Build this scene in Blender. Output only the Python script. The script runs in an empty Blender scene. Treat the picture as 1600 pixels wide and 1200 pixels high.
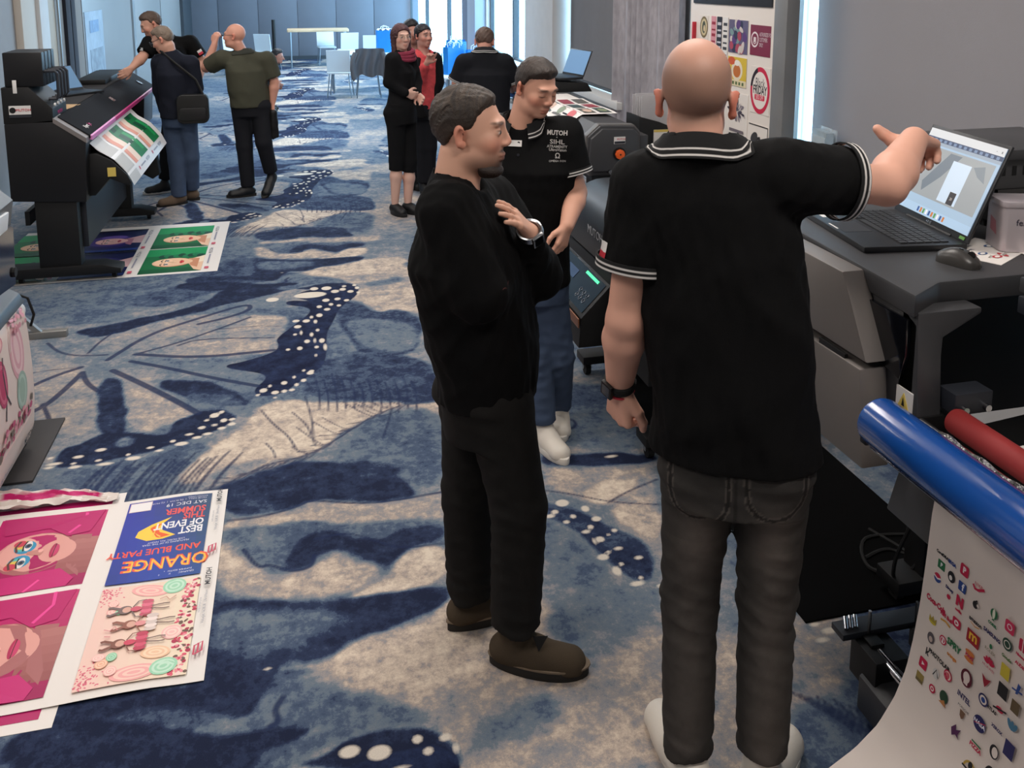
import bpy, bmesh, math, random
import numpy as np
from mathutils import Vector, Matrix
from mathutils.bvhtree import BVHTree

scene = bpy.context.scene
C = scene.collection
random.seed(7)

# ------------------------------------------------------------------ camera
cam_d = bpy.data.cameras.new('camera')
cam = bpy.data.objects.new('camera', cam_d); C.objects.link(cam)
cam.location = (0, 0, 2.13)
cam.rotation_euler = (math.radians(90 - 9.1546), 0, math.radians(-13.6917))
cam_d.sensor_fit = 'HORIZONTAL'; cam_d.sensor_width = 36.0
cam_d.lens = 1390.0 / 1600.0 * 36.0
cam_d.shift_y = -410.0 / 1600.0          # the photograph is the lower part of a taller frame
cam_d.clip_start = 0.05; cam_d.clip_end = 200
scene.camera = cam

# ------------------------------------------------------------------ sky, lamps and added far fill
w = bpy.data.worlds.new('sky'); scene.world = w; w.use_nodes = True
bg = w.node_tree.nodes['Background']
bg.inputs[0].default_value = (0.62, 0.83, 1.0, 1); bg.inputs[1].default_value = 9.0
vs_ = scene.view_settings
vs_.view_transform = 'Standard'; vs_.look = 'None'; vs_.exposure = 0.0; vs_.gamma = 1.0; vs_.use_curve_mapping = False

def area(name, loc, size, power, col, rot=(0, 0, 0), portal=False):
    l = bpy.data.lights.new(name, 'AREA'); l.shape = 'RECTANGLE'; l.size, l.size_y = size
    l.energy = power; l.color = col
    if portal: l.cycles.is_portal = True
    o = bpy.data.objects.new(name, l); C.objects.link(o); o.location = loc; o.rotation_euler = rot
    return o
WARM = (1.0, 0.925, 0.86)
for y_, p_ in ((0.9, 52), (3.3, 58), (5.7, 58), (8.1, 42)):
    for x_ in (-1.35, 1.25):
        area('ceiling_lamp_and_fill', (x_, y_, 3.28), (1.2, 0.6), p_ * .6, WARM)
for y_ in (12.0, 16.5, 21.0):
    area('ceiling_lamp_and_fill', (0.2, y_, 3.28), (1.2, 0.6), 110, (0.84, 0.92, 1.0))  # bluish fill lights added to brighten the far end, not real ceiling lamps

# ------------------------------------------------------------------ helpers
def lin(c):
    return tuple(((v / 255.0) / 12.92) if v / 255.0 <= 0.04045 else (((v / 255.0) + 0.055) / 1.055) ** 2.4 for v in c)

MATS = {}
def mat(name, rgb=(128, 128, 128), rough=0.6, metal=0.0, attr=None, bump=0.0, bscale=60.0, var=0.0, vscale=8.0,
        emit=0.0, alpha=1.0, trans=0.0, coat=0.0, sheen=0.0, stretch=None, spec=0.5):
    if name in MATS: return MATS[name]
    m = bpy.data.materials.new(name); m.use_nodes = True; nt = m.node_tree; N = nt.nodes; L = nt.links
    b = N['Principled BSDF']; col = lin(rgb) + (1,)
    b.inputs['Base Color'].default_value = col
    b.inputs['Roughness'].default_value = rough; b.inputs['Metallic'].default_value = metal
    b.inputs['Specular IOR Level'].default_value = spec
    if coat: b.inputs['Coat Weight'].default_value = coat; b.inputs['Coat Roughness'].default_value = 0.1
    if sheen: b.inputs['Sheen Weight'].default_value = sheen
    if trans: b.inputs['Transmission Weight'].default_value = trans
    b.inputs['Alpha'].default_value = alpha
    src = None
    if attr:
        a = N.new('ShaderNodeAttribute'); a.attribute_name = attr; src = a.outputs['Color']
    tc = N.new('ShaderNodeTexCoord'); vec = tc.outputs['Object']
    if stretch:
        mp = N.new('ShaderNodeMapping'); mp.inputs['Scale'].default_value = stretch
        L.new(vec, mp.inputs['Vector']); vec = mp.outputs['Vector']
    if var:
        n = N.new('ShaderNodeTexNoise'); n.inputs['Scale'].default_value = vscale; n.inputs['Detail'].default_value = 5
        L.new(vec, n.inputs['Vector'])
        r = N.new('ShaderNodeMapRange'); r.inputs[1].default_value = 0.25; r.inputs[2].default_value = 0.75
        r.inputs[3].default_value = 1 - var; r.inputs[4].default_value = 1 + var
        L.new(n.outputs['Fac'], r.inputs[0])
        mx = N.new('ShaderNodeMix'); mx.data_type = 'RGBA'; mx.blend_type = 'MULTIPLY'; mx.inputs[0].default_value = 1
        if src: L.new(src, mx.inputs[6])
        else: mx.inputs[6].default_value = col
        L.new(r.outputs[0], mx.inputs[7]); src = mx.outputs[2]
    if src: L.new(src, b.inputs['Base Color'])
    if emit:
        if src: L.new(src, b.inputs['Emission Color'])
        else: b.inputs['Emission Color'].default_value = col
        b.inputs['Emission Strength'].default_value = emit
    if bump:
        n = N.new('ShaderNodeTexNoise'); n.inputs['Scale'].default_value = bscale; n.inputs['Detail'].default_value = 4
        L.new(vec, n.inputs['Vector'])
        bp = N.new('ShaderNodeBump'); bp.inputs['Strength'].default_value = bump; bp.inputs['Distance'].default_value = 0.004
        L.new(n.outputs['Fac'], bp.inputs['Height']); L.new(bp.outputs['Normal'], b.inputs['Normal'])
    MATS[name] = m
    return m

def link(name, me, m=None, parent=None, loc=None):
    o = bpy.data.objects.new(name, me); C.objects.link(o)
    if m is not None and hasattr(me, 'materials') and len(me.materials) == 0: me.materials.append(m)
    if parent is not None: o.parent = parent
    if loc is not None: o.location = loc
    return o

def tag(o, label=None, cat=None, group=None, kind=None):
    if label: o['label'] = label
    if cat: o['category'] = cat
    if group: o['group'] = group
    if kind: o['kind'] = kind
    return o

def thing(name, label, cat, loc=(0, 0, 0), rz=0.0, group=None):
    o = bpy.data.objects.new(name, None); C.objects.link(o); o.location = loc; o.rotation_euler = (0, 0, rz)
    o.empty_display_size = 0.1
    return tag(o, label, cat, group)

def rawmesh(name, V, F, cols=None, smooth=False):
    me = bpy.data.meshes.new(name)
    V = np.asarray(V, np.float32)
    if isinstance(F, np.ndarray) and F.ndim == 2:
        n = F.shape[1]
        me.vertices.add(len(V)); me.vertices.foreach_set('co', V.ravel())
        me.loops.add(F.size); me.loops.foreach_set('vertex_index', F.astype(np.int32).ravel())
        me.polygons.add(len(F)); me.polygons.foreach_set('loop_start', np.arange(0, F.size, n, dtype=np.int32))
        me.update(calc_edges=True)
    else:
        me.from_pydata([tuple(map(float, v)) for v in V], [], F); me.update()
    if cols is not None:
        a = me.color_attributes.new('col', 'FLOAT_COLOR', 'POINT')
        c4 = np.ones((len(V), 4), np.float32); c4[:, :3] = cols
        a.data.foreach_set('color', c4.ravel())
    if smooth: me.polygons.foreach_set('use_smooth', np.ones(len(me.polygons), bool))
    me.validate()
    return me

class MB:
    """collects simple shapes and links them as one mesh"""
    def __init__(s): s.V = []; s.F = []
    def add(s, V, F):
        o = len(s.V); s.V += [tuple(v) for v in V]; s.F += [tuple(i + o for i in f) for f in F]; return s
    def box(s, lo, hi):
        (a, b, c), (d, e, f) = lo, hi
        V = [(a, b, c), (d, b, c), (d, e, c), (a, e, c), (a, b, f), (d, b, f), (d, e, f), (a, e, f)]
        return s.add(V, [(0, 3, 2, 1), (4, 5, 6, 7), (0, 1, 5, 4), (1, 2, 6, 5), (2, 3, 7, 6), (3, 0, 4, 7)])
    def prism(s, poly, axis, a, b):
        """poly: 2D outline; axis 0/1/2 = extrusion axis, the two other axes in order"""
        def p(u, v, t):
            return {0: (t, u, v), 1: (u, t, v), 2: (u, v, t)}[axis]
        n = len(poly); V = [p(u, v, a) for u, v in poly] + [p(u, v, b) for u, v in poly]
        F = [tuple(range(n)), tuple(range(2 * n - 1, n - 1, -1))] + [(i, i + n, (i + 1) % n + n, (i + 1) % n) for i in range(n)]
        return s.add(V, F)
    def tube(s, p0, p1, r, r1=None, n=12):
        p0, p1 = Vector(p0), Vector(p1); r1 = r if r1 is None else r1
        d = (p1 - p0).normalized(); u = d.orthogonal().normalized(); v = d.cross(u)
        V = []
        for p, rr in ((p0, r), (p1, r1)):
            for i in range(n):
                t = 2 * math.pi * i / n; V.append(p + (u * math.cos(t) + v * math.sin(t)) * rr)
        F = [tuple(range(n - 1, -1, -1)), tuple(range(n, 2 * n))] + [(i, (i + 1) % n, (i + 1) % n + n, i + n) for i in range(n)]
        return s.add(V, F)
    def path(s, pts, r, n=8):
        pts = [Vector(p) for p in pts]; V = []; F = []; m = len(pts); u = None
        for k, p in enumerate(pts):
            d = (pts[min(k + 1, m - 1)] - pts[max(k - 1, 0)]).normalized()
            u = d.orthogonal().normalized() if u is None else (u - d * u.dot(d)).normalized()
            v = d.cross(u)
            for i in range(n):
                t = 2 * math.pi * i / n; V.append(p + (u * math.cos(t) + v * math.sin(t)) * r)
        for k in range(m - 1):
            for i in range(n):
                j = (i + 1) % n; F.append((k * n + i, k * n + j, (k + 1) * n + j, (k + 1) * n + i))
        F.append(tuple(range(n - 1, -1, -1))); F.append(tuple(range((m - 1) * n, m * n)))
        return s.add(V, F)
    def ring(s, c, axis, R, r, n=20, m=8):
        c = Vector(c); d = Vector(axis).normalized(); u = d.orthogonal().normalized(); v = d.cross(u); V = []; F = []
        for i in range(n):
            t = 2 * math.pi * i / n; e = u * math.cos(t) + v * math.sin(t)
            for j in range(m):
                q = 2 * math.pi * j / m; V.append(c + e * (R + r * math.cos(q)) + d * r * math.sin(q))
        for i in range(n):
            for j in range(m):
                i2, j2 = (i + 1) % n, (j + 1) % m; F.append((i * m + j, i2 * m + j, i2 * m + j2, i * m + j2))
        return s.add(V, F)
    def xf(s, M):
        s.V = [tuple(M @ Vector(v)) for v in s.V]; return s
    def build(s, name, m, parent=None, bevel=0.0, seg=2, smooth=False, loc=None, label=None):
        bm = bmesh.new(); vs = [bm.verts.new(v) for v in s.V]
        for f in s.F:
            try: bm.faces.new([vs[i] for i in f])
            except ValueError: pass
        bmesh.ops.recalc_face_normals(bm, faces=bm.faces)
        if bevel:
            bm.edges.ensure_lookup_table()
            es = [e for e in bm.edges if len(e.link_faces) == 2 and e.calc_face_angle(0) > 0.35]
            bmesh.ops.bevel(bm, geom=es, offset=bevel, segments=seg, affect='EDGES', profile=0.6, clamp_overlap=True)
        me = bpy.data.meshes.new(name); bm.to_mesh(me); bm.free()
        if bevel or smooth:
            me.polygons.foreach_set('use_smooth', np.ones(len(me.polygons), bool))
            if hasattr(me, 'set_sharp_from_angle'): me.set_sharp_from_angle(angle=math.radians(35))
        o = link(name, me, m, parent, loc)
        if label: o['label'] = label
        return o

def smooth_ang(me, ang=35):
    me.polygons.foreach_set('use_smooth', np.ones(len(me.polygons), bool))
    me.set_sharp_from_angle(angle=math.radians(ang))

def text_mesh(body, size, thick=0.0006, align='CENTER', bold=0.0, sx=1.0):
    """a text as a flat mesh: x right, y up, z out"""
    cu = bpy.data.curves.new('lettering', 'FONT'); cu.body = body; cu.size = size; cu.align_x = align; cu.align_y = 'CENTER'
    cu.extrude = thick; cu.resolution_u = 2; cu.offset = bold
    o = bpy.data.objects.new('lettering', cu); C.objects.link(o)
    dg = bpy.context.evaluated_depsgraph_get(); dg.update()
    me = bpy.data.meshes.new_from_object(o.evaluated_get(dg))
    bpy.data.objects.remove(o); bpy.data.curves.remove(cu)
    if sx != 1.0: me.transform(Matrix.Diagonal((sx, 1, 1, 1)))
    me.materials.clear()
    return me

def lettering(name, body, size, m, parent, origin, xdir, ydir, thick=0.0006, align='CENTER', bold=0.0, sx=1.0, stick=None):
    me = text_mesh(body, size, thick, align, bold, sx)
    x = Vector(xdir).normalized(); y = Vector(ydir).normalized(); z = x.cross(y).normalized(); y = z.cross(x)
    M = Matrix(((x.x, y.x, z.x, origin[0]), (x.y, y.y, z.y, origin[1]), (x.z, y.z, z.z, origin[2]), (0, 0, 0, 1)))
    me.transform(M)
    if stick is not None:                     # lay the lettering onto a curved surface
        off = 0.0012
        for v in me.vertices:
            h, nrm, idx, d = stick.ray_cast(v.co + z * 0.15, -z, 0.4)
            if h is not None: v.co = h + z * off
    return link(name, me, m, parent)

def ribbon(name, rows, m, parent=None, cols=None, thick=0.0, smooth=True, loc=None):
    """grid of points rows[i][j] -> sheet (with optional thickness)"""
    R = np.asarray(rows, np.float32); a, b, _ = R.shape
    V = R.reshape(-1, 3); idx = np.arange(a * b).reshape(a, b)
    F = np.stack([idx[:-1, :-1], idx[1:, :-1], idx[1:, 1:], idx[:-1, 1:]], -1).reshape(-1, 4)
    cc = None if cols is None else np.asarray(cols, np.float32).reshape(-1, 3)
    if thick:
        du = np.gradient(R, axis=0); dv = np.gradient(R, axis=1); n = np.cross(du, dv)
        n /= np.linalg.norm(n, axis=2, keepdims=True) + 1e-9
        V2 = (R - n * thick).reshape(-1, 3); o = a * b
        F2 = F[:, ::-1] + o
        def strip(e): e = np.asarray(e); return np.stack([e[:-1], e[1:], e[1:] + o, e[:-1] + o], -1)
        S = [strip(idx[0, ::-1]), strip(idx[-1, :]), strip(idx[:, 0]), strip(idx[::-1, -1])]
        V = np.concatenate([V, V2]); F = np.concatenate([F, F2] + S)
        if cc is not None: cc = np.concatenate([cc, cc])
    me = rawmesh(name, V, F, cc, smooth)
    if smooth and thick: me.set_sharp_from_angle(angle=math.radians(50))
    return link(name, me, m, parent, loc)

# ------------------------------------------------------------------ carpet
PATCH=[(0.55,0.055,[(-1.879,6.692),(-1.289,6.277),(-0.841,6.169),(-0.531,6.597),(-0.277,6.786),(0.504,6.728),(0.331,7.199),(-2.164,7.806)]),(0.72,0.033,[(-0.624,6.87),(-0.281,6.919),(0.504,6.728),(0.199,6.542),(-0.121,6.378),(-0.264,6.298),(-0.574,6.209),(-0.817,5.962),(-1.076,5.977),(-1.142,6.19),(-0.861,6.333),(-0.742,6.529)]),(0.15,0.044,[(-0.157,6.329),(0.199,6.542),(0.521,6.69),(0.818,6.651),(0.766,5.829),(0.723,5.398),(0.577,5.574),(0.453,5.51),(0.356,5.775),(-0.085,6.254)]),(0.3,0.066,[(-1.313,5.47),(-1.006,5.73),(-0.312,5.696),(-0.068,5.546),(-0.145,5.306),(-0.186,5.043),(-0.512,5.013),(-0.967,5.196)]),(0.2,0.033,[(-0.31,5.65),(-0.149,5.634),(-0.084,5.527),(-0.146,5.39),(-0.393,5.408),(-0.544,5.403)]),(0.22,0.033,[(-0.624,5.302),(-0.19,5.236),(-0.158,5.13),(-0.186,5.043),(-0.517,5.068),(-0.721,5.136)]),(0.25,0.055,[(-1.541,5.373),(-1.225,5.116),(-1.174,4.935),(-1.049,4.629),(-0.978,4.262),(-1.15,4.279),(-1.237,4.453),(-1.311,4.471)]),(0.2,0.033,[(-0.964,4.852),(-0.766,4.648),(-0.536,4.39),(-0.525,4.28),(-0.669,4.288),(-0.751,4.206),(-0.848,4.306),(-0.92,4.597)]),(0.45,0.044,[(-1.226,5.187),(-1.083,5.152),(-0.983,4.889),(-1.086,4.882),(-1.188,5.005)]),(0.98,0.017,[(-1.37,5.667),(-1.042,5.76),(-0.684,5.929),(-0.511,6.303),(-0.013,6.17),(-0.154,6.08),(-0.58,5.856),(-0.908,5.683),(-1.201,5.483),(-1.356,5.601)]),(0.95,0.017,[(-0.788,4.809),(-0.684,4.823),(-0.487,4.704),(-0.347,4.561),(-0.277,4.397),(-0.467,4.452),(-0.629,4.57),(-0.748,4.705)]),(0.75,0.022,[(-0.655,4.577),(-0.546,4.625),(-0.359,4.549),(-0.278,4.406),(-0.466,4.443)]),(0.9,0.017,[(-1.085,4.914),(-0.976,4.887),(-0.92,4.597),(-0.85,4.332),(-0.872,4.211),(-0.977,4.256),(-1.036,4.625)]),(1.0,0.011,[(-0.523,4.387),(-0.413,4.394),(-0.354,4.286),(-0.423,4.197),(-0.599,4.091),(-0.685,4.065),(-0.872,3.996),(-1.002,4.006),(-1.098,4.007),(-1.115,4.174),(-1.03,4.189),(-0.97,4.28),(-0.84,4.258),(-0.656,4.183),(-0.666,4.314)]),(0.5,0.022,[(-0.88,4.165),(-0.834,4.227),(-0.8,4.157),(-0.839,4.119)]),(0.8,0.022,[(0.181,5.507),(0.268,4.969),(0.352,4.893),(0.64,4.804),(0.72,5.376),(0.575,5.56),(0.451,5.487),(0.336,5.74),(0.203,5.802)]),(0.5,0.044,[(0.218,5.431),(0.447,5.443),(0.683,5.231),(0.645,4.84),(0.298,4.962)]),(0.78,0.028,[(0.104,4.935),(0.64,4.804),(0.674,4.453),(0.671,4.181),(0.368,4.289),(0.174,4.325),(0.033,4.394),(-0.044,4.533),(-0.001,4.716)]),(0.6,0.055,[(0.346,4.203),(0.675,4.123),(0.556,3.421),(0.39,3.502),(0.334,3.707),(0.085,3.745),(0.151,3.913)]),(0.05,0.033,[(-0.583,3.78),(-0.431,4.008),(-0.291,4.196),(-0.238,4.416),(-0.084,4.428),(0.032,4.365),(0.303,4.299),(0.494,4.238),(0.344,4.176),(0.223,4.097),(0.092,3.928),(-0.015,3.837),(-0.162,3.828),(-0.309,3.863),(-0.433,3.764),(-0.511,3.701)]),(0.62,0.033,[(-1.044,3.955),(-0.76,3.973),(-0.593,4.047),(-0.451,4.109),(-0.564,3.796),(-0.689,3.646),(-0.988,3.797)]),(0.9,0.028,[(-0.402,3.645),(-0.269,3.724),(-0.083,3.819),(0.085,3.745),(0.335,3.718),(0.393,3.521),(0.444,3.409),(0.311,3.375),(0.0,3.479),(-0.083,3.415),(-0.347,3.452)]),(0.1,0.028,[(0.0,3.469),(0.31,3.369),(0.556,3.421),(0.525,3.24),(-0.083,3.388)]),(0.18,0.044,[(-0.332,3.416),(-0.19,3.409),(-0.046,3.453),(-0.013,3.488),(0.228,3.391),(0.537,3.413),(0.645,3.387),(0.606,3.187),(0.3,3.262),(-0.007,3.301),(-0.207,3.315),(-0.327,3.336)]),(0.6,0.022,[(-0.349,3.299),(-0.295,3.302),(-0.261,3.211),(-0.204,3.088),(-0.163,3.101),(-0.087,3.037),(-0.012,3.049),(-0.001,3.116),(0.078,3.137),(0.143,3.073),(0.224,2.999),(0.314,3.023),(0.356,3.085),(0.491,3.069),(0.517,3.227),(0.3,3.262),(0.094,3.277),(-0.047,3.347),(-0.209,3.35),(-0.327,3.345)]),(0.92,0.022,[(-0.124,3.068),(-0.087,3.169),(-0.008,3.249),(0.113,3.237),(0.247,3.137),(0.357,3.213),(0.501,3.195),(0.485,3.096),(0.356,3.085),(0.314,3.026),(0.224,3.002),(0.143,3.076),(0.078,3.137),(-0.001,3.116),(-0.012,3.052),(-0.087,3.04)]),(0.04,0.028,[(0.312,3.008),(0.356,3.081),(0.49,3.064),(0.468,2.85),(0.255,2.834),(0.074,2.85),(0.225,2.909)]),(0.14,0.044,[(-0.371,3.271),(-0.302,3.246),(-0.204,3.08),(-0.087,3.029),(-0.002,3.054),(0.078,3.129),(0.142,3.065),(0.224,2.999),(0.225,2.909),(0.074,2.854),(-0.149,2.899),(-0.35,2.962)]),(0.95,0.014,[(-0.35,2.957),(-0.149,2.895),(0.074,2.847),(0.254,2.831),(0.462,2.844),(0.461,2.781),(0.384,2.705),(0.29,2.67),(0.15,2.66),(0.097,2.637),(0.053,2.589),(-0.038,2.582),(-0.086,2.606),(-0.118,2.585),(-0.141,2.504),(-0.177,2.441),(-0.227,2.395),(-0.326,2.438),(-0.482,2.515),(-0.657,2.49),(-0.793,2.476),(-0.832,2.631),(-0.492,2.59),(-0.353,2.577)]),(0.62,0.066,[(-0.314,2.888),(-0.148,2.861),(0.071,2.794),(0.067,2.705),(-0.053,2.685),(-0.183,2.624),(-0.315,2.678),(-0.348,2.782)]),(0.08,0.028,[(-0.118,2.574),(-0.078,2.589),(-0.022,2.573),(0.061,2.587),(0.114,2.633),(0.289,2.664),(0.382,2.692),(0.459,2.767),(0.463,2.686),(0.52,2.522),(0.493,2.392),(0.209,2.398),(0.103,2.466),(-0.022,2.54),(-0.11,2.561)]),(0.55,0.044,[(-0.11,2.561),(0.017,2.508),(0.116,2.431),(0.206,2.378),(0.278,2.32),(0.306,2.246),(0.195,2.268),(0.09,2.266),(0.0,2.234),(-0.085,2.201),(-0.17,2.221),(-0.158,2.29),(-0.056,2.297),(-0.012,2.323),(-0.152,2.334),(-0.227,2.385),(-0.14,2.493)]),(1.0,0.017,[(-0.879,2.516),(-0.624,2.501),(-0.473,2.455),(-0.321,2.389),(-0.152,2.329),(-0.012,2.325),(-0.056,2.297),(-0.158,2.29),(-0.242,2.271),(-0.308,2.236),(-0.836,2.364)]),(0.98,0.011,[(-0.078,2.192),(0.0,2.229),(0.089,2.261),(0.194,2.264),(0.306,2.244),(0.358,2.191),(0.374,2.134),(0.364,2.08)]),(0.2,0.066,[(0.207,2.388),(0.493,2.392),(0.786,2.321),(1.106,2.503),(1.176,2.248),(1.022,1.931),(0.377,2.088),(0.373,2.147),(0.315,2.253),(0.279,2.33)]),(0.5,0.066,[(0.404,2.231),(0.497,2.228),(0.606,2.28),(0.674,2.285),(0.697,2.198),(0.568,2.135),(0.473,2.123),(0.4,2.132)]),(0.7,0.028,[(1.224,4.457),(1.356,4.244),(1.558,4.177),(1.831,4.128),(1.604,3.598),(1.014,3.688)]),(0.55,0.033,[(1.126,4.099),(1.279,3.998),(1.705,3.833),(1.563,3.502),(1.008,3.664)]),(1.0,0.017,[(1.029,3.594),(1.199,3.57),(1.523,3.474),(1.497,3.413),(1.186,3.45),(1.007,3.517)]),(0.22,0.033,[(0.997,3.479),(1.183,3.441),(1.494,3.406),(1.374,3.119),(1.188,3.158),(0.957,3.295)]),(0.05,0.022,[(1.116,3.278),(1.224,3.33),(1.357,3.332),(1.374,3.282),(1.261,3.221),(1.182,3.176),(1.108,3.215)]),(0.08,0.028,[(1.183,3.145),(1.381,3.107),(1.284,2.879),(1.237,2.908),(1.232,2.984),(1.168,3.038)]),(0.85,0.014,[(0.908,3.253),(1.021,3.178),(1.086,3.078),(1.171,2.98),(1.252,2.86),(1.167,2.668),(1.079,2.737),(1.036,2.9),(0.985,3.063),(0.88,3.152)]),(0.55,0.055,[(0.852,3.135),(0.958,3.051),(1.01,2.857),(1.034,2.735),(0.949,2.678),(0.841,2.815),(0.802,2.908)]),(0.6,0.055,[(0.747,2.595),(0.821,2.605),(0.853,2.486),(0.788,2.437),(0.734,2.515)]),(0.26,0.055,[(1.222,2.373),(1.578,2.423),(1.809,2.399),(1.611,2.112),(1.372,2.045),(1.209,1.826),(0.952,1.888)]),(0.62,0.055,[(1.326,2.057),(1.498,2.076),(1.624,1.892),(1.516,1.751),(1.209,1.826)])]
DARK=[[(-0.182,5.234),(-0.084,5.409),(0.038,5.625),(0.015,5.73),(-0.134,5.805),(-0.11,5.888),(0.067,5.82),(-0.084,5.933),(-0.015,6.046),(0.181,6.09),(0.377,6.075),(0.348,5.868),(0.213,5.663),(0.18,5.485),(0.115,5.243),(0.113,4.97),(0.085,4.797),(0.027,4.702),(-0.057,4.599),(-0.136,4.489),(-0.253,4.487),(-0.282,4.576),(-0.213,4.701),(-0.243,4.774),(-0.418,4.868),(-0.45,4.927),(-0.367,4.942),(-0.186,5.035),(-0.155,5.13)]]
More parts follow.
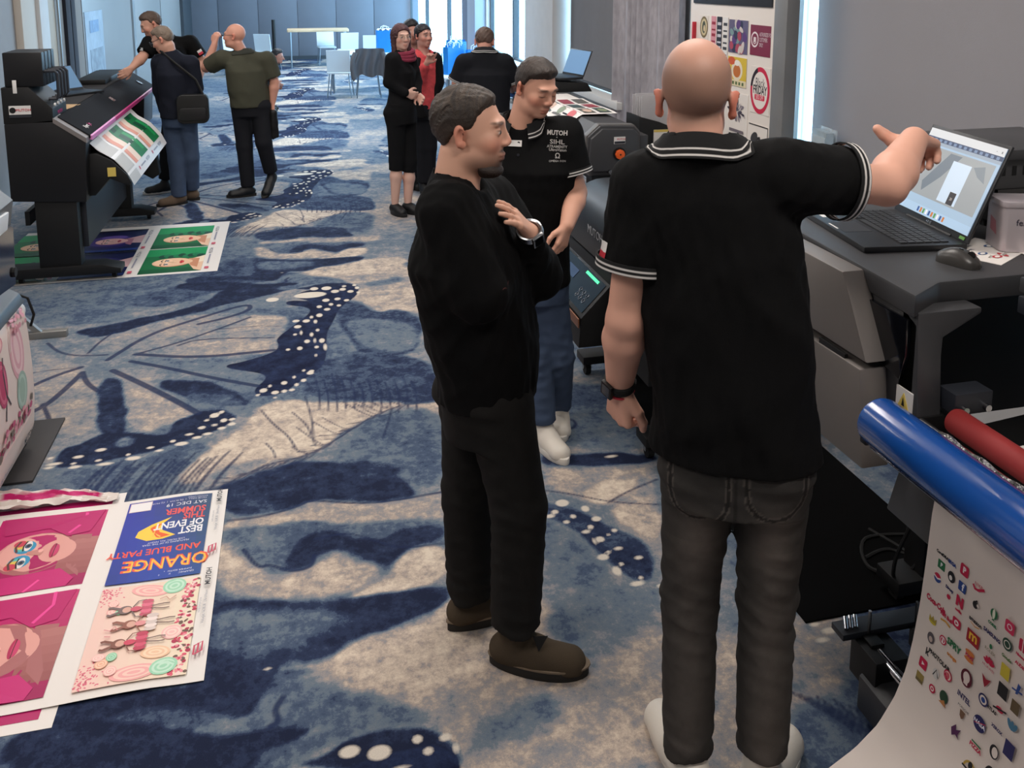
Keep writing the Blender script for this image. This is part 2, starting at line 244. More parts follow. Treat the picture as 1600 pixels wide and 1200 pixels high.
STROKE=[(0.03,[(-1.097,5.155),(-0.927,5.497),(-0.661,5.69),(-0.369,5.892),(-0.339,5.773),(-0.47,5.666),(-0.651,5.59)]),(0.018,[(-0.967,5.196),(-0.741,5.311),(-0.461,5.531),(-0.342,5.635)]),(0.015,[(-0.737,5.271),(-0.628,5.351),(-0.19,5.26)]),(0.009,[(-0.549,5.467),(-0.319,5.484),(-0.147,5.433)]),(0.033,[(-0.954,5.2),(-0.601,5.063),(-0.187,5.073)]),(0.03,[(-0.966,5.106),(-0.755,4.967),(-0.493,4.769),(-0.257,4.616)]),(0.036,[(-1.043,5.003),(-0.864,4.796),(-0.679,4.568),(-0.535,4.376)]),(0.03,[(-1.42,4.9),(-1.332,5.007),(-1.219,5.087)]),(0.033,[(-1.34,4.586),(-1.286,4.657),(-1.239,4.825),(-1.197,5.014)]),(0.018,[(-1.488,5.493),(-1.396,5.337),(-1.281,5.254),(-1.112,5.231)]),(0.015,[(-1.224,5.277),(-1.193,5.441),(-1.133,5.589)]),(0.021,[(-1.312,4.664),(-1.258,4.539),(-1.225,4.45)]),(0.027,[(-1.195,5.007),(-1.146,4.865),(-1.067,4.752)]),(0.009,[(-1.464,5.072),(-1.39,5.088),(-1.221,5.098)]),(0.015,[(-0.261,3.211),(-0.204,3.088),(-0.163,3.101),(-0.087,3.037),(-0.012,3.049),(-0.001,3.116)]),(0.009,[(0.002,3.213),(0.133,3.229),(0.246,3.129),(0.321,3.078),(0.491,3.069)]),(0.012,[(-0.332,3.416),(-0.19,3.412),(-0.046,3.453),(-0.013,3.488),(0.228,3.391),(0.537,3.413)]),(0.009,[(0.919,3.337),(1.051,3.272),(1.193,3.174),(1.383,3.111)]),(0.009,[(1.182,3.176),(1.293,3.235),(1.445,3.288)]),(0.018,[(-0.109,2.455),(-0.135,2.411),(-0.116,2.367),(-0.145,2.356)]),(0.015,[(1.176,3.961),(1.166,3.944),(1.15,3.934),(1.132,3.933),(1.117,3.942),(1.109,3.958),(1.109,3.978),(1.119,3.995),(1.135,4.006),(1.153,4.007),(1.169,3.998),(1.177,3.981),(1.176,3.961)]),(0.015,[(1.251,3.83),(1.238,3.807),(1.217,3.794),(1.195,3.792),(1.177,3.803),(1.168,3.825),(1.169,3.85),(1.182,3.873),(1.203,3.888),(1.225,3.889),(1.244,3.878),(1.253,3.856),(1.251,3.83)]),(0.009,[(0.637,4.218),(0.453,4.228),(0.289,4.135),(0.13,3.967),(-0.015,3.837),(-0.195,3.813),(-0.403,3.655)]),(0.0067,[(0.575,4.221),(0.551,4.243),(0.51,4.341)]),(0.0067,[(0.55,4.223),(0.505,4.254),(0.442,4.364)]),(0.0067,[(0.525,4.224),(0.485,4.267),(0.428,4.389)]),(0.0067,[(0.499,4.225),(0.472,4.237),(0.427,4.326)]),(0.0067,[(0.474,4.227),(0.404,4.143),(0.319,4.132)]),(0.0067,[(0.449,4.225),(0.39,4.292),(0.311,4.439)]),(0.0067,[(0.423,4.211),(0.371,4.221),(0.299,4.306)]),(0.0067,[(0.398,4.197),(0.337,4.238),(0.255,4.357)]),(0.0067,[(0.374,4.183),(0.281,4.1),(0.173,4.089)]),(0.0067,[(0.349,4.169),(0.298,4.227),(0.225,4.362)]),(0.0067,[(0.325,4.155),(0.289,4.187),(0.232,4.293)]),(0.0067,[(0.3,4.141),(0.243,4.202),(0.163,4.34)]),(0.0067,[(0.277,4.122),(0.221,4.048),(0.148,4.044)]),(0.0067,[(0.255,4.099),(0.205,4.031),(0.136,4.031)]),(0.0067,[(0.233,4.076),(0.158,4.005),(0.065,4.003)]),(0.0067,[(0.212,4.053),(0.134,3.998),(0.038,4.01)]),(0.0067,[(0.19,4.031),(0.136,4.075),(0.059,4.191)]),(0.0067,[(0.169,4.009),(0.126,3.957),(0.063,3.971)]),(0.0067,[(0.149,3.987),(0.094,4.036),(0.017,4.156)]),(0.0067,[(0.128,3.965),(0.073,3.914),(-0.003,3.927)]),(0.0067,[(0.107,3.947),(0.063,3.882),(-0.0,3.881)]),(0.0067,[(0.086,3.928),(0.024,3.875),(-0.059,3.885)]),(0.0067,[(0.066,3.909),(0.013,3.98),(-0.064,4.122)]),(0.0067,[(0.046,3.891),(-0.019,3.806),(-0.103,3.783)]),(0.0067,[(0.026,3.873),(-0.046,3.826),(-0.139,3.84)]),(0.0067,[(0.006,3.855),(-0.029,3.864),(-0.086,3.935)]),(0.0067,[(-0.014,3.838),(-0.056,3.795),(-0.119,3.812)]),(0.0067,[(-0.035,3.834),(-0.081,3.778),(-0.148,3.783)]),(0.0067,[(-0.057,3.831),(-0.129,3.741),(-0.221,3.712)]),(0.0067,[(-0.079,3.828),(-0.144,3.776),(-0.231,3.784)]),(0.0067,[(-0.1,3.826),(-0.157,3.757),(-0.234,3.748)]),(0.0067,[(-0.122,3.823),(-0.154,3.769),(-0.208,3.774)]),(0.0067,[(-0.143,3.82),(-0.19,3.76),(-0.26,3.76)]),(0.0067,[(-0.165,3.817),(-0.226,3.747),(-0.308,3.737)]),(0.0067,[(-0.186,3.815),(-0.239,3.753),(-0.315,3.75)]),(0.0067,[(-0.206,3.805),(-0.244,3.753),(-0.304,3.76)]),(0.0067,[(-0.225,3.791),(-0.258,3.741),(-0.316,3.75)]),(0.0067,[(-0.243,3.777),(-0.295,3.708),(-0.37,3.697)]),(0.0067,[(-0.262,3.763),(-0.308,3.724),(-0.378,3.742)]),(0.0067,[(-0.28,3.749),(-0.332,3.702),(-0.407,3.712)]),(0.0067,[(-0.298,3.735),(-0.359,3.678),(-0.442,3.678)]),(0.0067,[(-0.316,3.721),(-0.358,3.655),(-0.424,3.644)]),(0.0067,[(-0.334,3.707),(-0.377,3.659),(-0.445,3.666)]),(0.0067,[(-0.351,3.694),(-0.392,3.643),(-0.457,3.647)]),(0.0067,[(-0.369,3.681),(-0.398,3.633),(-0.451,3.641)]),(0.0067,[(-0.386,3.667),(-0.451,3.602),(-0.539,3.592)]),(0.009,[(-0.91,3.927),(-0.955,3.793),(-0.985,3.629)]),(0.009,[(-0.894,3.938),(-0.94,3.803),(-0.97,3.638)]),(0.009,[(-0.887,3.968),(-0.933,3.832),(-0.954,3.662)]),(0.009,[(-0.867,3.959),(-0.914,3.823),(-0.935,3.653)]),(0.009,[(-0.844,3.955),(-0.892,3.82),(-0.91,3.649)]),(0.009,[(-0.831,3.972),(-0.88,3.835),(-0.91,3.666)]),(0.009,[(-0.82,3.993),(-0.869,3.854),(-0.897,3.682)]),(0.009,[(-0.79,3.945),(-0.84,3.809),(-0.865,3.64)]),(0.009,[(-0.77,3.92),(-0.82,3.786),(-0.844,3.618)]),(0.009,[(-0.762,3.979),(-0.813,3.84),(-0.839,3.669)]),(0.009,[(-0.738,3.954),(-0.79,3.817),(-0.83,3.65)]),(0.009,[(-0.723,3.964),(-0.775,3.826),(-0.81,3.657)]),(0.009,[(-0.688,3.907),(-0.741,3.773),(-0.766,3.605)]),(0.009,[(-0.675,3.918),(-0.729,3.783),(-0.753,3.614)]),(0.009,[(-0.664,3.981),(-0.72,3.842),(-0.759,3.671)]),(0.009,[(-0.637,3.945),(-0.693,3.808),(-0.718,3.636)]),(0.009,[(-0.63,3.958),(-0.686,3.82),(-0.729,3.651)]),(0.009,[(-0.606,3.933),(-0.663,3.797),(-0.697,3.627)]),(0.009,[(-0.586,3.928),(-0.644,3.792),(-0.677,3.623)]),(0.009,[(-0.566,3.921),(-0.624,3.785),(-0.662,3.617)]),(0.009,[(-0.545,3.942),(-0.604,3.804),(-0.637,3.633)]),(0.009,[(-0.526,3.909),(-0.586,3.773),(-0.627,3.606)]),(0.009,[(-0.51,3.987),(-0.571,3.846),(-0.609,3.671)]),(0.009,[(-0.487,3.922),(-0.548,3.786),(-0.591,3.617)]),(0.009,[(-0.467,3.904),(-0.53,3.769),(-0.576,3.602)]),(0.009,[(-0.452,3.932),(-0.515,3.795),(-0.562,3.625)]),(0.009,[(-0.435,3.921),(-0.499,3.785),(-0.545,3.616)]),(0.009,[(-0.412,3.936),(-0.477,3.798),(-0.512,3.625)]),(0.009,[(-0.393,3.901),(-0.458,3.765),(-0.507,3.598)]),(0.009,[(-0.376,3.943),(-0.442,3.804),(-0.486,3.632)]),(0.009,[(-0.358,3.971),(-0.425,3.83),(-0.481,3.658)]),(0.009,[(-0.332,3.887),(-0.399,3.751),(-0.44,3.582)]),(0.009,[(-0.322,3.894),(-0.389,3.758),(-0.436,3.589)]),(0.009,[(-0.303,3.94),(-0.372,3.8),(-0.426,3.629)]),(0.009,[(0.033,4.686),(0.057,4.448),(0.049,4.277)]),(0.009,[(0.078,4.61),(0.101,4.437),(0.091,4.247)]),(0.009,[(0.127,4.683),(0.146,4.426),(0.134,4.229)]),(0.009,[(0.172,4.616),(0.19,4.415),(0.178,4.249)]),(0.009,[(0.217,4.589),(0.235,4.404),(0.222,4.252)]),(0.009,[(0.26,4.536),(0.28,4.394),(0.266,4.247)]),(0.009,[(0.31,4.568),(0.324,4.383),(0.309,4.24)]),(0.009,[(0.355,4.548),(0.369,4.372),(0.347,4.169)]),(0.009,[(0.398,4.503),(0.413,4.361),(0.396,4.222)]),(0.009,[(0.447,4.524),(0.458,4.35),(0.432,4.149)]),(0.009,[(0.5,4.567),(0.503,4.339),(0.48,4.178)]),(0.009,[(0.538,4.491),(0.547,4.328),(0.519,4.141)]),(0.0105,[(-0.235,4.339),(-0.169,4.167),(-0.101,4.048),(-0.063,3.906)]),(0.009,[(-0.084,4.28),(-0.01,4.128),(0.022,3.921)]),(0.009,[(-0.018,4.436),(0.01,4.203),(0.017,3.995)]),(0.009,[(-0.201,3.999),(-0.164,3.919),(-0.157,3.86)]),(0.009,[(0.406,4.217),(0.371,4.061),(0.331,3.918)]),(0.0075,[(1.371,2.134),(1.436,2.03),(1.512,1.908)]),(0.0075,[(1.386,2.111),(1.453,2.014),(1.509,1.9)]),(0.0075,[(1.406,2.097),(1.47,1.998),(1.542,1.883)]),(0.0075,[(1.424,2.081),(1.487,1.982),(1.555,1.871)]),(0.0075,[(1.45,2.079),(1.503,1.966),(1.567,1.86)]),(0.0075,[(1.456,2.045),(1.52,1.951),(1.567,1.851)]),(0.0075,[(1.492,2.056),(1.536,1.935),(1.572,1.841)]),(0.0075,[(1.495,2.019),(1.553,1.92),(1.656,1.812)]),(0.0075,[(1.527,2.025),(1.569,1.905),(1.623,1.812)]),(0.0075,[(1.546,2.012),(1.585,1.89),(1.662,1.794)]),(0.0075,[(1.557,1.989),(1.601,1.875),(1.694,1.778)]),(0.0075,[(1.582,1.984),(1.616,1.86),(1.714,1.765)]),(0.0075,[(1.594,1.962),(1.632,1.846),(1.726,1.754)]),(0.0075,[(1.603,1.938),(1.647,1.831),(1.749,1.74)])]
DOT=[(0.036,5.955,0.124,0.066),(-0.212,5.923,0.049,0.045),(0.065,6.075,0.033,0.037),(0.148,6.065,0.04,0.043),(0.203,5.988,0.032,0.037),(0.257,6.017,0.025,0.032),(0.27,6.079,0.018,0.022),(0.307,5.962,0.025,0.031),(0.356,6.025,0.018,0.032),(0.342,6.084,0.018,0.022),(0.358,5.929,0.014,0.026),(0.213,5.835,0.024,0.03),(0.136,5.828,0.028,0.035),(0.166,5.742,0.017,0.029),(0.09,5.717,0.02,0.029),(0.271,5.795,0.021,0.025),(0.216,5.71,0.017,0.024),(0.138,5.657,0.024,0.028),(0.086,5.563,0.023,0.036),(0.036,5.543,0.013,0.027),(0.003,5.484,0.026,0.031),(-0.05,5.401,0.026,0.03),(0.059,5.461,0.013,0.035),(-0.066,5.279,0.014,0.02),(-0.03,5.299,0.009,0.037),(0.031,5.255,0.013,0.036),(0.068,5.317,0.013,0.025),(0.089,5.148,0.019,0.039),(0.003,5.157,0.019,0.031),(0.048,5.158,0.009,0.039),(-0.04,5.063,0.018,0.03),(0.056,5.059,0.015,0.023),(0.105,5.047,0.012,0.053),(0.049,4.941,0.009,0.022),(-0.106,5.061,0.015,0.019),(-0.06,5.499,0.026,0.026),(-0.021,4.754,0.011,0.017),(0.013,4.712,0.023,0.023),(-0.073,4.68,0.011,0.02),(-0.023,4.629,0.017,0.022),(-0.124,4.622,0.019,0.025),(-0.06,4.584,0.014,0.022),(-0.229,4.557,0.023,0.028),(-0.169,4.518,0.023,0.024),(-0.123,4.522,0.016,0.021),(-0.084,4.528,0.019,0.018),(-0.197,4.602,0.011,0.019),(-0.256,4.509,0.013,0.015),(-0.168,4.458,0.013,0.012),(0.02,4.737,0.017,0.017),(-0.455,4.335,0.026,0.028),(-0.423,4.363,0.016,0.017),(-0.407,4.272,0.019,0.022),(-0.488,4.292,0.015,0.014),(-0.504,4.222,0.021,0.018),(-0.447,4.234,0.018,0.013),(-0.411,4.194,0.022,0.016),(-0.367,4.225,0.023,0.019),(-0.472,4.154,0.025,0.015),(-0.517,4.13,0.024,0.015),(-0.555,4.169,0.022,0.013),(-0.581,4.087,0.034,0.02),(-0.623,4.121,0.015,0.015),(-0.672,4.047,0.021,0.012),(-0.716,4.084,0.019,0.012),(-0.776,4.004,0.037,0.019),(-0.804,4.043,0.012,0.012),(-0.933,4.116,0.026,0.017),(-0.891,3.983,0.039,0.014),(-0.925,4.022,0.016,0.012),(-1.019,4.075,0.026,0.015),(-1.014,3.987,0.03,0.014),(-1.027,4.02,0.014,0.01),(-1.11,4.036,0.037,0.014),(-1.139,4.092,0.014,0.012),(-1.124,4.007,0.023,0.012),(-0.368,4.273,0.02,0.016),(0.073,2.216,0.033,0.023),(0.154,2.193,0.038,0.028),(0.263,2.212,0.017,0.017),(0.287,2.166,0.017,0.015),(0.341,2.2,0.02,0.015),(0.364,2.157,0.011,0.019),(0.205,2.131,0.026,0.007),(-0.157,2.583,0.012,0.006),(0.996,3.217,0.032,0.028),(0.95,3.165,0.017,0.016),(0.922,3.142,0.023,0.014),(1.076,3.157,0.019,0.024),(1.012,3.118,0.014,0.015),(1.097,3.081,0.023,0.019),(1.058,3.036,0.014,0.015),(1.03,3.011,0.02,0.013),(1.141,2.993,0.014,0.013),(1.068,2.953,0.02,0.02),(1.044,2.946,0.009,0.021),(1.109,2.973,0.009,0.009),(1.072,2.872,0.012,0.01),(1.044,2.849,0.025,0.02),(1.117,2.884,0.02,0.012),(1.171,2.815,0.019,0.012),(1.096,2.796,0.011,0.011),(1.066,2.763,0.019,0.029),(1.137,2.708,0.011,0.011),(1.112,2.681,0.031,0.014),(1.082,3.531,0.032,0.026),(0.975,3.089,0.016,0.013),(1.316,3.511,0.032,0.012),(1.187,2.65,0.014,0.012),(1.647,2.314,0.034,0.015),(1.612,2.353,0.021,0.013),(1.597,2.281,0.025,0.012),(1.696,2.341,0.019,0.01)]

PERIOD = 3.9
def poly_sdf(px, py, poly):
    P = np.asarray(poly); n = len(P); d2 = np.full(px.shape, 1e9); inside = np.zeros(px.shape, bool)
    for i in range(n):
        a = P[i]; b = P[(i + 1) % n]; ex, ey = b - a; wx, wy = px - a[0], py - a[1]
        t = np.clip((wx * ex + wy * ey) / (ex * ex + ey * ey + 1e-12), 0, 1)
        d2 = np.minimum(d2, (wx - ex * t) ** 2 + (wy - ey * t) ** 2)
        c = ((a[1] > py) != (b[1] > py)) & (px < (b[0] - a[0]) * (py - a[1]) / (b[1] - a[1] + 1e-12) + a[0])
        inside ^= c
    d = np.sqrt(d2); return np.where(inside, -d, d)
def near_box(x, y, lo, hi): return np.nonzero((x > lo[0]) & (x < hi[0]) & (y > lo[1]) & (y < hi[1]))[0]

def vnoise(x, y, s, seed):
    """smooth value noise"""
    r = np.random.default_rng(seed).random((64, 64)); x = x * s; y = y * s
    i = np.floor(x).astype(int); j = np.floor(y).astype(int); u = x - i; v = y - j; u = u * u * (3 - 2 * u); v = v * v * (3 - 2 * v)
    g = lambda a, b: r[a % 64, b % 64]
    return (g(i, j) * (1 - u) + g(i + 1, j) * u) * (1 - v) + (g(i, j + 1) * (1 - u) + g(i + 1, j + 1) * u) * v

def chaikin(P, closed, n=2):
    P = np.asarray(P, float)
    for _ in range(n):
        A = P if closed else P[:-1]; B = np.roll(P, -1, 0) if closed else P[1:]
        Q = np.empty((2 * len(A), 2)); Q[0::2] = A * .75 + B * .25; Q[1::2] = A * .25 + B * .75
        P = Q if closed else np.concatenate([P[:1], Q, P[-1:]])
    return P
PATCH = [(t, s, chaikin(p, True)) for t, s, p in PATCH]; DARK = [chaikin(p, True) for p in DARK]; STROKE = [(w, chaikin(p, False)) for w, p in STROKE]

def carpet_fields(x, y):
    """pattern woven into the carpet, repeating every PERIOD metres along the room"""
    y0 = 1.85; yy = (y - y0) % PERIOD + y0
    tone = 0.47 + 0.5 * (vnoise(x * .8 + 7, yy, 1.3, 1) - .5) + 0.3 * (vnoise(x, yy, 3.1, 2) - .5)
    edge = np.clip((x + 1.75) / .3, 0, 1)
    dark = np.full(x.shape, 0.2); dot = np.full(x.shape, 0.2); line = np.full(x.shape, 0.2)
    wob = 0.03 * (vnoise(x, yy, 6, 3) - .5) + 0.02 * (vnoise(x, yy, 14, 4) - .5)
    for sh in (-PERIOD, PERIOD, 0):
        for t, sft, pl in PATCH:
            P = np.asarray(pl); q = near_box(x, yy, P.min(0) + (-.15, sh - .15), P.max(0) + (.15, sh + .15))
            if len(q) == 0: continue
            d = poly_sdf(x[q], yy[q] - sh, pl) + wob[q]; m = np.clip(.5 - d / (.9 * sft + .012), 0, 1); m = m * m * (3 - 2 * m)
            tone[q] = tone[q] * (1 - m) + m * (t * .93 + .06 + .12 * (vnoise(x[q], yy[q], 4, 5) - .5))
        for pl in DARK:
            P = np.asarray(pl); q = near_box(x, yy, P.min(0) + (-.2, sh - .2), P.max(0) + (.2, sh + .2))
            if len(q): dark[q] = np.minimum(dark[q], poly_sdf(x[q], yy[q] - sh, pl))
        for wd, pl in STROKE:
            P = np.asarray(pl); q = near_box(x, yy, P.min(0) + (-.06, sh - .06), P.max(0) + (.06, sh + .06))
            if len(q) == 0: continue
            px, py = x[q], yy[q] - sh; best = np.full(px.shape, .2)
            for a, b in zip(P[:-1], P[1:]):
                e = b - a; t = np.clip(((px - a[0]) * e[0] + (py - a[1]) * e[1]) / (e @ e + 1e-12), 0, 1)
                best = np.minimum(best, np.hypot(px - a[0] - e[0] * t, py - a[1] - e[1] * t))
            line[q] = np.minimum(line[q], best - wd * .5)
        for cx, cy, ra, rb in DOT:
            ra, rb = ra * .86, rb * .86
            q = near_box(x, yy, (cx - ra - .04, cy + sh - rb - .04), (cx + ra + .04, cy + sh + rb + .04))
            if cy > 5.75: q = q[y[q] > 4]
            if cy < 2.3: q = q[y[q] < 4]
            if len(q) == 0: continue
            d = (np.hypot((x[q] - cx) / ra, (yy[q] - sh - cy) / rb) - 1) * min(ra, rb)
            dot[q] = np.minimum(dot[q], d)
    return tone, dark, dot, line

def make_floor():
    ys = [-3.0, -1.0, 0.5, 1.2]; y = 1.5
    while y < 24.6:
        ys.append(y); y += 0.0105 if y < 4.2 else (0.016 if y < 6.6 else (0.03 if y < 10.5 else 0.07))
    xs = list(np.arange(-2.7, -1.5, .05)) + list(np.arange(-1.5, 1.75, .0105)) + list(np.arange(1.75, 3.06, .03))
    xs = np.array(xs); ys = np.array(ys); X, Y = np.meshgrid(xs, ys, indexing='ij')
    x, y = X.ravel(), Y.ravel()
    f = carpet_fields(x, y)
    idx = np.arange(len(x)).reshape(X.shape)
    F = np.stack([idx[:-1, :-1], idx[1:, :-1], idx[1:, 1:], idx[:-1, 1:]], -1).reshape(-1, 4)
    me = rawmesh('floor', np.stack([x, y, 0 * x], 1), F)
    for nm, v in zip(('tone', 'dark', 'dot', 'line'), f):
        a = me.attributes.new(nm, 'FLOAT', 'POINT'); a.data.foreach_set('value', v.astype(np.float32))
    m = bpy.data.materials.new('patterned_carpet'); m.use_nodes = True; nt = m.node_tree; N = nt.nodes; L = nt.links
    b = N['Principled BSDF']; b.inputs['Roughness'].default_value = 0.95; b.inputs['Specular IOR Level'].default_value = 0.15
    b.inputs['Sheen Weight'].default_value = 0.0
    tc = N.new('ShaderNodeTexCoord')
    def att(n): a = N.new('ShaderNodeAttribute'); a.attribute_name = n; return a.outputs['Fac']
    def noise(s, d, r=.6):
        n = N.new('ShaderNodeTexNoise'); n.inputs['Scale'].default_value = s; n.inputs['Detail'].default_value = d
        n.inputs['Roughness'].default_value = r; L.new(tc.outputs['Object'], n.inputs['Vector']); return n.outputs['Fac']
    def mth(op, a, c, cl=False):
        q = N.new('ShaderNodeMath'); q.operation = op; q.use_clamp = cl
        for i, v in enumerate((a, c)):
            if isinstance(v, (int, float)): q.inputs[i].default_value = v
            else: L.new(v, q.inputs[i])
        return q.outputs[0]
    n1 = noise(9, 9, .72); n2 = noise(28, 8, .78)
    wob = mth('ADD', mth('MULTIPLY', mth('SUBTRACT', n1, .5), .95), mth('MULTIPLY', mth('SUBTRACT', n2, .5), .75))
    tone = mth('ADD', att('tone'), wob)
    ramp = N.new('ShaderNodeValToRGB'); L.new(tone, ramp.inputs[0]); e = ramp.color_ramp
    stops = [(0.0, (218, 204, 186)), (0.10, (200, 184, 168)), (0.22, (172, 158, 148)), (0.27, (152, 146, 144)), (0.38, (134, 136, 142)),
             (0.44, (112, 122, 132)), (0.58, (98, 112, 128)), (0.64, (78, 92, 114)), (0.76, (66, 80, 104)), (0.81, (46, 57, 84)), (0.95, (38, 47, 73)), (1.0, (30, 37, 60))]
    while len(e.elements) < len(stops): e.elements.new(0.5)
    for el, (p, c) in zip(e.elements, stops): el.position = p; el.color = lin(c) + (1,)
    def mask(d, off, soft, amp):
        z = mth('ADD', d, mth('MULTIPLY', mth('SUBTRACT', n2, .5), amp))
        r = N.new('ShaderNodeMapRange'); r.inputs[1].default_value = off + soft; r.inputs[2].default_value = off - soft
        r.inputs[3].default_value = 0; r.inputs[4].default_value = 1; L.new(z, r.inputs[0]); return r.outputs[0]
    def mix(a, c, fac):
        q = N.new('ShaderNodeMix'); q.data_type = 'RGBA'; L.new(fac, q.inputs[0]); L.new(a, q.inputs[6])
        if isinstance(c, tuple): q.inputs[7].default_value = lin(c) + (1,)
        else: L.new(c, q.inputs[7])
        return q.outputs[2]
    nav = N.new('ShaderNodeValToRGB'); L.new(n1, nav.inputs[0]); nav.color_ramp.elements[0].color = lin((20, 25, 50)) + (1,)
    nav.color_ramp.elements[0].position = .42; nav.color_ramp.elements[1].color = lin((42, 54, 86)) + (1,); nav.color_ramp.elements[1].position = .66
    col = mix(ramp.outputs[0], nav.outputs[0], mask(att('dark'), 0, .004, .02))
    col = mix(col, (34, 45, 78), mth('MULTIPLY', mask(att('line'), 0.001, .0045, .008), .85))
    col = mix(col, (216, 206, 192), mask(att('dot'), 0, .004, .006))
    pile = noise(420, 2); fac = N.new('ShaderNodeMapRange'); L.new(pile, fac.inputs[0]); fac.inputs[1].default_value = .3; fac.inputs[2].default_value = .7
    fac.inputs[3].default_value = .86; fac.inputs[4].default_value = 1.14
    mu = N.new('ShaderNodeMix'); mu.data_type = 'RGBA'; mu.blend_type = 'MULTIPLY'; mu.inputs[0].default_value = 1
    L.new(col, mu.inputs[6]); L.new(fac.outputs[0], mu.inputs[7]); L.new(mu.outputs[2], b.inputs['Base Color'])
    bp = N.new('ShaderNodeBump'); bp.inputs['Strength'].default_value = .25; bp.inputs['Distance'].default_value = .003
    L.new(pile, bp.inputs['Height']); L.new(bp.outputs['Normal'], b.inputs['Normal'])
    tag(link('floor', me, m), 'carpet with blue, navy and cream butterfly and feather pattern', 'floor', kind='structure')
make_floor()

# ------------------------------------------------------------------ the room
M_white = mat('white_paint', (206, 204, 202), .7, bump=.05, var=.03)
M_wallgrey = mat('grey_paint', (150, 148, 148), .75, var=.03)
M_back = mat('blue_grey_panel', (104, 108, 118), .6, var=.05, vscale=2.0)
M_blind = mat('roller_blind_cloth', (146, 144, 148), .85, bump=.15, bscale=300, var=.03, vscale=1.5)
M_dblind = mat('dark_roller_blind_cloth', (118, 116, 118), .85, bump=.15, bscale=300, var=.03)
M_tan = mat('tan_window_frame', (170, 150, 128), .5)
M_frame = mat('dark_window_frame', (60, 66, 72), .45)
M_alu = mat('aluminium_frame', (165, 168, 170), .35, metal=.7)
M_sill = mat('white_sill', (222, 220, 216), .45)
M_cream = mat('cream_column_paint', (200, 190, 178), .7)
M_glass = None
def glass_mat(name, tint=(0.80, 0.93, 1.0), gloss=.08):
    m = bpy.data.materials.new(name); m.use_nodes = True; nt = m.node_tree; N = nt.nodes; L = nt.links
    N.remove(N['Principled BSDF']); out = N['Material Output']
    t = N.new('ShaderNodeBsdfTransparent'); t.inputs[0].default_value = tint + (1,)
    g = N.new('ShaderNodeBsdfGlossy'); g.inputs['Roughness'].default_value = .03
    mx = N.new('ShaderNodeMixShader'); mx.inputs[0].default_value = gloss
    L.new(t.outputs[0], mx.inputs[1]); L.new(g.outputs[0], mx.inputs[2]); L.new(mx.outputs[0], out.inputs[0])
    return m
M_glass = glass_mat('window_glass')
def struct(name, mb, m, label=None, cat=None, bevel=0.0):
    o = mb.build(name, m, bevel=bevel); tag(o, label, cat, kind='structure'); return o

H = 3.4
struct('ceiling', MB().box((-2.9, -3, H), (3.3, 24.6, H + .1)), M_white, 'white ceiling above the showroom', 'ceiling')
struct('wall_front', MB().box((-2.9, -3.1, 0), (3.3, -3.0, H)), M_white, 'pale wall behind the viewer', 'wall')
wb = struct('wall_back', MB().box((-2.9, 24.3, 0), (3.3, 24.4, H)), M_back, 'blue grey partition wall at the far end', 'wall')
for i in range(6):                                    # partition leaves
    MB().box((-2.9 + i * 1.0, 24.275, 0.06), (-2.9 + i * 1.0 + .985, 24.3, H)).build('panel', M_back, wb, bevel=.004)
tag(MB().box((-2.9, 24.24, 0), (3.0, 24.275, .10)).build('baseboard_back', M_frame), 'dark skirting below the far partition', 'baseboard', kind='structure')
# left wall: solid near part, column, dark door recess, bright glazed part
wl = struct('wall_left', MB().box((-2.75, -3, 0), (-2.65, 9.1, H)).box((-2.75, 9.1, 0), (-2.65, 24.4, H)), M_wallgrey, 'grey side wall behind the black plotter', 'wall')
MB().box((-2.65, 9.62, 0), (-2.58, 10.12, H)).build('pilaster', M_cream, wl, bevel=.006)
MB().box((-2.65, 10.12, 0), (-2.54, 10.45, H)).build('pilaster', M_white, wl, bevel=.006)
MB().box((-2.65, 10.5, 0), (-2.60, 10.95, H)).build('frame_panel', M_tan, wl, bevel=.004)
MB().tube((-2.57, 10.98, 0), (-2.57, 10.98, 3.0), .012).build('cable_conduit', M_alu, wl)
MB().box((-2.65, 11.05, 0), (-2.62, 11.4, H)).build('frame_panel', mat('taupe_panel', (120, 112, 106), .7), wl, bevel=.004)
MB().box((-2.65, 11.4, 0), (-2.58, 11.62, H)).build('curtain_edge', mat('dark_drape', (44, 46, 54), .9), wl, bevel=.01)
MB().box((-2.65, 11.66, 0), (-2.58, 11.85, H)).build('curtain_edge', mat('dark_drape', (44, 46, 54), .9), wl, bevel=.01)
MB().box((-2.65, 11.9, 0), (-2.61, 12.3, H)).build('frame_panel', mat('taupe_panel', (120, 112, 106), .7), wl, bevel=.004)
M_gloss = mat('pale_blue_lacquer', (138, 138, 138), .4, var=.04, vscale=1.0)
for (a, b) in ((12.35, 15.9), (16.0, 19.2), (19.3, 22.4)):
    MB().box((-2.65, a, .05), (-2.61, b, H)).build('lacquered_panel', M_gloss, wl, bevel=.004)
MB().box((-2.62, 15.85, 0), (-2.58, 16.05, H)).build('trim_strip', M_alu, wl)
MB().box((-2.65, 22.5, 0), (-2.55, 24.3, H)).build('frame_panel', M_frame, wl)
po = MB().box((-2.61, 12.4, .55), (-2.60, 13.5, 1.70)).build('wall_notice', mat('notice_print', (150, 164, 178), .5, var=.18, vscale=6), bevel=.0)
tag(po, 'tall pale grey notice on the glossy side wall beyond the plotter', 'poster')
MB().box((-2.598, 12.65, 1.42), (-2.596, 13.2, 1.58)).build('printed_field', mat('notice_blue', (112, 140, 172), .5, var=.2, vscale=14), po)
MB().box((-2.598, 12.6, .62), (-2.596, 13.4, 1.2)).build('printed_field', mat('notice_grey', (128, 140, 152), .5, var=.35, vscale=9), po)

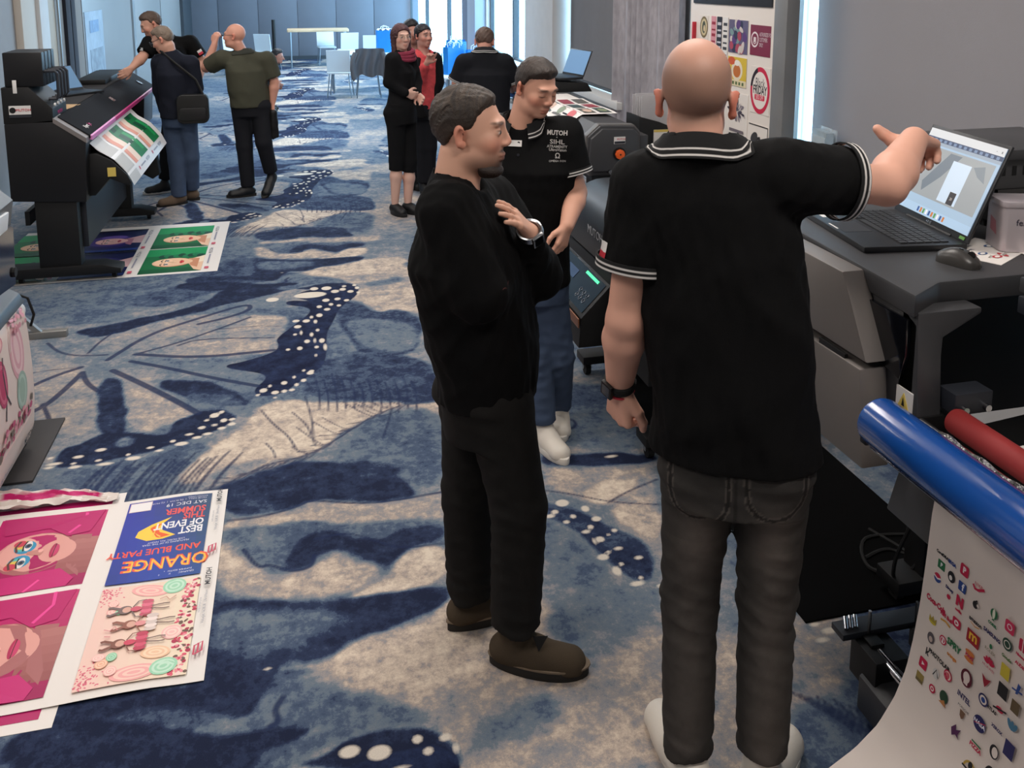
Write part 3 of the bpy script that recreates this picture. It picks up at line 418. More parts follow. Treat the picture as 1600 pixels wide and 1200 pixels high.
# right wall (windows with sills, blinds, pillars)
XR = 3.0
wr = struct('wall_right', MB().box((XR, -3, 0), (XR + .2, 24.4, .16)).box((XR, 1.5, .16), (XR + .2, 5.05, .95)).box((XR, 7.5, .16), (XR + .2, 9.5, .95)).box((XR, 11.0, .16), (XR + .2, 14.05, .95)).box((XR, -3, 3.2), (XR + .2, 24.4, H))
            .box((XR, 5.05, .16), (XR + .2, 7.5, 3.2)).box((XR, 9.5, .16), (XR + .2, 11.0, 3.2)).box((XR, 14.05, .16), (XR + .2, 15.45, 3.2)).box((XR, -3, .16), (XR + .2, 1.5, 3.2)),
            M_white, 'white window wall with pillars and sills', 'wall')
MB().box((XR - .22, 9.52, 0), (XR, 10.75, H)).build('pillar', M_white, wr, bevel=.008)
MB().box((XR - .18, 14.1, 0), (XR, 14.75, H)).build('pillar', mat('pale_blue_grey_paint', (158, 168, 182), .7), wr, bevel=.008)
MB().box((XR - .14, 14.8, 0), (XR, 15.45, H)).build('pillar', mat('slate_paint', (104, 114, 132), .7), wr, bevel=.008)
MB().box((XR - .10, 10.8, 0), (XR + .02, 11.05, H)).build('window_surround', M_tan, wr, bevel=.004)
MB().box((XR - .16, 1.5, .95), (XR + .1, 5.02, 1.0)).build('sill', M_sill, wr, bevel=.008)
MB().box((XR - .20, 7.5, .95), (XR + .1, 9.5, 1.02)).build('sill', M_sill, wr, bevel=.008)
MB().box((XR - .10, 11.05, .92), (XR + .1, 14.05, .97)).build('sill', M_sill, wr, bevel=.008)
wn = [0]
def window(y0, y1, z0, z1, mull, m, label):
    wn[0] += 1
    o = MB().box((XR + .06, y0, z0), (XR + .12, y0 + .05, z1)).box((XR + .06, y1 - .05, z0), (XR + .12, y1, z1)).box((XR + .06, y0, z0), (XR + .12, y1, z0 + .05)).box((XR + .06, y0, z1 - .05), (XR + .12, y1, z1)).build('window_%d' % wn[0], m)
    tag(o, label, 'window', kind='structure')
    cuts = [y0 + .05] + mull + [y1 - .05]
    for yy in mull: MB().box((XR + .05, yy - .04, z0), (XR + .13, yy + .04, z1)).build('mullion', m, o)
    for a, b in zip(cuts[:-1], cuts[1:]):
        MB().box((XR + .085, a, z0 + .04), (XR + .095, b, z1 - .04)).build('pane', M_glass, o)
    area('window_portal', (XR + .16, (y0 + y1) / 2, (z0 + z1) / 2), (z1 - z0, y1 - y0), 1, (1, 1, 1), (0, math.radians(90), 0), portal=True)
window(15.45, 24.2, .16, 3.2, [18.1, 21.2], M_frame, 'tall far window with slim dark mullions')
window(11.05, 14.05, .16 + .79, 3.2, [12.45], M_frame, 'bright window beside the tan surround, one dark mullion')
window(7.5, 9.5, 1.0, 3.2, [], M_alu, 'window behind the dark grey roller blind')
window(1.5, 5.0, 1.0, 3.2, [3.2], M_alu, 'near window mostly covered by the large grey blind')
def blind(y0, y1, z0, x, m, label):
    o = thing('roller_blind', label, 'blind', (x, (y0 + y1) / 2, z0)); hy = (y1 - y0) / 2
    rows = [[(0.004 * math.sin(j * .9), -hy + 2 * hy * j / 24, z) for j in range(25)] for z in np.linspace(0.015, 3.15 - z0, 8)]
    ribbon('blind_cloth', rows, m, o, thick=.002)
    MB().box((-.012, -hy, 0), (.012, hy, .03)).build('bottom_bar', M_alu if m is M_blind else M_frame, o, bevel=.004)
    MB().tube((0, -hy, 3.15 - z0), (0, hy, 3.15 - z0), .035).build('roller_tube', M_alu, o, smooth=True)
blind(1.55, 4.62, 1.115, XR - .05, M_blind, 'large pale grey roller blind above the laptop and pointing hand')
blind(7.52, 9.45, 1.03, XR - .03, M_dblind, 'dark grey roller blind beside the white pillar')

# ------------------------------------------------------------------ flat print on sheets
def circ(cx, cy, rx, ry=None, n=20, rot=0.0, a0=0.0, a1=2 * math.pi):
    ry = rx if ry is None else ry; c, s = math.cos(rot), math.sin(rot); out = []
    full = abs(a1 - a0 - 2 * math.pi) < 1e-6
    for i in range(n):
        t = a0 + (a1 - a0) * i / (n if full else n - 1)
        x, y = rx * math.cos(t), ry * math.sin(t); out.append((cx + x * c - y * s, cy + x * s + y * c))
    return out
def rrect(x0, y0, x1, y1, r):
    out = []
    for cx, cy, a in ((x1 - r, y0 + r, -90), (x1 - r, y1 - r, 0), (x0 + r, y1 - r, 90), (x0 + r, y0 + r, 180)):
        for k in range(4):
            t = math.radians(a + 30 * k); out.append((cx + r * math.cos(t), cy + r * math.sin(t)))
    return out
M_print = mat('printed_ink', rough=.45, attr='col', spec=.4)
_textcache = {}
class Print:
    """ink shapes in the sheet's own metres, mapped onto the sheet by S(x, y, lift)"""
    def __init__(s, S): s.S = S; s.V = []; s.F = []; s.Cc = []; s.layer = 0; s.fr((0, 0), (1, 0), (0, 1))
    def fr(s, o, x, y): s.o, s.x, s.y = o, x, y; return s
    def add(s, pts, faces, col, up=True):
        if up: s.layer += 1
        h = .0006 + .00006 * s.layer; b = len(s.V); lc = lin(col)
        for a, c in pts:
            wx = s.o[0] + s.x[0] * a + s.y[0] * c; wy = s.o[1] + s.x[1] * a + s.y[1] * c
            s.V.append(s.S(wx, wy, h)); s.Cc.append(lc)
        s.F += [tuple(i + b for i in f) for f in faces]; return s
    def poly(s, pts, col, up=True): return s.add(pts, [tuple(range(len(pts)))], col, up)
    def rect(s, x0, y0, x1, y1, col, up=True): return s.poly([(x0, y0), (x1, y0), (x1, y1), (x0, y1)], col, up)
    def ell(s, cx, cy, rx, ry, col, rot=0, n=20, up=True): return s.poly(circ(cx, cy, rx, ry, n, rot), col, up)
    def band(s, cx, cy, r0, r1, col, k=1.0, n=24, a0=0, a1=2 * math.pi, up=True):
        V = []; F = []
        for i in range(n + 1):
            t = a0 + (a1 - a0) * i / n
            V += [(cx + r0 * math.cos(t), cy + k * r0 * math.sin(t)), (cx + r1 * math.cos(t), cy + k * r1 * math.sin(t))]
        for i in range(n): F.append((2 * i, 2 * i + 1, 2 * i + 3, 2 * i + 2))
        return s.add(V, F, col, up)
    def line(s, pts, w, col, up=True):
        V = []; F = []; n = len(pts)
        for i, (x, y) in enumerate(pts):
            a = pts[max(i - 1, 0)]; b = pts[min(i + 1, n - 1)]; dx, dy = b[0] - a[0], b[1] - a[1]; l = math.hypot(dx, dy) + 1e-9
            V += [(x - dy / l * w / 2, y + dx / l * w / 2), (x + dy / l * w / 2, y - dx / l * w / 2)]
        for i in range(n - 1): F.append((2 * i, 2 * i + 1, 2 * i + 3, 2 * i + 2))
        return s.add(V, F, col, up)
    def text(s, body, size, col, x, y, rot=0.0, sx=1.0, align='CENTER', bold=0.0, up=True):
        k = (body, align, round(bold / size, 4))
        if k not in _textcache:
            me = text_mesh(body, 1.0, 0.0, align, bold / size)
            _textcache[k] = ([(v.co.x, v.co.y) for v in me.vertices], [tuple(p.vertices) for p in me.polygons]); bpy.data.meshes.remove(me)
        P, F = _textcache[k]; c, q = math.cos(rot), math.sin(rot)
        return s.add([(x + (a * sx * c - b * q) * size, y + (a * sx * q + b * c) * size) for a, b in P], F, col, up)
    def build(s, name, parent, loc=None, m=None):
        me = rawmesh(name, s.V, s.F, np.asarray(s.Cc)); return link(name, me, m or M_print, parent, loc)

def W(o): return tuple(-v for v in o.location)
M_black = mat('black_plastic', (15, 15, 18), .42, bump=.05, bscale=400)
M_blackm = mat('black_powder_coat', (8, 8, 9), .55, bump=.08, bscale=300)
M_slate = mat('slate_plastic', (40, 43, 50), .5, bump=.05, bscale=400)
M_dgrey = mat('dark_grey_plastic', (62, 62, 64), .42, bump=.06, bscale=400)
M_mgrey = mat('mid_grey_plastic', (92, 90, 88), .45, bump=.06, bscale=400)
M_lgrey = mat('warm_grey_metal', (132, 126, 122), .42, metal=.25, var=.04)
M_silver = mat('silver_metal', (176, 176, 178), .25, metal=1.0)
M_chrome = mat('polished_chrome', (225, 225, 228), .08, metal=1.0)
M_rubber = mat('black_rubber', (16, 16, 17), .8)
M_paper = mat('white_paper', (232, 226, 220), .55)
M_wplastic = mat('white_plastic', (226, 230, 232), .4)
M_screen = mat('screen_glass', (20, 22, 26), .12, coat=.5)
M_tint = mat('tinted_window', (12, 13, 18), .08, coat=.6)
M_pink = mat('pink_stripe', (190, 52, 120), .4)
M_palepink = mat('pale_pink_stripe', (216, 130, 190), .4)
M_stick = mat('sticker_yellow', (216, 190, 96), .5)
M_wsticker = mat('white_sticker', (225, 222, 218), .5)
M_red = mat('red_mark', (196, 44, 60), .5)

def caster(parent, x, y, loc, r=.035):
    c = MB().tube((x - .014, y, r), (x + .014, y, r), r, n=16).build('caster_wheel', M_rubber, parent, smooth=True, loc=loc)
    MB().box((x - .022, y - .012, r), (x - .016, y + .012, r * 2.2)).box((x + .016, y - .012, r), (x + .022, y + .012, r * 2.2)).box((x - .022, y - .016, r * 2.1), (x + .022, y + .016, r * 2.3)).build('caster_fork', M_silver, c)
    return c

# ---- black plotter on the left
def left_plotter():
    o = thing('wide_format_printer', 'black wide plotter with pink stripe and ink tanks, print hanging out in front', 'printer', (-1.68, 8.15, 0)); L = W(o)
    prof = [(-1.94, .61), (-1.46, .58), (-1.435, 1.03), (-1.62, 1.175), (-1.94, 1.15)]
    MB().prism([(p[0], p[1]) for p in prof], 1, 6.6, 6.98).build('end_cover', M_black, o, bevel=.008, loc=L)
    MB().prism([(-1.94, .70), (-1.46, .70), (-1.435, 1.03), (-1.62, 1.175), (-1.94, 1.15)], 1, 9.15, 9.7).build('end_cover', M_black, o, bevel=.012, loc=L)
    MB().prism([(-1.94, .98), (-1.62, .98), (-1.60, 1.172), (-1.94, 1.15)], 1, 6.98, 9.15).build('beam', M_black, o, loc=L)
    # silver chamfer strip on the near end
    MB().add([(-1.634, 6.595, 1.184), (-1.43, 6.595, 1.036), (-1.43, 6.78, 1.043), (-1.634, 6.78, 1.190), (-1.634, 6.595, 1.15), (-1.43, 6.595, 1.0), (-1.43, 6.78, 1.0), (-1.634, 6.78, 1.15)],
             [(0, 1, 2, 3), (0, 4, 5, 1), (1, 5, 6, 2), (2, 6, 7, 3), (3, 7, 4, 0), (4, 7, 6, 5)]).build('end_trim', mat('grey_trim', (118, 112, 110), .5), o, loc=L)
    cv = MB().prism([(-1.62, 1.186), (-1.42, 1.045), (-1.42, 1.02), (-1.62, 1.155)], 1, 6.67, 9.68).build('front_cover', mat('cover_slate', (26, 27, 31), .8, bump=.05, bscale=400, spec=.12), o, bevel=.004, loc=L)
    MB().prism([(-1.427, 1.048), (-1.41, 1.036), (-1.41, 1.008), (-1.427, 1.012)], 1, 6.68, 7.55).build('light_stripe', M_palepink, cv)
    MB().prism([(-1.427, 1.048), (-1.41, 1.036), (-1.41, 1.008), (-1.427, 1.012)], 1, 7.55, 9.66).build('accent_stripe', M_pink, cv)
    sl = Vector((.2, 0, -.141)).normalized()
    lettering('logo_lettering', 'Xpert', .045, M_wsticker, cv, (-1.475, 6.83, 1.0866), (0, 1, 0), tuple(-sl))
    lettering('logo_lettering', 'Jet', .045, M_pink, cv, (-1.475, 6.93, 1.0866), (0, 1, 0), tuple(-sl))
    MB().add([(-1.545, 8.02, 1.1365), (-1.50, 8.02, 1.1045), (-1.50, 8.10, 1.1045), (-1.545, 8.10, 1.1365)], [(0, 1, 2, 3)]).build('badge', M_silver, cv)
    MB().tube((-1.51, 9.35, 1.108), (-1.504, 9.35, 1.118), .035, n=20).build('control_dial', M_silver, cv)
    MB().box((-1.93, 6.99, 1.165), (-1.64, 9.62, 1.18)).build('top_panel', mat('graphite_top', (50, 48, 48), .8, spec=.15), o, bevel=.004, loc=L)
    MB().box((-1.92, 8.65, 1.18), (-1.68, 9.62, 1.225)).build('tool_tray', M_blackm, o, bevel=.008, loc=L)
    MB().box((-1.94, 7.4, 1.18), (-1.92, 9.6, 1.22)).build('rear_rail', M_blackm, o, loc=L)
    # ink unit
    iu = MB().prism([(-1.94, 1.15), (-1.63, 1.15), (-1.63, 1.25), (-1.77, 1.40), (-1.94, 1.40)], 1, 6.6, 6.98).build('ink_unit', M_blackm, o, bevel=.005, loc=L)
    for k in range(4):
        y = 6.62 + k * .085
        MB().box((-1.92, y, 1.40), (-1.675, y + .07, 1.635)).build('ink_tank', M_black, iu, bevel=.01)
        MB().path([(-1.675, y + .035, 1.50), (-1.61, y + .035, 1.50), (-1.595, y + .035, 1.48), (-1.595, y + .035, 1.33), (-1.61, y + .035, 1.31), (-1.66, y + .035, 1.31)], .012, 6).build('tank_handle', M_slate, iu, smooth=True)
        MB().tube((-1.63, y + .035, 1.27), (-1.62, y + .035, 1.27), .011, n=10).build('indicator_light', M_wsticker, iu)
    lettering('logo_lettering', 'MUTOH', .035, M_pink, iu, (-1.6285, 6.79, 1.205), (0, 1, 0), (0, 0, 1))
    st = MB().box((-1.90, 6.596, 1.215), (-1.765, 6.6, 1.275)).build('maker_sticker', M_wsticker, iu)
    MB().box((-1.90, 6.594, 1.195), (-1.765, 6.6, 1.212)).build('sticker_line', M_slate, st)
    MB().tube((-1.877, 6.596, 1.245), (-1.877, 6.594, 1.245), .02, n=14).build('sticker_mark', M_blackm, st)
    lettering('sticker_lettering', 'MUTOH', .026, M_red, st, (-1.81, 6.594, 1.245), (1, 0, 0), (0, 0, 1))
    MB().box((-1.865, 6.594, 1.36), (-1.84, 6.6, 1.45)).build('tape', M_wsticker, iu, bevel=.002)
    # stand
    for y, x0, x1 in ((6.62, -1.80, -1.53), (8.24, -1.80, -1.46)):
        MB().box((x0, y, .07), (x1, y + .12, .62 if y < 7 else .98)).build('stand_leg', M_blackm, o, bevel=.006, loc=L)
        MB().prism([(-2.02, .05), (-1.27, .05), (-1.27, .085), (-1.40, .12), (-2.02, .12)], 1, y - .02, y + .14).build('stand_foot', M_blackm, o, bevel=.005, loc=L)
        for x in (-1.94, -1.33): caster(o, x, y + .06, L, .026)
    MB().box((-1.535, 6.74, .22), (-1.495, 8.26, .60)).build('cross_panel', M_slate, o, bevel=.006, loc=L)
    MB().box((-1.9, 6.74, .40), (-1.87, 8.26, .5)).build('cross_beam', M_blackm, o, loc=L)
    # catch apron with its curved deck
    ap = [(-1.50, .90), (-1.40, .905), (-1.30, .85), (-1.20, .74), (-1.175, .68), (-1.20, .66), (-1.32, .72), (-1.42, .60), (-1.50, .60)]
    A = MB().prism(ap, 1, 6.70, 8.45).build('catch_apron', M_blackm, o, bevel=.006, loc=L)
    MB().box((-1.33, 6.694, .735), (-1.275, 6.698, .80)).build('warning_sticker', M_stick, A)
    MB().prism([(-1.50, .62), (-1.40, .58), (-1.30, .68), (-1.24, .60), (-1.22, .40), (-1.28, .36), (-1.50, .5)], 1, 8.30, 8.40).build('apron_bracket', M_blackm, o, bevel=.004, loc=L)
    # print coming out over the apron
    prf = [(-1.45, .985), (-1.42, .95), (-1.39, .916), (-1.34, .885), (-1.29, .85), (-1.24, .79), (-1.205, .745), (-1.180, .69), (-1.165, .655)]
    s = np.r_[0, np.cumsum(np.hypot(*np.diff(np.array(prf), axis=0).T))]
    def S(a, b, h=0):           # a along the paper, b along the printer
        x = np.interp(a, s, [p[0] for p in prf]); z = np.interp(a, s, [p[1] for p in prf]); return (x + h * 1.5 + .003, b, z + h + .003)
    rows = [[S(a, b) for b in np.linspace(6.72, 8.43, 14)] for a in np.linspace(0, s[-1], 22)]
    sh = ribbon('print_out', rows, mat('media_paper', (228, 226, 224), .4), o, loc=L, thick=.001); e = s[-1]
    pr = Print(S)
    def strip(a0, a1, b0, b1, col):
        n = 8
        pts = [(a0 + (a1 - a0) * i / n, b0) for i in range(n + 1)] + [(a0 + (a1 - a0) * i / n, b1) for i in range(n, -1, -1)]
        V = [(a0 + (a1 - a0) * i / n, b) for i in range(n + 1) for b in (b0, b1)]
        pr.add(V, [(2 * i, 2 * i + 1, 2 * i + 3, 2 * i + 2) for i in range(n)], col)
    strip(0, e, 6.72, 7.02, (188, 186, 182))
    for b in (7.08, 7.72):
        strip(.03, e * .78, b, b + .10, (222, 150, 128)); strip(.03, e * .78, b + .10, b + .24, (236, 214, 196))
        strip(.03, e * .78, b + .24, b + .56, (16, 112, 60)); strip(.03, e * .5, b + .30, b + .42, (8, 72, 44)); strip(.1, e * .7, b + .44, b + .52, (30, 150, 84))
        pr.text('MUTOH', .04, (70, 80, 110), e * .88, b + .42, rot=math.pi / 2); pr.line([(e * .88, b + .10), (e * .88, b + .3)], .012, (150, 150, 160))
        pr.ell(e * .88, b + .03, .016, .016, (200, 60, 90))
    pr.build('printed_picture', sh)
    return o
left_plotter()
def card(name, label, cat, pts, m, thick=.002):
    V = [Vector(p) for p in pts]; c = sum(V, Vector()) / len(V); o = thing(name, label, cat, tuple(c))
    return o
tan = MB().add([(-.12, -.14, 0), (.10, -.16, 0), (.14, .12, 0), (-.08, .16, 0), (-.12, -.14, .002), (.10, -.16, .002), (.14, .12, .002), (-.08, .16, .002)],
               [(0, 1, 2, 3), (4, 5, 6, 7), (0, 1, 5, 4), (1, 2, 6, 5), (2, 3, 7, 6), (3, 0, 4, 7)]).build('sample_card', mat('kraft_card', (196, 160, 116), .7, var=.1), loc=(-1.745, 7.18, 1.181))
tag(tan, 'tan card lying on the black plotter behind the ink tanks', 'card')
MB().box((-.07, -.10, .0022), (.06, .08, .0026)).build('printed_field', mat('card_print', (168, 120, 70), .6, var=.25, vscale=20), tan)

def laptop(name, label, loc, rz, w, d, tilt, scr_mat, scale_keys=True, group=None):
    """open laptop: local x = width, -y = towards its user"""
    o = thing(name, label, 'laptop', loc, rz, group); mb = mat('laptop_black', (30, 31, 34), .38, bump=.05, bscale=500)
    MB().box((-w / 2, -d / 2, 0), (w / 2, d / 2, .018)).build('base', mb, o, bevel=.005)
    if scale_keys:
        kb = MB().box((-w * .45, -d * .12, .018), (w * .45, d * .36, .0185)).build('keyboard', mat('keyboard_deck', (18, 18, 20), .6), o)
        km = mat('keycap', (40, 41, 44), .5); me0 = None
        rows, cols = 6, 16; kw = w * .9 / cols; kd = d * .48 / rows
        for r in range(rows):
            for c in range(cols):
                if r == 0 and 4 <= c < 10: continue
                cx = -w * .45 + (c + .5) * kw; cy = -d * .12 + (r + .5) * kd
                if me0 is None:
                    k = MB().box((-kw * .42, -kd * .42, 0), (kw * .42, kd * .42, .003)).build('key', km, kb, loc=(cx, cy, .0185)); me0 = k.data
                else: link('key', me0, None, kb, (cx, cy, .0185))
        MB().box((-kw * 3, -d * .12 + kd * .1, .0185), (kw * 2, -d * .12 + kd * .9, .0215)).build('space_bar', km, kb)
        MB().box((-w * .16, -d * .45, .018), (w * .12, -d * .17, .0186)).build('touchpad', mat('touchpad', (36, 37, 40), .3), o)
    h = d * .98; c, s = math.cos(tilt), math.sin(tilt)
    lid = MB().box((-w / 2, -.004, 0), (w / 2, .004, h)).build('screen_lid', mb, o, bevel=.003); lid.location = (0, d / 2, .016); lid.rotation_euler = (-tilt, 0, 0)
    MB().tube((-w * .3, d / 2, .016), (w * .3, d / 2, .016), .008, n=10).build('hinge', M_blackm, o, smooth=True)
    sc = MB().box((-w * .475, -.0062, h * .07), (w * .475, -.0045, h * .965)).build('display', scr_mat, lid)
    return o, lid, sc, h
SCR_DIM = mat('dim_screen', (96, 128, 160), .25, emit=.25)
laptop('laptop', 'open laptop seen from behind beyond the ink tanks of the black plotter', (-1.79, 8.0, 1.1805), math.radians(50), .36, .25, math.radians(38), SCR_DIM, False)

# ---- grey printer at the left edge of the picture
def near_left():
    o = thing('roll_printer', 'grey roll printer cut by the left picture edge with pastel print hanging down', 'printer', (-1.62, 3.0, 0)); L = W(o)
    MB().prism([(-2.05, .72), (-1.36, .72), (-1.30, .80), (-1.24, 1.16), (-1.30, 1.22), (-2.05, 1.22)], 1, 3.6, 4.26).build('end_unit', M_mgrey, o, bevel=.01, loc=L)
    MB().prism([(3.62, .86), (4.17, .80), (4.2, 1.05), (4.0, 1.14), (3.62, 1.14)], 0, -1.262, -1.235).build('side_window', M_tint, o, loc=L)
    MB().prism([(3.3, 1.06), (4.12, 1.06), (4.16, 1.13), (3.3, 1.17)], 0, -1.30, -1.232).build('white_cover', M_wplastic, o, bevel=.006, loc=L)
    MB().prism([(-2.05, .80), (-1.34, .80), (-1.34, 1.18), (-2.05, 1.18)], 1, .9, 3.6).build('body', M_dgrey, o, bevel=.01, loc=L)
    MB().prism([(-1.50, .90), (-1.24, .74), (-1.22, .70), (-1.25, .68), (-1.52, .80)], 1, 1.2, 4.22).build('output_tray', M_dgrey, o, bevel=.006, loc=L)
    MB().tube((-1.238, 4.15, .86), (-1.225, 4.15, .86), .022).build('knob', M_blackm, o, loc=L)
    MB().tube((-1.27, 1.2, .655), (-1.27, 4.235, .655), .045, n=20).build('roll_tube', M_wplastic, o, smooth=True, loc=L)
    MB().path([(-1.25, 4.25, .72), (-1.22, 4.26, .70), (-1.20, 4.26, .62), (-1.215, 4.25, .57)], .006).build('cable', M_blackm, o, smooth=True, loc=L)
    for y in (1.4, 3.75):
        MB().box((-1.86, y, .06), (-1.72, y + .12, .8)).build('stand_leg', M_blackm, o, bevel=.006, loc=L)
        MB().box((-2.05, y - .01, .05), (-1.42, y + .13, .11)).build('stand_foot', M_blackm, o, bevel=.006, loc=L)
        for x in (-2.0, -1.46): caster(o, x, y + .06, L, .025)
    prf = [(-1.315, .66), (-1.295, .69), (-1.27, .703), (-1.238, .69), (-1.222, .655), (-1.215, .55), (-1.21, .40), (-1.212, .25), (-1.225, .12), (-1.25, .05), (-1.30, .02), (-1.36, .013)]
    s = np.r_[0, np.cumsum(np.hypot(*np.diff(np.array(prf), axis=0).T))]
    def S(a, b, h=0):
        x = np.interp(a, s, [p[0] for p in prf]); z = np.interp(a, s, [p[1] for p in prf]); return (x + 2 * h + .002, b, z + .002)
    rows = [[S(a, b) for b in np.linspace(2.4, 4.2, 10)] for a in np.linspace(0, s[-1], 40)]
    sh = ribbon('hanging_print', rows, mat('hanging_media', (232, 214, 204), .45), o, loc=L, thick=.001)
    p = Print(S)
    a0 = .09
    p.rect(a0, 2.45, .60, 4.17, (236, 204, 196))
    def drop(a, b, ra, rb, cols, rot=0):
        for k, c in enumerate(cols): p.ell(a, b, ra * (1 - .17 * k), rb * (1 - .22 * k), c, rot)
    drop(.24, 4.02, .135, .09, [(222, 168, 176), (240, 204, 204), (224, 170, 178), (240, 204, 204)], .1)
    drop(.43, 4.03, .085, .07, [(160, 186, 172), (184, 206, 192), (162, 188, 172)])
    drop(.30, 3.80, .10, .06, [(184, 70, 104), (214, 110, 136), (190, 60, 100)])
    p.line([(.20, 3.84), (.26, 3.82), (.36, 3.83), (.46, 3.80)], .012, (70, 60, 64)); p.line([(.36, 3.83), (.42, 3.87)], .010, (70, 60, 64))
    drop(.13, 3.82, .045, .05, [(206, 140, 150), (226, 180, 180)])
    rg = np.random.default_rng(5)
    for k in range(70):
        b = rg.uniform(3.2, 4.15); a = .585 - rg.uniform(0, .075) - (b - 3.2) * .02
        p.ell(a, b, rg.uniform(.008, .02), rg.uniform(.012, .03), [(196, 92, 124), (226, 150, 164), (160, 60, 90), (120, 108, 96)][k % 4], n=8)
    for k in range(20):
        p.ell(.10 + rg.uniform(0, .06), rg.uniform(4.0, 4.16), .010, .016, (214, 150, 160), n=7)
    p.text('MUTOH', .035, (40, 40, 44), .66, 4.06, rot=math.pi / 2, bold=.001); p.text('ValueJet  UltraVision', .024, (110, 116, 140), .66, 3.72, rot=math.pi / 2)
    p.build('printed_picture', sh)
    return o
near_left()
o = MB().box((-.07, -.285, 0), (.075, .285, .012)).build('floor_plate', mat('dark_rubber_plate', (58, 54, 54), .7, var=.1), loc=(-1.235, 4.18, 0), bevel=.003)
tag(o, 'dark flat plate on the carpet beside the hanging pastel print', 'plate')
MB().box((-.06, -.20, .012), (-.035, .06, .05)).build('edge_block', M_blackm, o, bevel=.004)
def roll_stand():
    o = thing('roll_stand', 'grey metal stand foot with brace on the carpet behind the hanging pastel print', 'stand', (-1.65, 5.1, 0)); L = W(o)
    mg = mat('galvanised_steel', (150, 148, 144), .4, metal=.5)
    for y, xe in ((5.59, -1.40), (4.66, -1.385)):
        MB().box((-2.0, y - .025, 0), (xe, y + .025, .04)).build('foot', mg, o, bevel=.004, loc=L)
        MB().box((-1.75, y - .02, .04), (-1.70, y + .02, .9)).build('upright', mg, o, bevel=.003, loc=L)
        MB().prism([(-1.70, .22), (-1.70, .17), (-1.58, .04), (-1.54, .04)], 1, y - .015, y + .015).build('brace', mg, o, loc=L)
    MB().tube((-1.725, 4.62, .9), (-1.725, 5.63, .9), .025).build('cross_bar', mg, o, smooth=True, loc=L)
roll_stand()

# ---- the prints lying on the carpet
def face(p, a, b, w, h, skin, shade, lip, eye, brow, makeup=None):
    """portrait lying on its side: crown towards -a, chin towards +a"""
    E = lambda x, y, rx, ry, c, r=0: p.ell(a + x * w, b + y * h, rx * w, ry * h, c, r)
    p.poly([(a + .30 * w, b + .22 * h), (a + .50 * w, b + .20 * h), (a + .50 * w, b - .42 * h), (a + .36 * w, b - .26 * h)], shade)
    E(.02, 0, .36, .30, shade); E(0, .02, .345, .275, skin); E(.22, .0, .17, .17, skin); E(-.14, .04, .17, .21, tuple(min(255, v + 12) for v in skin))
    for s in (-1, 1):
        if makeup:
            for k, c in enumerate(makeup): E(-.10 - .02 * k, s * .135 + (.02 * k - .03) * s, .10 - .014 * k, .095 - .016 * k, c, .3 * s)
        E(-.075, s * .12, .035, .075, (236, 226, 222)); E(-.075, s * .12, .032, .034, eye); E(-.075, s * .12, .015, .016, (18, 16, 20))
        p.line([(a - .16 * w, b + s * .04 * h), (a - .19 * w, b + s * .12 * h), (a - .16 * w, b + s * .2 * h)], .022 * w, brow)
        p.line([(a - .108 * w, b + s * .05 * h), (a - .118 * w, b + s * .12 * h), (a - .098 * w, b + s * .195 * h)], .014 * w, (30, 24, 28))
    p.poly([(a - .06 * w, b + .03 * h), (a + .07 * w, b + .05 * h), (a + .095 * w, b), (a + .07 * w, b - .05 * h), (a - .06 * w, b - .01 * h)], tuple(max(0, v - 22) for v in skin))
    E(.065, .02, .022, .025, tuple(min(255, v + 16) for v in skin))
    E(.185, 0, .032, .105, lip); E(.205, 0, .030, .088, tuple(min(255, v + 24) for v in lip)); p.line([(a + .193 * w, b - .10 * h), (a + .19 * w, b), (a + .193 * w, b + .10 * h)], .008 * w, (90, 30, 40))

def flat(x, y, h=0): return (x, y, h)
def sheet(name, label, x0, x1, y0, y1, z, curl=None, m=M_paper, n=(24, 14)):
    o = thing(name, label, 'print', ((x0 + x1) / 2, (y0 + y1) / 2, z)); L = (-(x0 + x1) / 2, -(y0 + y1) / 2, 0)
    rows = [[(x, y, .0012 + (curl(x, y) if curl else 0)) for y in np.linspace(y0, y1, n[1])] for x in np.linspace(x0, x1, n[0])]
    sh = ribbon('paper', rows, m, o, loc=L, thick=.001)
    def S(x, y, h): return (x, y, .0014 + h + (curl(x, y) if curl else 0))
    return o, sh, Print(S)
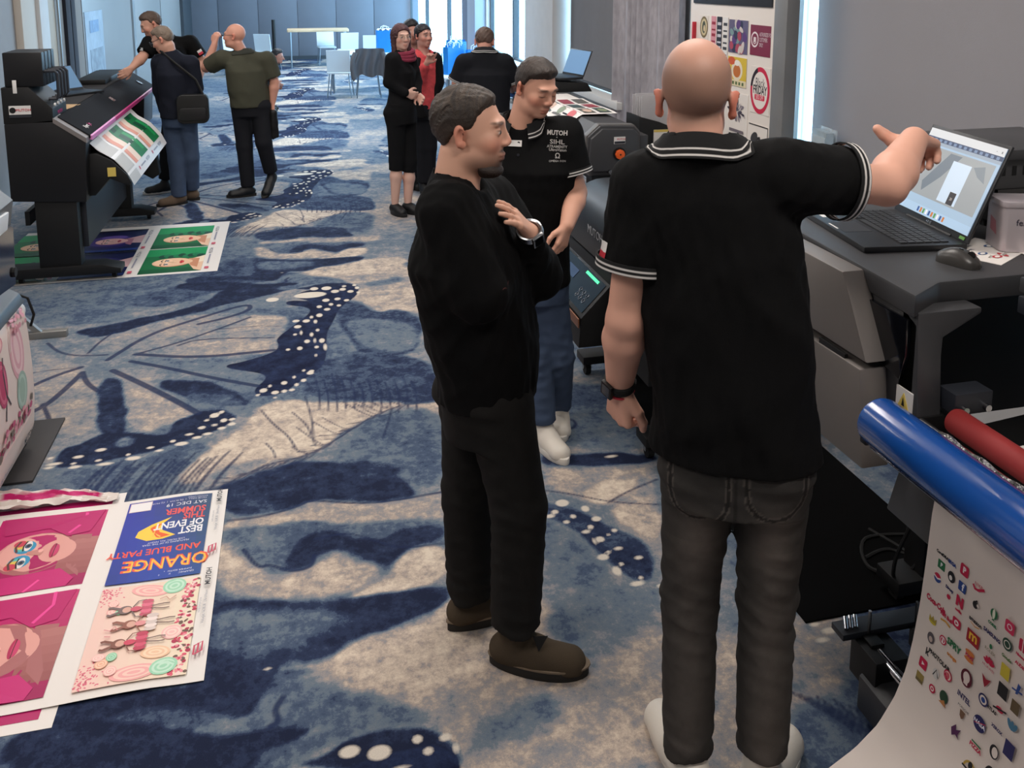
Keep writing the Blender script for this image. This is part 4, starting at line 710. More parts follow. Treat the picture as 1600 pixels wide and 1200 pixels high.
# far sheet under the plotter
o, sh, p = sheet('printed_sheet', 'white sheet of green and blue portrait prints on the carpet under the black plotter', -2.25, -.62, 6.635, 8.03, 0.0)
for ci, x in enumerate((-.955, -1.49, -2.02)):
    for ri, y in enumerate((6.975, 7.60)):
        x0, x1, y0, y1 = x - .225, x + .215, y - .30, y + .31
        green = ci != 1
        p.rect(x0, y0, x1, y1, (14, 112, 58) if green else (22, 26, 74))
        if green:
            p.rect(x0, y + .12, x1, y1, (20, 150, 82)); p.rect(x0, y0, x1, y0 + .10, (10, 84, 44))
            for k in range(9): p.ell(x - .10 + k * .035, y + .10 + .02 * math.sin(k * 2.1), .030, .045, [(8, 60, 36), (24, 126, 76)][k % 2], n=10)
            p.poly([(x + .08, y - .02), (x1, y + .08), (x1, y - .30), (x + .16, y - .26)], (238, 196, 164)); p.poly([(x + .1, y - .02), (x1, y + .08), (x1, y - .08), (x + .15, y - .1)], (246, 226, 200))
            face(p, x - .02, y - .06, .40, .36, (240, 196, 160), (206, 140, 104), (200, 40, 44), (40, 60, 44), (60, 36, 30))
        else:
            p.ell(x - .02, y - .02, .19, .20, (40, 34, 96)); p.ell(x - .04, y, .17, .15, (70, 50, 128)); p.ell(x - .02, y + .10, .10, .05, (110, 90, 170))
            p.poly([(x + .08, y + .04), (x1, y + .14), (x1, y - .10), (x + .10, y - .08)], (208, 168, 170))
            face(p, x - .03, y - .02, .34, .30, (226, 178, 172), (168, 112, 130), (160, 40, 70), (40, 36, 60), (50, 30, 50))
            p.rect(x0, y0, x1, y0 + .06, (30, 52, 120)); p.rect(x0, y1 - .05, x1, y1, (12, 14, 40))
        p.text('MUTOH', .04, (64, 70, 100), x1 + .035, y + .19, rot=math.pi / 2); p.line([(x1 + .035, y - .14), (x1 + .035, y + .09)], .012, (150, 150, 165)); p.rect(x1 + .02, y - .27, x1 + .05, y - .22, (206, 90, 110))
p.build('printed_pictures', sh)
# lower sheet, mostly hidden
PINK = (178, 24, 98)
o, sh, p = sheet('printed_sheet', 'lowest pink portrait print, showing only along the near left edge of the floor prints', -1.36, -.755, 2.50, 3.72, 0.0)
p.rect(-1.34, 2.54, -.80, 3.05, PINK); p.rect(-1.34, 3.1, -.80, 3.69, PINK)
p.build('printed_pictures', sh)
# upper sheet
def curl(x, y): return .004 + .012 * max(0, (-1.05 - x)) + .0035 * (1 + math.sin(x * 9 + y * 5)) * (1 if x < -.5 else max(0, (-.36 - x) / .14))
o, sh, p = sheet('printed_sheet', 'large white print sheet on the carpet with pink faces, party poster and pastel ballerinas', -1.34, -.345, 2.575, 3.64, 0.0, curl, n=(40, 30))
def grad(x0, y0, x1, y1, n, f):
    for i in range(n):
        for j in range(n):
            a0, a1 = x0 + (x1 - x0) * i / n, x0 + (x1 - x0) * (i + 1) / n; b0, b1 = y0 + (y1 - y0) * j / n, y0 + (y1 - y0) * (j + 1) / n
            p.rect(a0, b0, a1, b1, f((i + .5) / n, (j + .5) / n), up=(i + j == 0))
def pinkpic(x0, x1, y0, y1, my):
    xm, ym = (x0 + x1) / 2, (y0 + y1) / 2; w, h = x1 - x0, y1 - y0
    grad(x0, y0, x1, y1, 10, lambda u, v: (int(158 + 36 * v), int(14 + 30 * v * u), int(84 + 24 * v)))
    grad(x1 - .3 * w, ym - .36 * h, x1, ym + .12 * h, 6, lambda u, v: (int(150 + 30 * v), int(84 + 34 * v), int(84 + 30 * v)))
    face(p, xm - .06 * w, ym - .02 * h, .98 * w, .88 * h, (222, 160, 150), (168, 104, 104), (176, 40, 84), (70, 96, 120), (96, 60, 60), my)
    p.poly([(x0 + .02 * w, y1), (x0 + .1 * w, ym + .26 * h), (xm, ym + .30 * h), (x1 - .30 * w, ym + .16 * h), (x1 - .10 * w, ym + .2 * h), (x1 - .02 * w, y1)], (186, 26, 104))
    p.poly([(x0, y0), (x0, ym - .30 * h), (xm - .1 * w, ym - .29 * h), (x1 - .25 * w, ym - .27 * h), (x1 - .10 * w, y0 + .09 * h), (x1 - .14 * w, y0)], (196, 34, 114))
    p.line([(x1 - .3 * w, ym + .2 * h), (x1 - .18 * w, ym + .36 * h), (x1 - .2 * w, y1)], .012, (232, 70, 150)); p.line([(xm, y0), (xm + .1 * w, ym - .38 * h)], .01, (236, 80, 156))
pinkpic(-1.19, -.805, 3.13, 3.60, [(60, 150, 190), (96, 190, 180), (226, 196, 90), (206, 70, 90)])
pinkpic(-1.19, -.805, 2.615, 3.10, [(120, 110, 130), (90, 100, 120), (190, 180, 186)])
# party poster, printed upside down as seen from here
px0, px1, py0, py1 = -.725, -.405, 3.095, 3.612; bw = px1 - px0; bh = py1 - py0
grad(px0, py0, px1, py1, 9, lambda u, v: (int(28 + 18 * v), int(52 + 22 * u), int(136 + 26 * math.sin(3 * u + 2 * v))))
p.fr((px1, py0), (-1, 0), (0, -1))        # reading frame: x to the right of the reader, y up (downwards in the sheet)
Y = lambda t: -t * bh
p.text('GRAPHIC DESIGN SHOW', .013, (225, 225, 235), bw * .30, Y(.045)); p.text('SUMMER EDITION', .012, (225, 225, 235), bw * .25, Y(.075))
p.text('ORANGE', .094, (240, 92, 52), bw * .405, Y(.19), sx=.78, bold=.003); p.text('ORANGE', .090, (250, 190, 70), bw * .40, Y(.185), sx=.78)
p.text('AND BLUE PARTY', .050, (236, 84, 56), bw * .56, Y(.335), sx=.82, bold=.001)
p.text('FEATURING DJ OF THE YEAR', .013, (225, 225, 235), bw * .45, Y(.415)); p.text('LIVE MUSIC ALL NIGHT', .013, (225, 225, 235), bw * .45, Y(.44))
p.poly([(bw * .36, Y(.50)), (bw * .5, Y(.47)), (bw * .68, Y(.47)), (bw * .82, Y(.53)), (bw * .80, Y(.60)), (bw * .66, Y(.67)), (bw * .44, Y(.735)), (bw * .55, Y(.65)), (bw * .52, Y(.58))], (250, 206, 70))
p.poly([(bw * .42, Y(.505)), (bw * .52, Y(.49)), (bw * .66, Y(.49)), (bw * .76, Y(.54)), (bw * .74, Y(.59)), (bw * .64, Y(.64)), (bw * .54, Y(.67)), (bw * .58, Y(.62)), (bw * .55, Y(.56))], (236, 96, 40))
p.line([(bw * .53, Y(.50)), (bw * .66, Y(.585))], .006, (250, 190, 80)); p.line([(bw * .62, Y(.495)), (bw * .60, Y(.65))], .005, (250, 190, 80))
p.text('BEST', .060, (236, 236, 240), .016, Y(.545), sx=.70, align='LEFT', bold=.0015); p.text('OF EVENT', .058, (236, 236, 240), .016, Y(.635), sx=.70, align='LEFT', bold=.0015)
p.text('THIS', .056, (226, 86, 84), .016, Y(.725), sx=.72, align='LEFT', bold=.0015); p.text('SUMMER', .054, (226, 86, 84), .016, Y(.805), sx=.74, align='LEFT', bold=.0015)
p.text('SAT DEC 19', .030, (236, 236, 240), .016, Y(.895), align='LEFT'); p.text('CLUB HALL  |  DJ ELVIA  |  DJ MORRIS', .014, (206, 206, 226), bw * .42, Y(.945)); p.text('DOORS OPEN', .012, (206, 206, 226), .016, Y(.97), align='LEFT')
p.rect(bw * .72, Y(.865), bw * .98, Y(.985), (226, 204, 204)); p.rect(bw * .73, Y(.872), bw * .97, Y(.978), (236, 232, 232))
p.fr((0, 0), (1, 0), (0, 1))
# pastel print
x0, x1, y0, y1 = -.725, -.40, 2.605, 3.075; w, h = x1 - x0, y1 - y0
grad(x0, y0, x1, y1, 9, lambda u, v: (int(240 - 4 * v), int(200 + 22 * u), int(188 + 6 * u)))
rg = np.random.default_rng(11)
def Q(u, v): return (x0 + u * w, y0 + v * h)
for cu, cv in ((.06, .93), (.06, .08)):
    for k in range(90):
        u, v = cu + rg.normal(0, .085), cv + rg.normal(0, .07)
        if .005 < u < .99 and .005 < v < .99: a, b = Q(u, v); p.ell(a, b, .0045, .0026, (222, 110, 130), rg.uniform(0, 3), 6, up=(k == 0))
for k in range(150):
    u, v = .90 + rg.uniform(-.07, .095), rg.uniform(.01, .99); a, b = Q(min(u, .99), v)
    p.ell(a, b, rg.uniform(.004, .010), rg.uniform(.004, .009), [(216, 76, 104), (232, 140, 150), (176, 40, 76), (244, 214, 206), (110, 84, 70)][k % 5], rg.uniform(0, 3), 8, up=(k % 10 == 0))
def egg(u, v, ru, rv, c1, c2, rot):
    a, b = Q(u, v)
    for k in range(5): p.ell(a, b, ru * w * (1 - .18 * k), rv * h * (1 - .2 * k), (c1, c2)[k % 2], rot)
egg(.50, .91, .20, .065, (240, 172, 168), (246, 204, 190), -.25); egg(.74, .93, .12, .085, (160, 214, 180), (196, 230, 206), .4)
egg(.52, .08, .22, .07, (240, 172, 168), (246, 204, 190), .05); egg(.78, .10, .13, .075, (160, 214, 180), (196, 230, 206), .4)
egg(.68, .24, .14, .06, (240, 196, 160), (246, 216, 186), -.1); egg(.80, .42, .10, .07, (242, 190, 184), (248, 214, 202), .1)
egg(.19, .72, .08, .05, (240, 180, 172), (248, 208, 196), .2); egg(.23, .70, .035, .03, (150, 206, 170), (186, 222, 196), 0); egg(.16, .80, .05, .035, (242, 186, 178), (248, 212, 200), 0)
egg(.20, .20, .06, .045, (240, 180, 150), (246, 206, 180), 0); egg(.28, .25, .05, .04, (140, 200, 160), (184, 222, 196), 0); egg(.30, .12, .06, .045, (242, 186, 178), (248, 212, 200), .3); egg(.16, .26, .06, .035, (242, 190, 184), (248, 214, 202), 0)
def dancer(u, v, body, tutu, hair):
    a, b = Q(u, v); k = w * .11
    for s in (-1, 1):
        p.line([(a - 1.6 * k, b + s * .2 * k), (a - 2.4 * k, b + s * .55 * k), (a - 2.7 * k, b + s * .45 * k)], .30 * k, hair)
        p.line([(a + 1.1 * k, b + s * .15 * k), (a + 2.3 * k, b + s * .35 * k), (a + 2.8 * k, b + s * .3 * k)], .12 * k, (100, 74, 68))
        p.line([(a - .5 * k, b + s * .3 * k), (a - .1 * k, b + s * 1.1 * k), (a + .6 * k, b + s * 1.2 * k)], .12 * k, hair)
    p.ell(a - 1.15 * k, b, .62 * k, .58 * k, hair); p.ell(a - 1.0 * k, b, .40 * k, .40 * k, (216, 168, 150)); p.ell(a - .2 * k, b, .5 * k, .34 * k, body)
    for q in range(5): p.ell(a + .75 * k, b + (q - 2) * .45 * k, .55 * k, .30 * k, tutu if q % 2 else tuple(max(0, c - 24) for c in tutu), 0, 10)
dancer(.42, .71, (206, 90, 110), (224, 110, 134), (120, 100, 96)); dancer(.50, .545, (226, 150, 150), (240, 222, 214), (148, 92, 76)); dancer(.44, .36, (208, 70, 96), (214, 84, 112), (130, 80, 66))
p.line([Q(.62, .78), Q(.68, .80), Q(.72, .76), Q(.78, .80)], .004, (200, 150, 130)); p.line([Q(.14, .52), Q(.20, .50), Q(.24, .54), Q(.27, .50)], .004, (214, 140, 140)); p.line([Q(.16, .45), Q(.22, .44)], .004, (214, 140, 140))
for y in (3.45, 2.93):
    p.text('MUTOH', .026, (40, 40, 46), -.372, y + .13, rot=math.pi / 2, bold=.0006); p.text('ValueJet 1638UR  UltraVision', .014, (120, 124, 140), -.372, y - .03, rot=math.pi / 2); p.text('media sample print', .010, (150, 150, 160), -.388, y - .02, rot=math.pi / 2)
    p.line([(-.386, y - .255), (-.362, y - .24), (-.362, y - .20), (-.386, y - .215), (-.386, y - .255)], .006, (196, 70, 96)); p.line([(-.374, y - .25), (-.374, y - .205)], .006, (196, 70, 96))
p.build('printed_pictures', sh)
# crumpled roll of media end between the sheet and the printer
rows = []
for i, b in enumerate(np.linspace(3.655, 3.80, 12)):
    rows.append([(-1.28 + a * .50, b - .10 * a * (b - 3.655) / .15 - .012 * math.sin(a * 8), .012 + .035 * (1 - a) * abs(math.sin(i * .9 + a * 6)) + .012 * math.sin(a * 17 + i) ** 2) for a in np.linspace(0, 1, 26)])
o = thing('crumpled_print', 'crumpled white edged pink print bunched up behind the floor sheets', 'print', (-1.0, 3.75, 0))
c0 = np.array(lin((232, 224, 216))); c1 = np.array(lin((196, 30, 110)))
cols = [[c1 if (4 < i < 10 and 2 < j < 22) else c0 for j in range(26)] for i in range(12)]
ribbon('paper', rows, M_print, o, cols=cols, thick=.001, loc=(1.0, -3.75, 0))

# ---- large grey roll printer on the right
M_blue = mat('blue_film', (22, 74, 150), .22, coat=.6, var=.06, vscale=5)
M_redroll = mat('red_roll', (150, 44, 44), .6, var=.06)
def right_printer():
    o = thing('roll_printer', 'large grey roll printer with laptop on top and blue film roll in front', 'printer', (1.75, 1.2, 0)); L = W(o)
    top = [(1.50, 2.62), (1.455, 1.79), (1.585, 1.87), (1.73, 1.885), (1.73, 1.80), (2.35, 1.80), (2.35, 2.62)]
    MB().prism([(1.50, 2.62), (1.458, 1.795), (1.585, 1.868), (2.75, 1.868), (2.75, 2.62)], 2, 1.30, 1.36).build('top_deck', M_dgrey, o, bevel=.008, loc=L)
    # end unit with window
    MB().prism([(2.60, .88), (2.60, 1.30), (1.84, 1.30), (1.80, 1.28), (1.78, 1.05), (1.80, .92), (1.90, .86)], 0, 1.475, 1.545).build('side_wall', M_dgrey, o, bevel=.006, loc=L)
    MB().prism([(1.985, 1.15), (2.035, 1.285), (1.825, 1.285), (1.82, 1.19), (1.84, 1.12)], 0, 1.462, 1.476).build('side_window', M_tint, o, bevel=.003, loc=L)
    MB().box((1.545, 2.0, .90), (2.35, 2.58, 1.30)).build('inner_body', M_blackm, o, loc=L)
    # arch at the near face of the end unit
    MB().prism([(1.475, .94), (1.545, .94), (1.552, 1.24), (1.66, 1.295), (1.66, 1.31), (1.475, 1.31)], 1, 1.80, 1.86).build('arch_frame', M_dgrey, o, bevel=.005, loc=L)
    # warm grey front covers
    c1 = MB().prism([(2.6, 1.135), (2.6, 1.352), (2.02, 1.352), (1.985, 1.30), (1.895, 1.145)], 0, 1.405, 1.475).build('front_cover', M_lgrey, o, bevel=.006, loc=L)
    c2 = MB().prism([(2.6, .855), (2.6, 1.105), (1.905, 1.125), (1.87, .865)], 0, 1.395, 1.475).build('front_cover', M_lgrey, o, bevel=.006, loc=L)
    MB().box((1.40, 1.98, 1.106), (1.41, 2.10, 1.134)).build('grip_recess', M_blackm, c2)
    MB().prism([(1.90, .72), (1.86, .86), (1.72, .90), (1.66, .80), (1.72, .72)], 0, 1.50, 1.62).build('lower_cover', M_dgrey, o, bevel=.006, loc=L)
    st = MB().box((1.470, 1.795, 1.035), (1.474, 1.855, 1.10)).build('warning_sticker', M_wsticker, o, loc=L)
    MB().prism([(1.805, 1.05), (1.845, 1.05), (1.825, 1.09)], 0, 1.468, 1.472).build('warning_triangle', M_stick, st)
    MB().prism([(1.82, 1.056), (1.83, 1.056), (1.825, 1.078)], 0, 1.467, 1.469).build('warning_mark', M_blackm, st)
    # main beam towards the viewer
    bm = MB().box((1.76, .3, 1.345), (2.35, 1.795, 1.385)).build('front_lid', M_dgrey, o, bevel=.006, loc=L)
    MB().box((1.76, .3, 1.29), (2.35, 1.795, 1.335)).build('lid_frame', M_slate, o, bevel=.005, loc=L)
    MB().box((1.752, 1.66, 1.315), (1.762, 1.70, 1.365)).build('latch', M_silver, bm, bevel=.002)
    MB().tube((1.752, 1.74, 1.312), (1.766, 1.74, 1.312), .008).tube((1.752, 1.62, 1.312), (1.766, 1.62, 1.312), .008).build('latch_screw', M_silver, bm)
    MB().box((2.12, .3, .86), (2.36, 1.80, 1.29)).build('rear_body', M_blackm, o, loc=L)
    MB().box((1.95, .3, 1.10), (2.12, 1.80, 1.18)).build('carriage_rail', M_slate, o, bevel=.004, loc=L)
    MB().prism([(1.60, .96), (1.62, .985), (2.12, 1.03), (2.12, .86), (1.66, .86)], 1, .3, 1.80).build('platen', M_blackm, o, bevel=.004, loc=L)
    MB().box((1.55, 1.74, 1.06), (1.66, 1.80, 1.115)).build('roller_bracket', M_slate, o, bevel=.004, loc=L)
    for x in (1.575, 1.64): MB().tube((x, 1.728, 1.075), (x, 1.742, 1.075), .009).build('bolt', M_silver, o, loc=L)
    MB().box((1.33, 1.775, .99), (1.56, 1.80, 1.045)).build('roller_arm', M_blackm, o, bevel=.004, loc=L)
    MB().tube((1.372, .3, 1.045), (1.372, 1.79, 1.045), .062, n=32).build('film_roll', M_blue, o, smooth=True, bevel=.008, loc=L, label='glossy blue film roll')
    MB().tube((1.548, .3, 1.052), (1.548, 1.735, 1.052), .033, n=24).build('media_roll', M_redroll, o, smooth=True, bevel=.008, loc=L, label='matt red roll')
    MB().tube((1.485, .3, 1.035), (1.485, 1.775, 1.035), .011, n=14).build('guide_bar', M_chrome, o, smooth=True, loc=L)
    rows = [[(1.432 + .045 * t, y, 1.055 - .02 * math.sin(t * 3.1) + .004 * math.sin(y * 60 + t * 9)) for t in np.linspace(0, 1, 8)] for y in np.linspace(.3, 1.70, 110)]
    ribbon('clear_film', rows, mat('crinkled_clear_film', (150, 148, 146), .12, metal=.85, bump=.5, bscale=60), o, loc=L, thick=.001)
    MB().tube((1.35, .3, .982), (1.35, 1.78, .982), .004, n=10).build('edge_bar', M_silver, o, smooth=True, loc=L)
    # sheet on the platen
    p = MB().add([(1.60, .5, 1.0), (2.10, .5, 1.045), (2.10, 1.66, 1.045), (1.60, 1.66, 1.0), (1.60, .5, .998), (2.10, .5, 1.043), (2.10, 1.66, 1.043), (1.60, 1.66, .998)],
                 [(0, 1, 2, 3), (7, 6, 5, 4), (0, 4, 5, 1), (1, 5, 6, 2), (2, 6, 7, 3), (3, 7, 4, 0)]).build('loaded_media', M_paper, o, loc=L)
    pr = Print(lambda x, y, h: (x, y, 1.0 + (x - 1.60) * .09 + .002 + h))
    pr.rect(1.67, 1.58, 1.71, 1.62, (60, 140, 80)); pr.text('CorelDRAW', .03, (60, 110, 80), 1.77, 1.60); pr.ell(1.70, 1.53, .02, .02, (40, 50, 90)); pr.text('AUDI', .03, (40, 44, 60), 1.77, 1.53)
    tag(pr.build('printed_logos', p), kind='stuff')
    # stand
    for y in (.5, 2.35):
        MB().box((2.02, y, .08), (2.16, y + .10, .92)).build('stand_leg', M_blackm, o, bevel=.006, loc=L)
        MB().box((1.92, y - .01, .05), (2.45, y + .11, .10)).build('stand_foot', M_blackm, o, bevel=.006, loc=L)
        for x in (1.96, 2.4): caster(o, x, y + .05, L, .025)
    MB().box((2.06, .5, .3), (2.12, 2.4, .42)).build('cross_beam', M_blackm, o, loc=L)
    for k, pts in enumerate(([(1.93, 2.30, .72), (1.95, 2.30, .45), (1.90, 2.34, .2), (2.0, 2.45, .012), (2.15, 2.55, .012), (2.1, 2.75, .012)],
                             [(1.99, 2.32, .72), (2.06, 2.35, .4), (2.02, 2.40, .1), (1.96, 2.55, .012), (2.05, 2.7, .012), (2.25, 2.68, .012)],
                             [(2.05, 2.34, .70), (2.12, 2.42, .3), (2.2, 2.5, .012), (2.1, 2.62, .012), (1.98, 2.6, .012)])):
        P = [Vector(q) for q in pts]; Q = []
        for i in range(len(P) - 1):
            a, b, c, d = P[max(i - 1, 0)], P[i], P[i + 1], P[min(i + 2, len(P) - 1)]
            for t in np.linspace(0, 1, 7)[:-1]:
                Q.append(.5 * ((2 * b) + (c - a) * t + (2 * a - 5 * b + 4 * c - d) * t * t + (3 * b - a - 3 * c + d) * t ** 3))
        for q in Q: q.z = max(q.z, .008)
        MB().path(Q + [P[-1]], .007, 6).build('cable', M_rubber, o, smooth=True, loc=L)
    return o
right_printer()

# take-up unit under the roll printer
def takeup():
    o = thing('take_up_unit', 'black take-up unit with chrome bars on the carpet under the blue roll', 'take-up unit', (1.6, 1.9, 0)); L = W(o)
    MB().box((1.53, 1.93, .10), (1.64, 2.05, .215)).build('bracket_block', M_blackm, o, bevel=.006, loc=L)
    MB().box((1.49, 2.03, .215), (1.80, 2.09, .235)).build('cross_plate', M_slate, o, bevel=.003, loc=L)
    MB().prism([(1.52, .03), (1.52, .135), (1.55, .15), (1.645, .15), (1.645, .03)], 1, 1.79, 1.99).build('motor_box', M_dgrey, o, bevel=.006, loc=L)
    for x in (1.575, 1.735):
        MB().tube((x, .4, .20), (x, 2.03, .20), .017, n=16).build('take_up_bar', M_chrome, o, smooth=True, loc=L)
        MB().tube((x, 2.03, .20), (x, 2.03, .30), .005, n=8).build('locking_pin', M_silver, o, loc=L)
        MB().box((x - .022, 1.985, .165), (x + .022, 2.03, .225)).build('bar_clamp', M_blackm, o, bevel=.004, loc=L)
    for k in range(3): MB().tube((1.51 + .016 * k, 2.045, .24), (1.525 + .016 * k, 2.075, .255), .007).build('spring_clip', M_chrome, o, smooth=True, loc=L)
    MB().box((1.75, 1.95, .05), (1.83, 2.05, .215)).build('bracket_block', M_blackm, o, bevel=.006, loc=L)
    for x, y in ((1.57, 1.86), (1.80, 2.0)): caster(o, x, y, L, .02)
takeup()

# printed banner hanging from the roll printer
def banner():
    o = thing('printed_banner', 'white banner printed with rows of small logos, hanging under the blue roll', 'print', (1.4, 1.1, 0)); L = W(o)
    prf = [(1.505, .98), (1.497, .90), (1.488, .82), (1.482, .70), (1.474, .58), (1.462, .48), (1.448, .40), (1.42, .325), (1.377, .255), (1.315, .20), (1.236, .155), (1.12, .105), (1.0, .06), (.90, .025), (.84, .006)]
    s = np.r_[0, np.cumsum(np.hypot(*np.diff(np.array(prf), axis=0).T))]; px = [p[0] for p in prf]; pz = [p[1] for p in prf]
    def S(b, a, h=0):        # b across (towards the viewer), a down the sheet
        x = np.interp(a, s, px); z = np.interp(a, s, pz); e = .01
        dx = np.interp(a + e, s, px) - np.interp(a - e, s, px); dz = np.interp(a + e, s, pz) - np.interp(a - e, s, pz); l = math.hypot(dx, dz) + 1e-9
        n = (dz / l, -dx / l); n = n if n[0] < 0 else (-n[0], -n[1]); h = h + .0008
        return (x + n[0] * h, 1.715 - b, z + n[1] * h)
    rows = [[S(b, a) for b in np.linspace(0, 1.25, 16)] for a in np.linspace(0, s[-1], 60)]
    sh = ribbon('paper', rows, mat('banner_vinyl', (226, 214, 206), .35, var=.02), o, loc=L, thick=.0012)
    p = Print(S)
    R, Bk, Bl, G, Yw, N, Pu = (190, 30, 70), (28, 28, 32), (40, 70, 140), (40, 110, 70), (206, 186, 60), (40, 40, 92), (80, 40, 80)
    k = .03
    def T(t, c, b, a, z=.016, bold=.0006, sx=.9): p.fr((b, a), (1, 0), (0, -1)); p.text(t, z, c, 0, 0, sx=sx, bold=bold)
    def RR(c, b, a, w=.013, h=.013, r=.004): p.fr((b, a), (1, 0), (0, -1)); p.poly(rrect(-w, -h, w, h, r), c)
    def EL(c, b, a, w=.013, h=.013): p.fr((b, a), (1, 0), (0, -1)); p.ell(0, 0, w, h, c)
    for ox in (0.0, .335):
        B = lambda v: v + ox
        # first column
        T('CorelDRAW', Bk, B(.055), .235, .010); RR(G, B(.052), .262, .012, .011, .001); T('P', (230, 230, 230), B(.052), .262, .014)
        EL(R, B(.045), .300, .012, .012); p.poly(circ(0, 0, .012, .012, 12, 0, math.pi, 2 * math.pi), Bl); p.line([(-.012, .002), (0, -.002), (.012, .003)], .004, (235, 225, 220))
        T('Coca-Cola', R, B(.052), .365, .020, .001, .75); EL(Yw, B(.05), .415, .012, .006); p.poly([(-.012, 0), (-.012, .014), (-.005, .006), (0, .016), (.005, .006), (.012, .014), (.012, 0)], (170, 150, 60))
        EL((90, 84, 88), B(.055), .455, .012, .014); EL((200, 180, 170), B(.055), .458, .006, .007); T('k', Bk, B(.052), .495, .026); RR(R, B(.048), .530); p.poly([(-.004, -.005), (-.004, .005), (.006, 0)], (235, 225, 225)); RR((150, 130, 70), B(.048), .568, .012, .012, .001); p.rect(-.012, -.012, .012, -.004, (110, 96, 60))
        # second column
        T('SEGA', Bl, B(.085), .235, .012); EL(Bk, B(.088), .268, .012, .014); EL((230, 226, 220), B(.086), .271, .005, .006); T('Disney', N, B(.087), .300, .010); EL(R, B(.088), .320, .006, .006)
        T('Red Bull', R, B(.09), .372, .013); p.line([(-.016, -.016), (0, -.012), (.016, -.016)], .005, (206, 150, 60)); EL(R, B(.092), .432, .011, .011); p.band(0, 0, .006, .008, (235, 225, 225)); p.rect(-.002, -.006, .002, .006, (235, 225, 225)); p.text('P', .01, (235, 225, 225), 0, 0)
        T('PHOTOLAB', Bk, B(.092), .485, .015); EL((210, 206, 202), B(.092), .522, .010, .013); p.line([(-.008, -.008), (0, .010), (.008, -.006)], .003, Bk); EL(R, B(.092), .562, .010, .010); p.ell(0, 0, .006, .006, (228, 214, 208)); p.ell(0, 0, .003, .003, R)
        # third column
        RR(R, B(.125), .225, .013, .014, .005); T('P', (240, 230, 230), B(.125), .225, .020, .001); RR(Bl, B(.125), .268, .012, .012, .003); T('f', (240, 240, 245), B(.127), .268, .024, .001)
        T('N', R, B(.124), .308, .032, .0025); T('netflix', R, B(.124), .330, .009); RR(R, B(.124), .362, .013, .012, .005); p.ell(0, 0, .007, .007, (235, 225, 225)); p.poly([(-.003, -.004), (-.003, .004), (.005, 0)], R)
        T('SPRY', G, B(.127), .420, .022, .001); T('orange', (210, 130, 50), B(.127), .448, .012); EL(R, B(.127), .498, .013, .013); p.ell(0, 0, .010, .010, (226, 210, 200)); p.ell(0, 0, .006, .008, (200, 90, 100)); EL((40, 70, 50), B(.13), .552, .013, .015); p.poly([(-.012, -.018), (.004, -.006), (.012, -.02)], (180, 120, 70))
        # fourth column
        p.fr((B(.172), .238), (1, 0), (0, -1)); p.line([(-.016, .002), (-.010, -.006), (.0, -.004), (.018, .008)], .006, R); p.text('NIKE', .011, R, 0, .008)
        EL(Bk, B(.170), .280, .008, .009); p.ell(.002, .010, .004, .002, Bk, .8); p.ell(.008, .002, .004, .004, (226, 214, 206)); T('amazon', Bk, B(.178), .318, .014); p.line([(-.014, -.008), (0, -.012), (.014, -.007)], .002, (220, 150, 50))
        RR((160, 34, 44), B(.178), .360, .019, .016, .002); p.text('m', .034, (236, 190, 60), 0, .004, bold=.001); T('KING', R, B(.176), .408, .011); p.ell(0, .009, .014, .006, (206, 120, 60)); p.ell(0, -.008, .014, .005, (206, 120, 60))
        EL((90, 26, 44), B(.18), .460, .017, .021); p.ell(0, .002, .010, .013, (226, 210, 204)); p.rect(-.006, -.016, .006, -.008, (226, 210, 204)); T('INTEL', N, B(.184), .508, .017); p.fr((B(.19), .545), (1, 0), (0, -1)); p.poly([(-.008, .008), (.008, .008), (.006, -.006), (0, -.012), (-.006, -.006)], (120, 90, 70)); p.text('PORSCHE', .008, Bk, 0, .014)
        p.fr((B(.186), .594), (1, 0), (0, -1)); p.poly([(-.014, .0), (-.004, .016), (0, .004), (.012, .014), (.008, -.002), (.014, -.010), (.002, -.006), (-.006, -.014)], Pu)
        # fifth column
        EL(G, B(.225), .262, .010, .012); p.ell(0, 0, .004, .012, (230, 230, 210)); p.poly([(-.004, -.016), (.004, -.016), (.002, -.012), (-.002, -.012)], G); T('COREL', G, B(.225), .288, .009); T('SAMSUNG', N, B(.228), .312, .012)
        p.fr((B(.23), .345), (1, 0), (0, -1)); p.ell(0, .006, .004, .006, G); p.text('ROLEX', .010, (120, 110, 60), 0, -.006); p.fr((B(.232), .382), (1, 0), (0, -1))
        for q in range(5): p.ell(.010 * math.cos(.5 + q * .55), .010 * math.sin(.5 + q * .55), .004, .008, R, .5 + q * .55 - math.pi / 2)
        p.text('HUAWEI', .009, R, 0, -.008); p.fr((B(.232), .425), (1, 0), (0, -1)); p.poly([(-.013, .012), (0, .006), (.013, .012), (.006, -.004), (0, -.014), (-.006, -.004)], (150, 30, 50))
        EL(N, B(.236), .468, .014, .014); p.ell(0, 0, .010, .010, (226, 214, 206)); p.ell(0, 0, .006, .006, Bl); T('ATLAS', Bk, B(.262), .470, .010); EL(N, B(.24), .525, .018, .018); p.text('NASA', .013, (235, 235, 240), 0, 0, bold=.0004); p.line([(-.014, -.006), (0, .002), (.016, .010)], .0016, R)
        T('PIZZA', R, B(.245), .582, .014); p.rect(-.014, .008, .014, .012, G); p.fr((B(.25), .625), (1, 0), (0, -1)); p.band(0, -.008, .013, .018, (180, 150, 70), a0=0, a1=math.pi); p.ell(0, .002, .006, .008, Bk); p.line([(-.02, -.01), (.02, -.01)], .004, Bk)
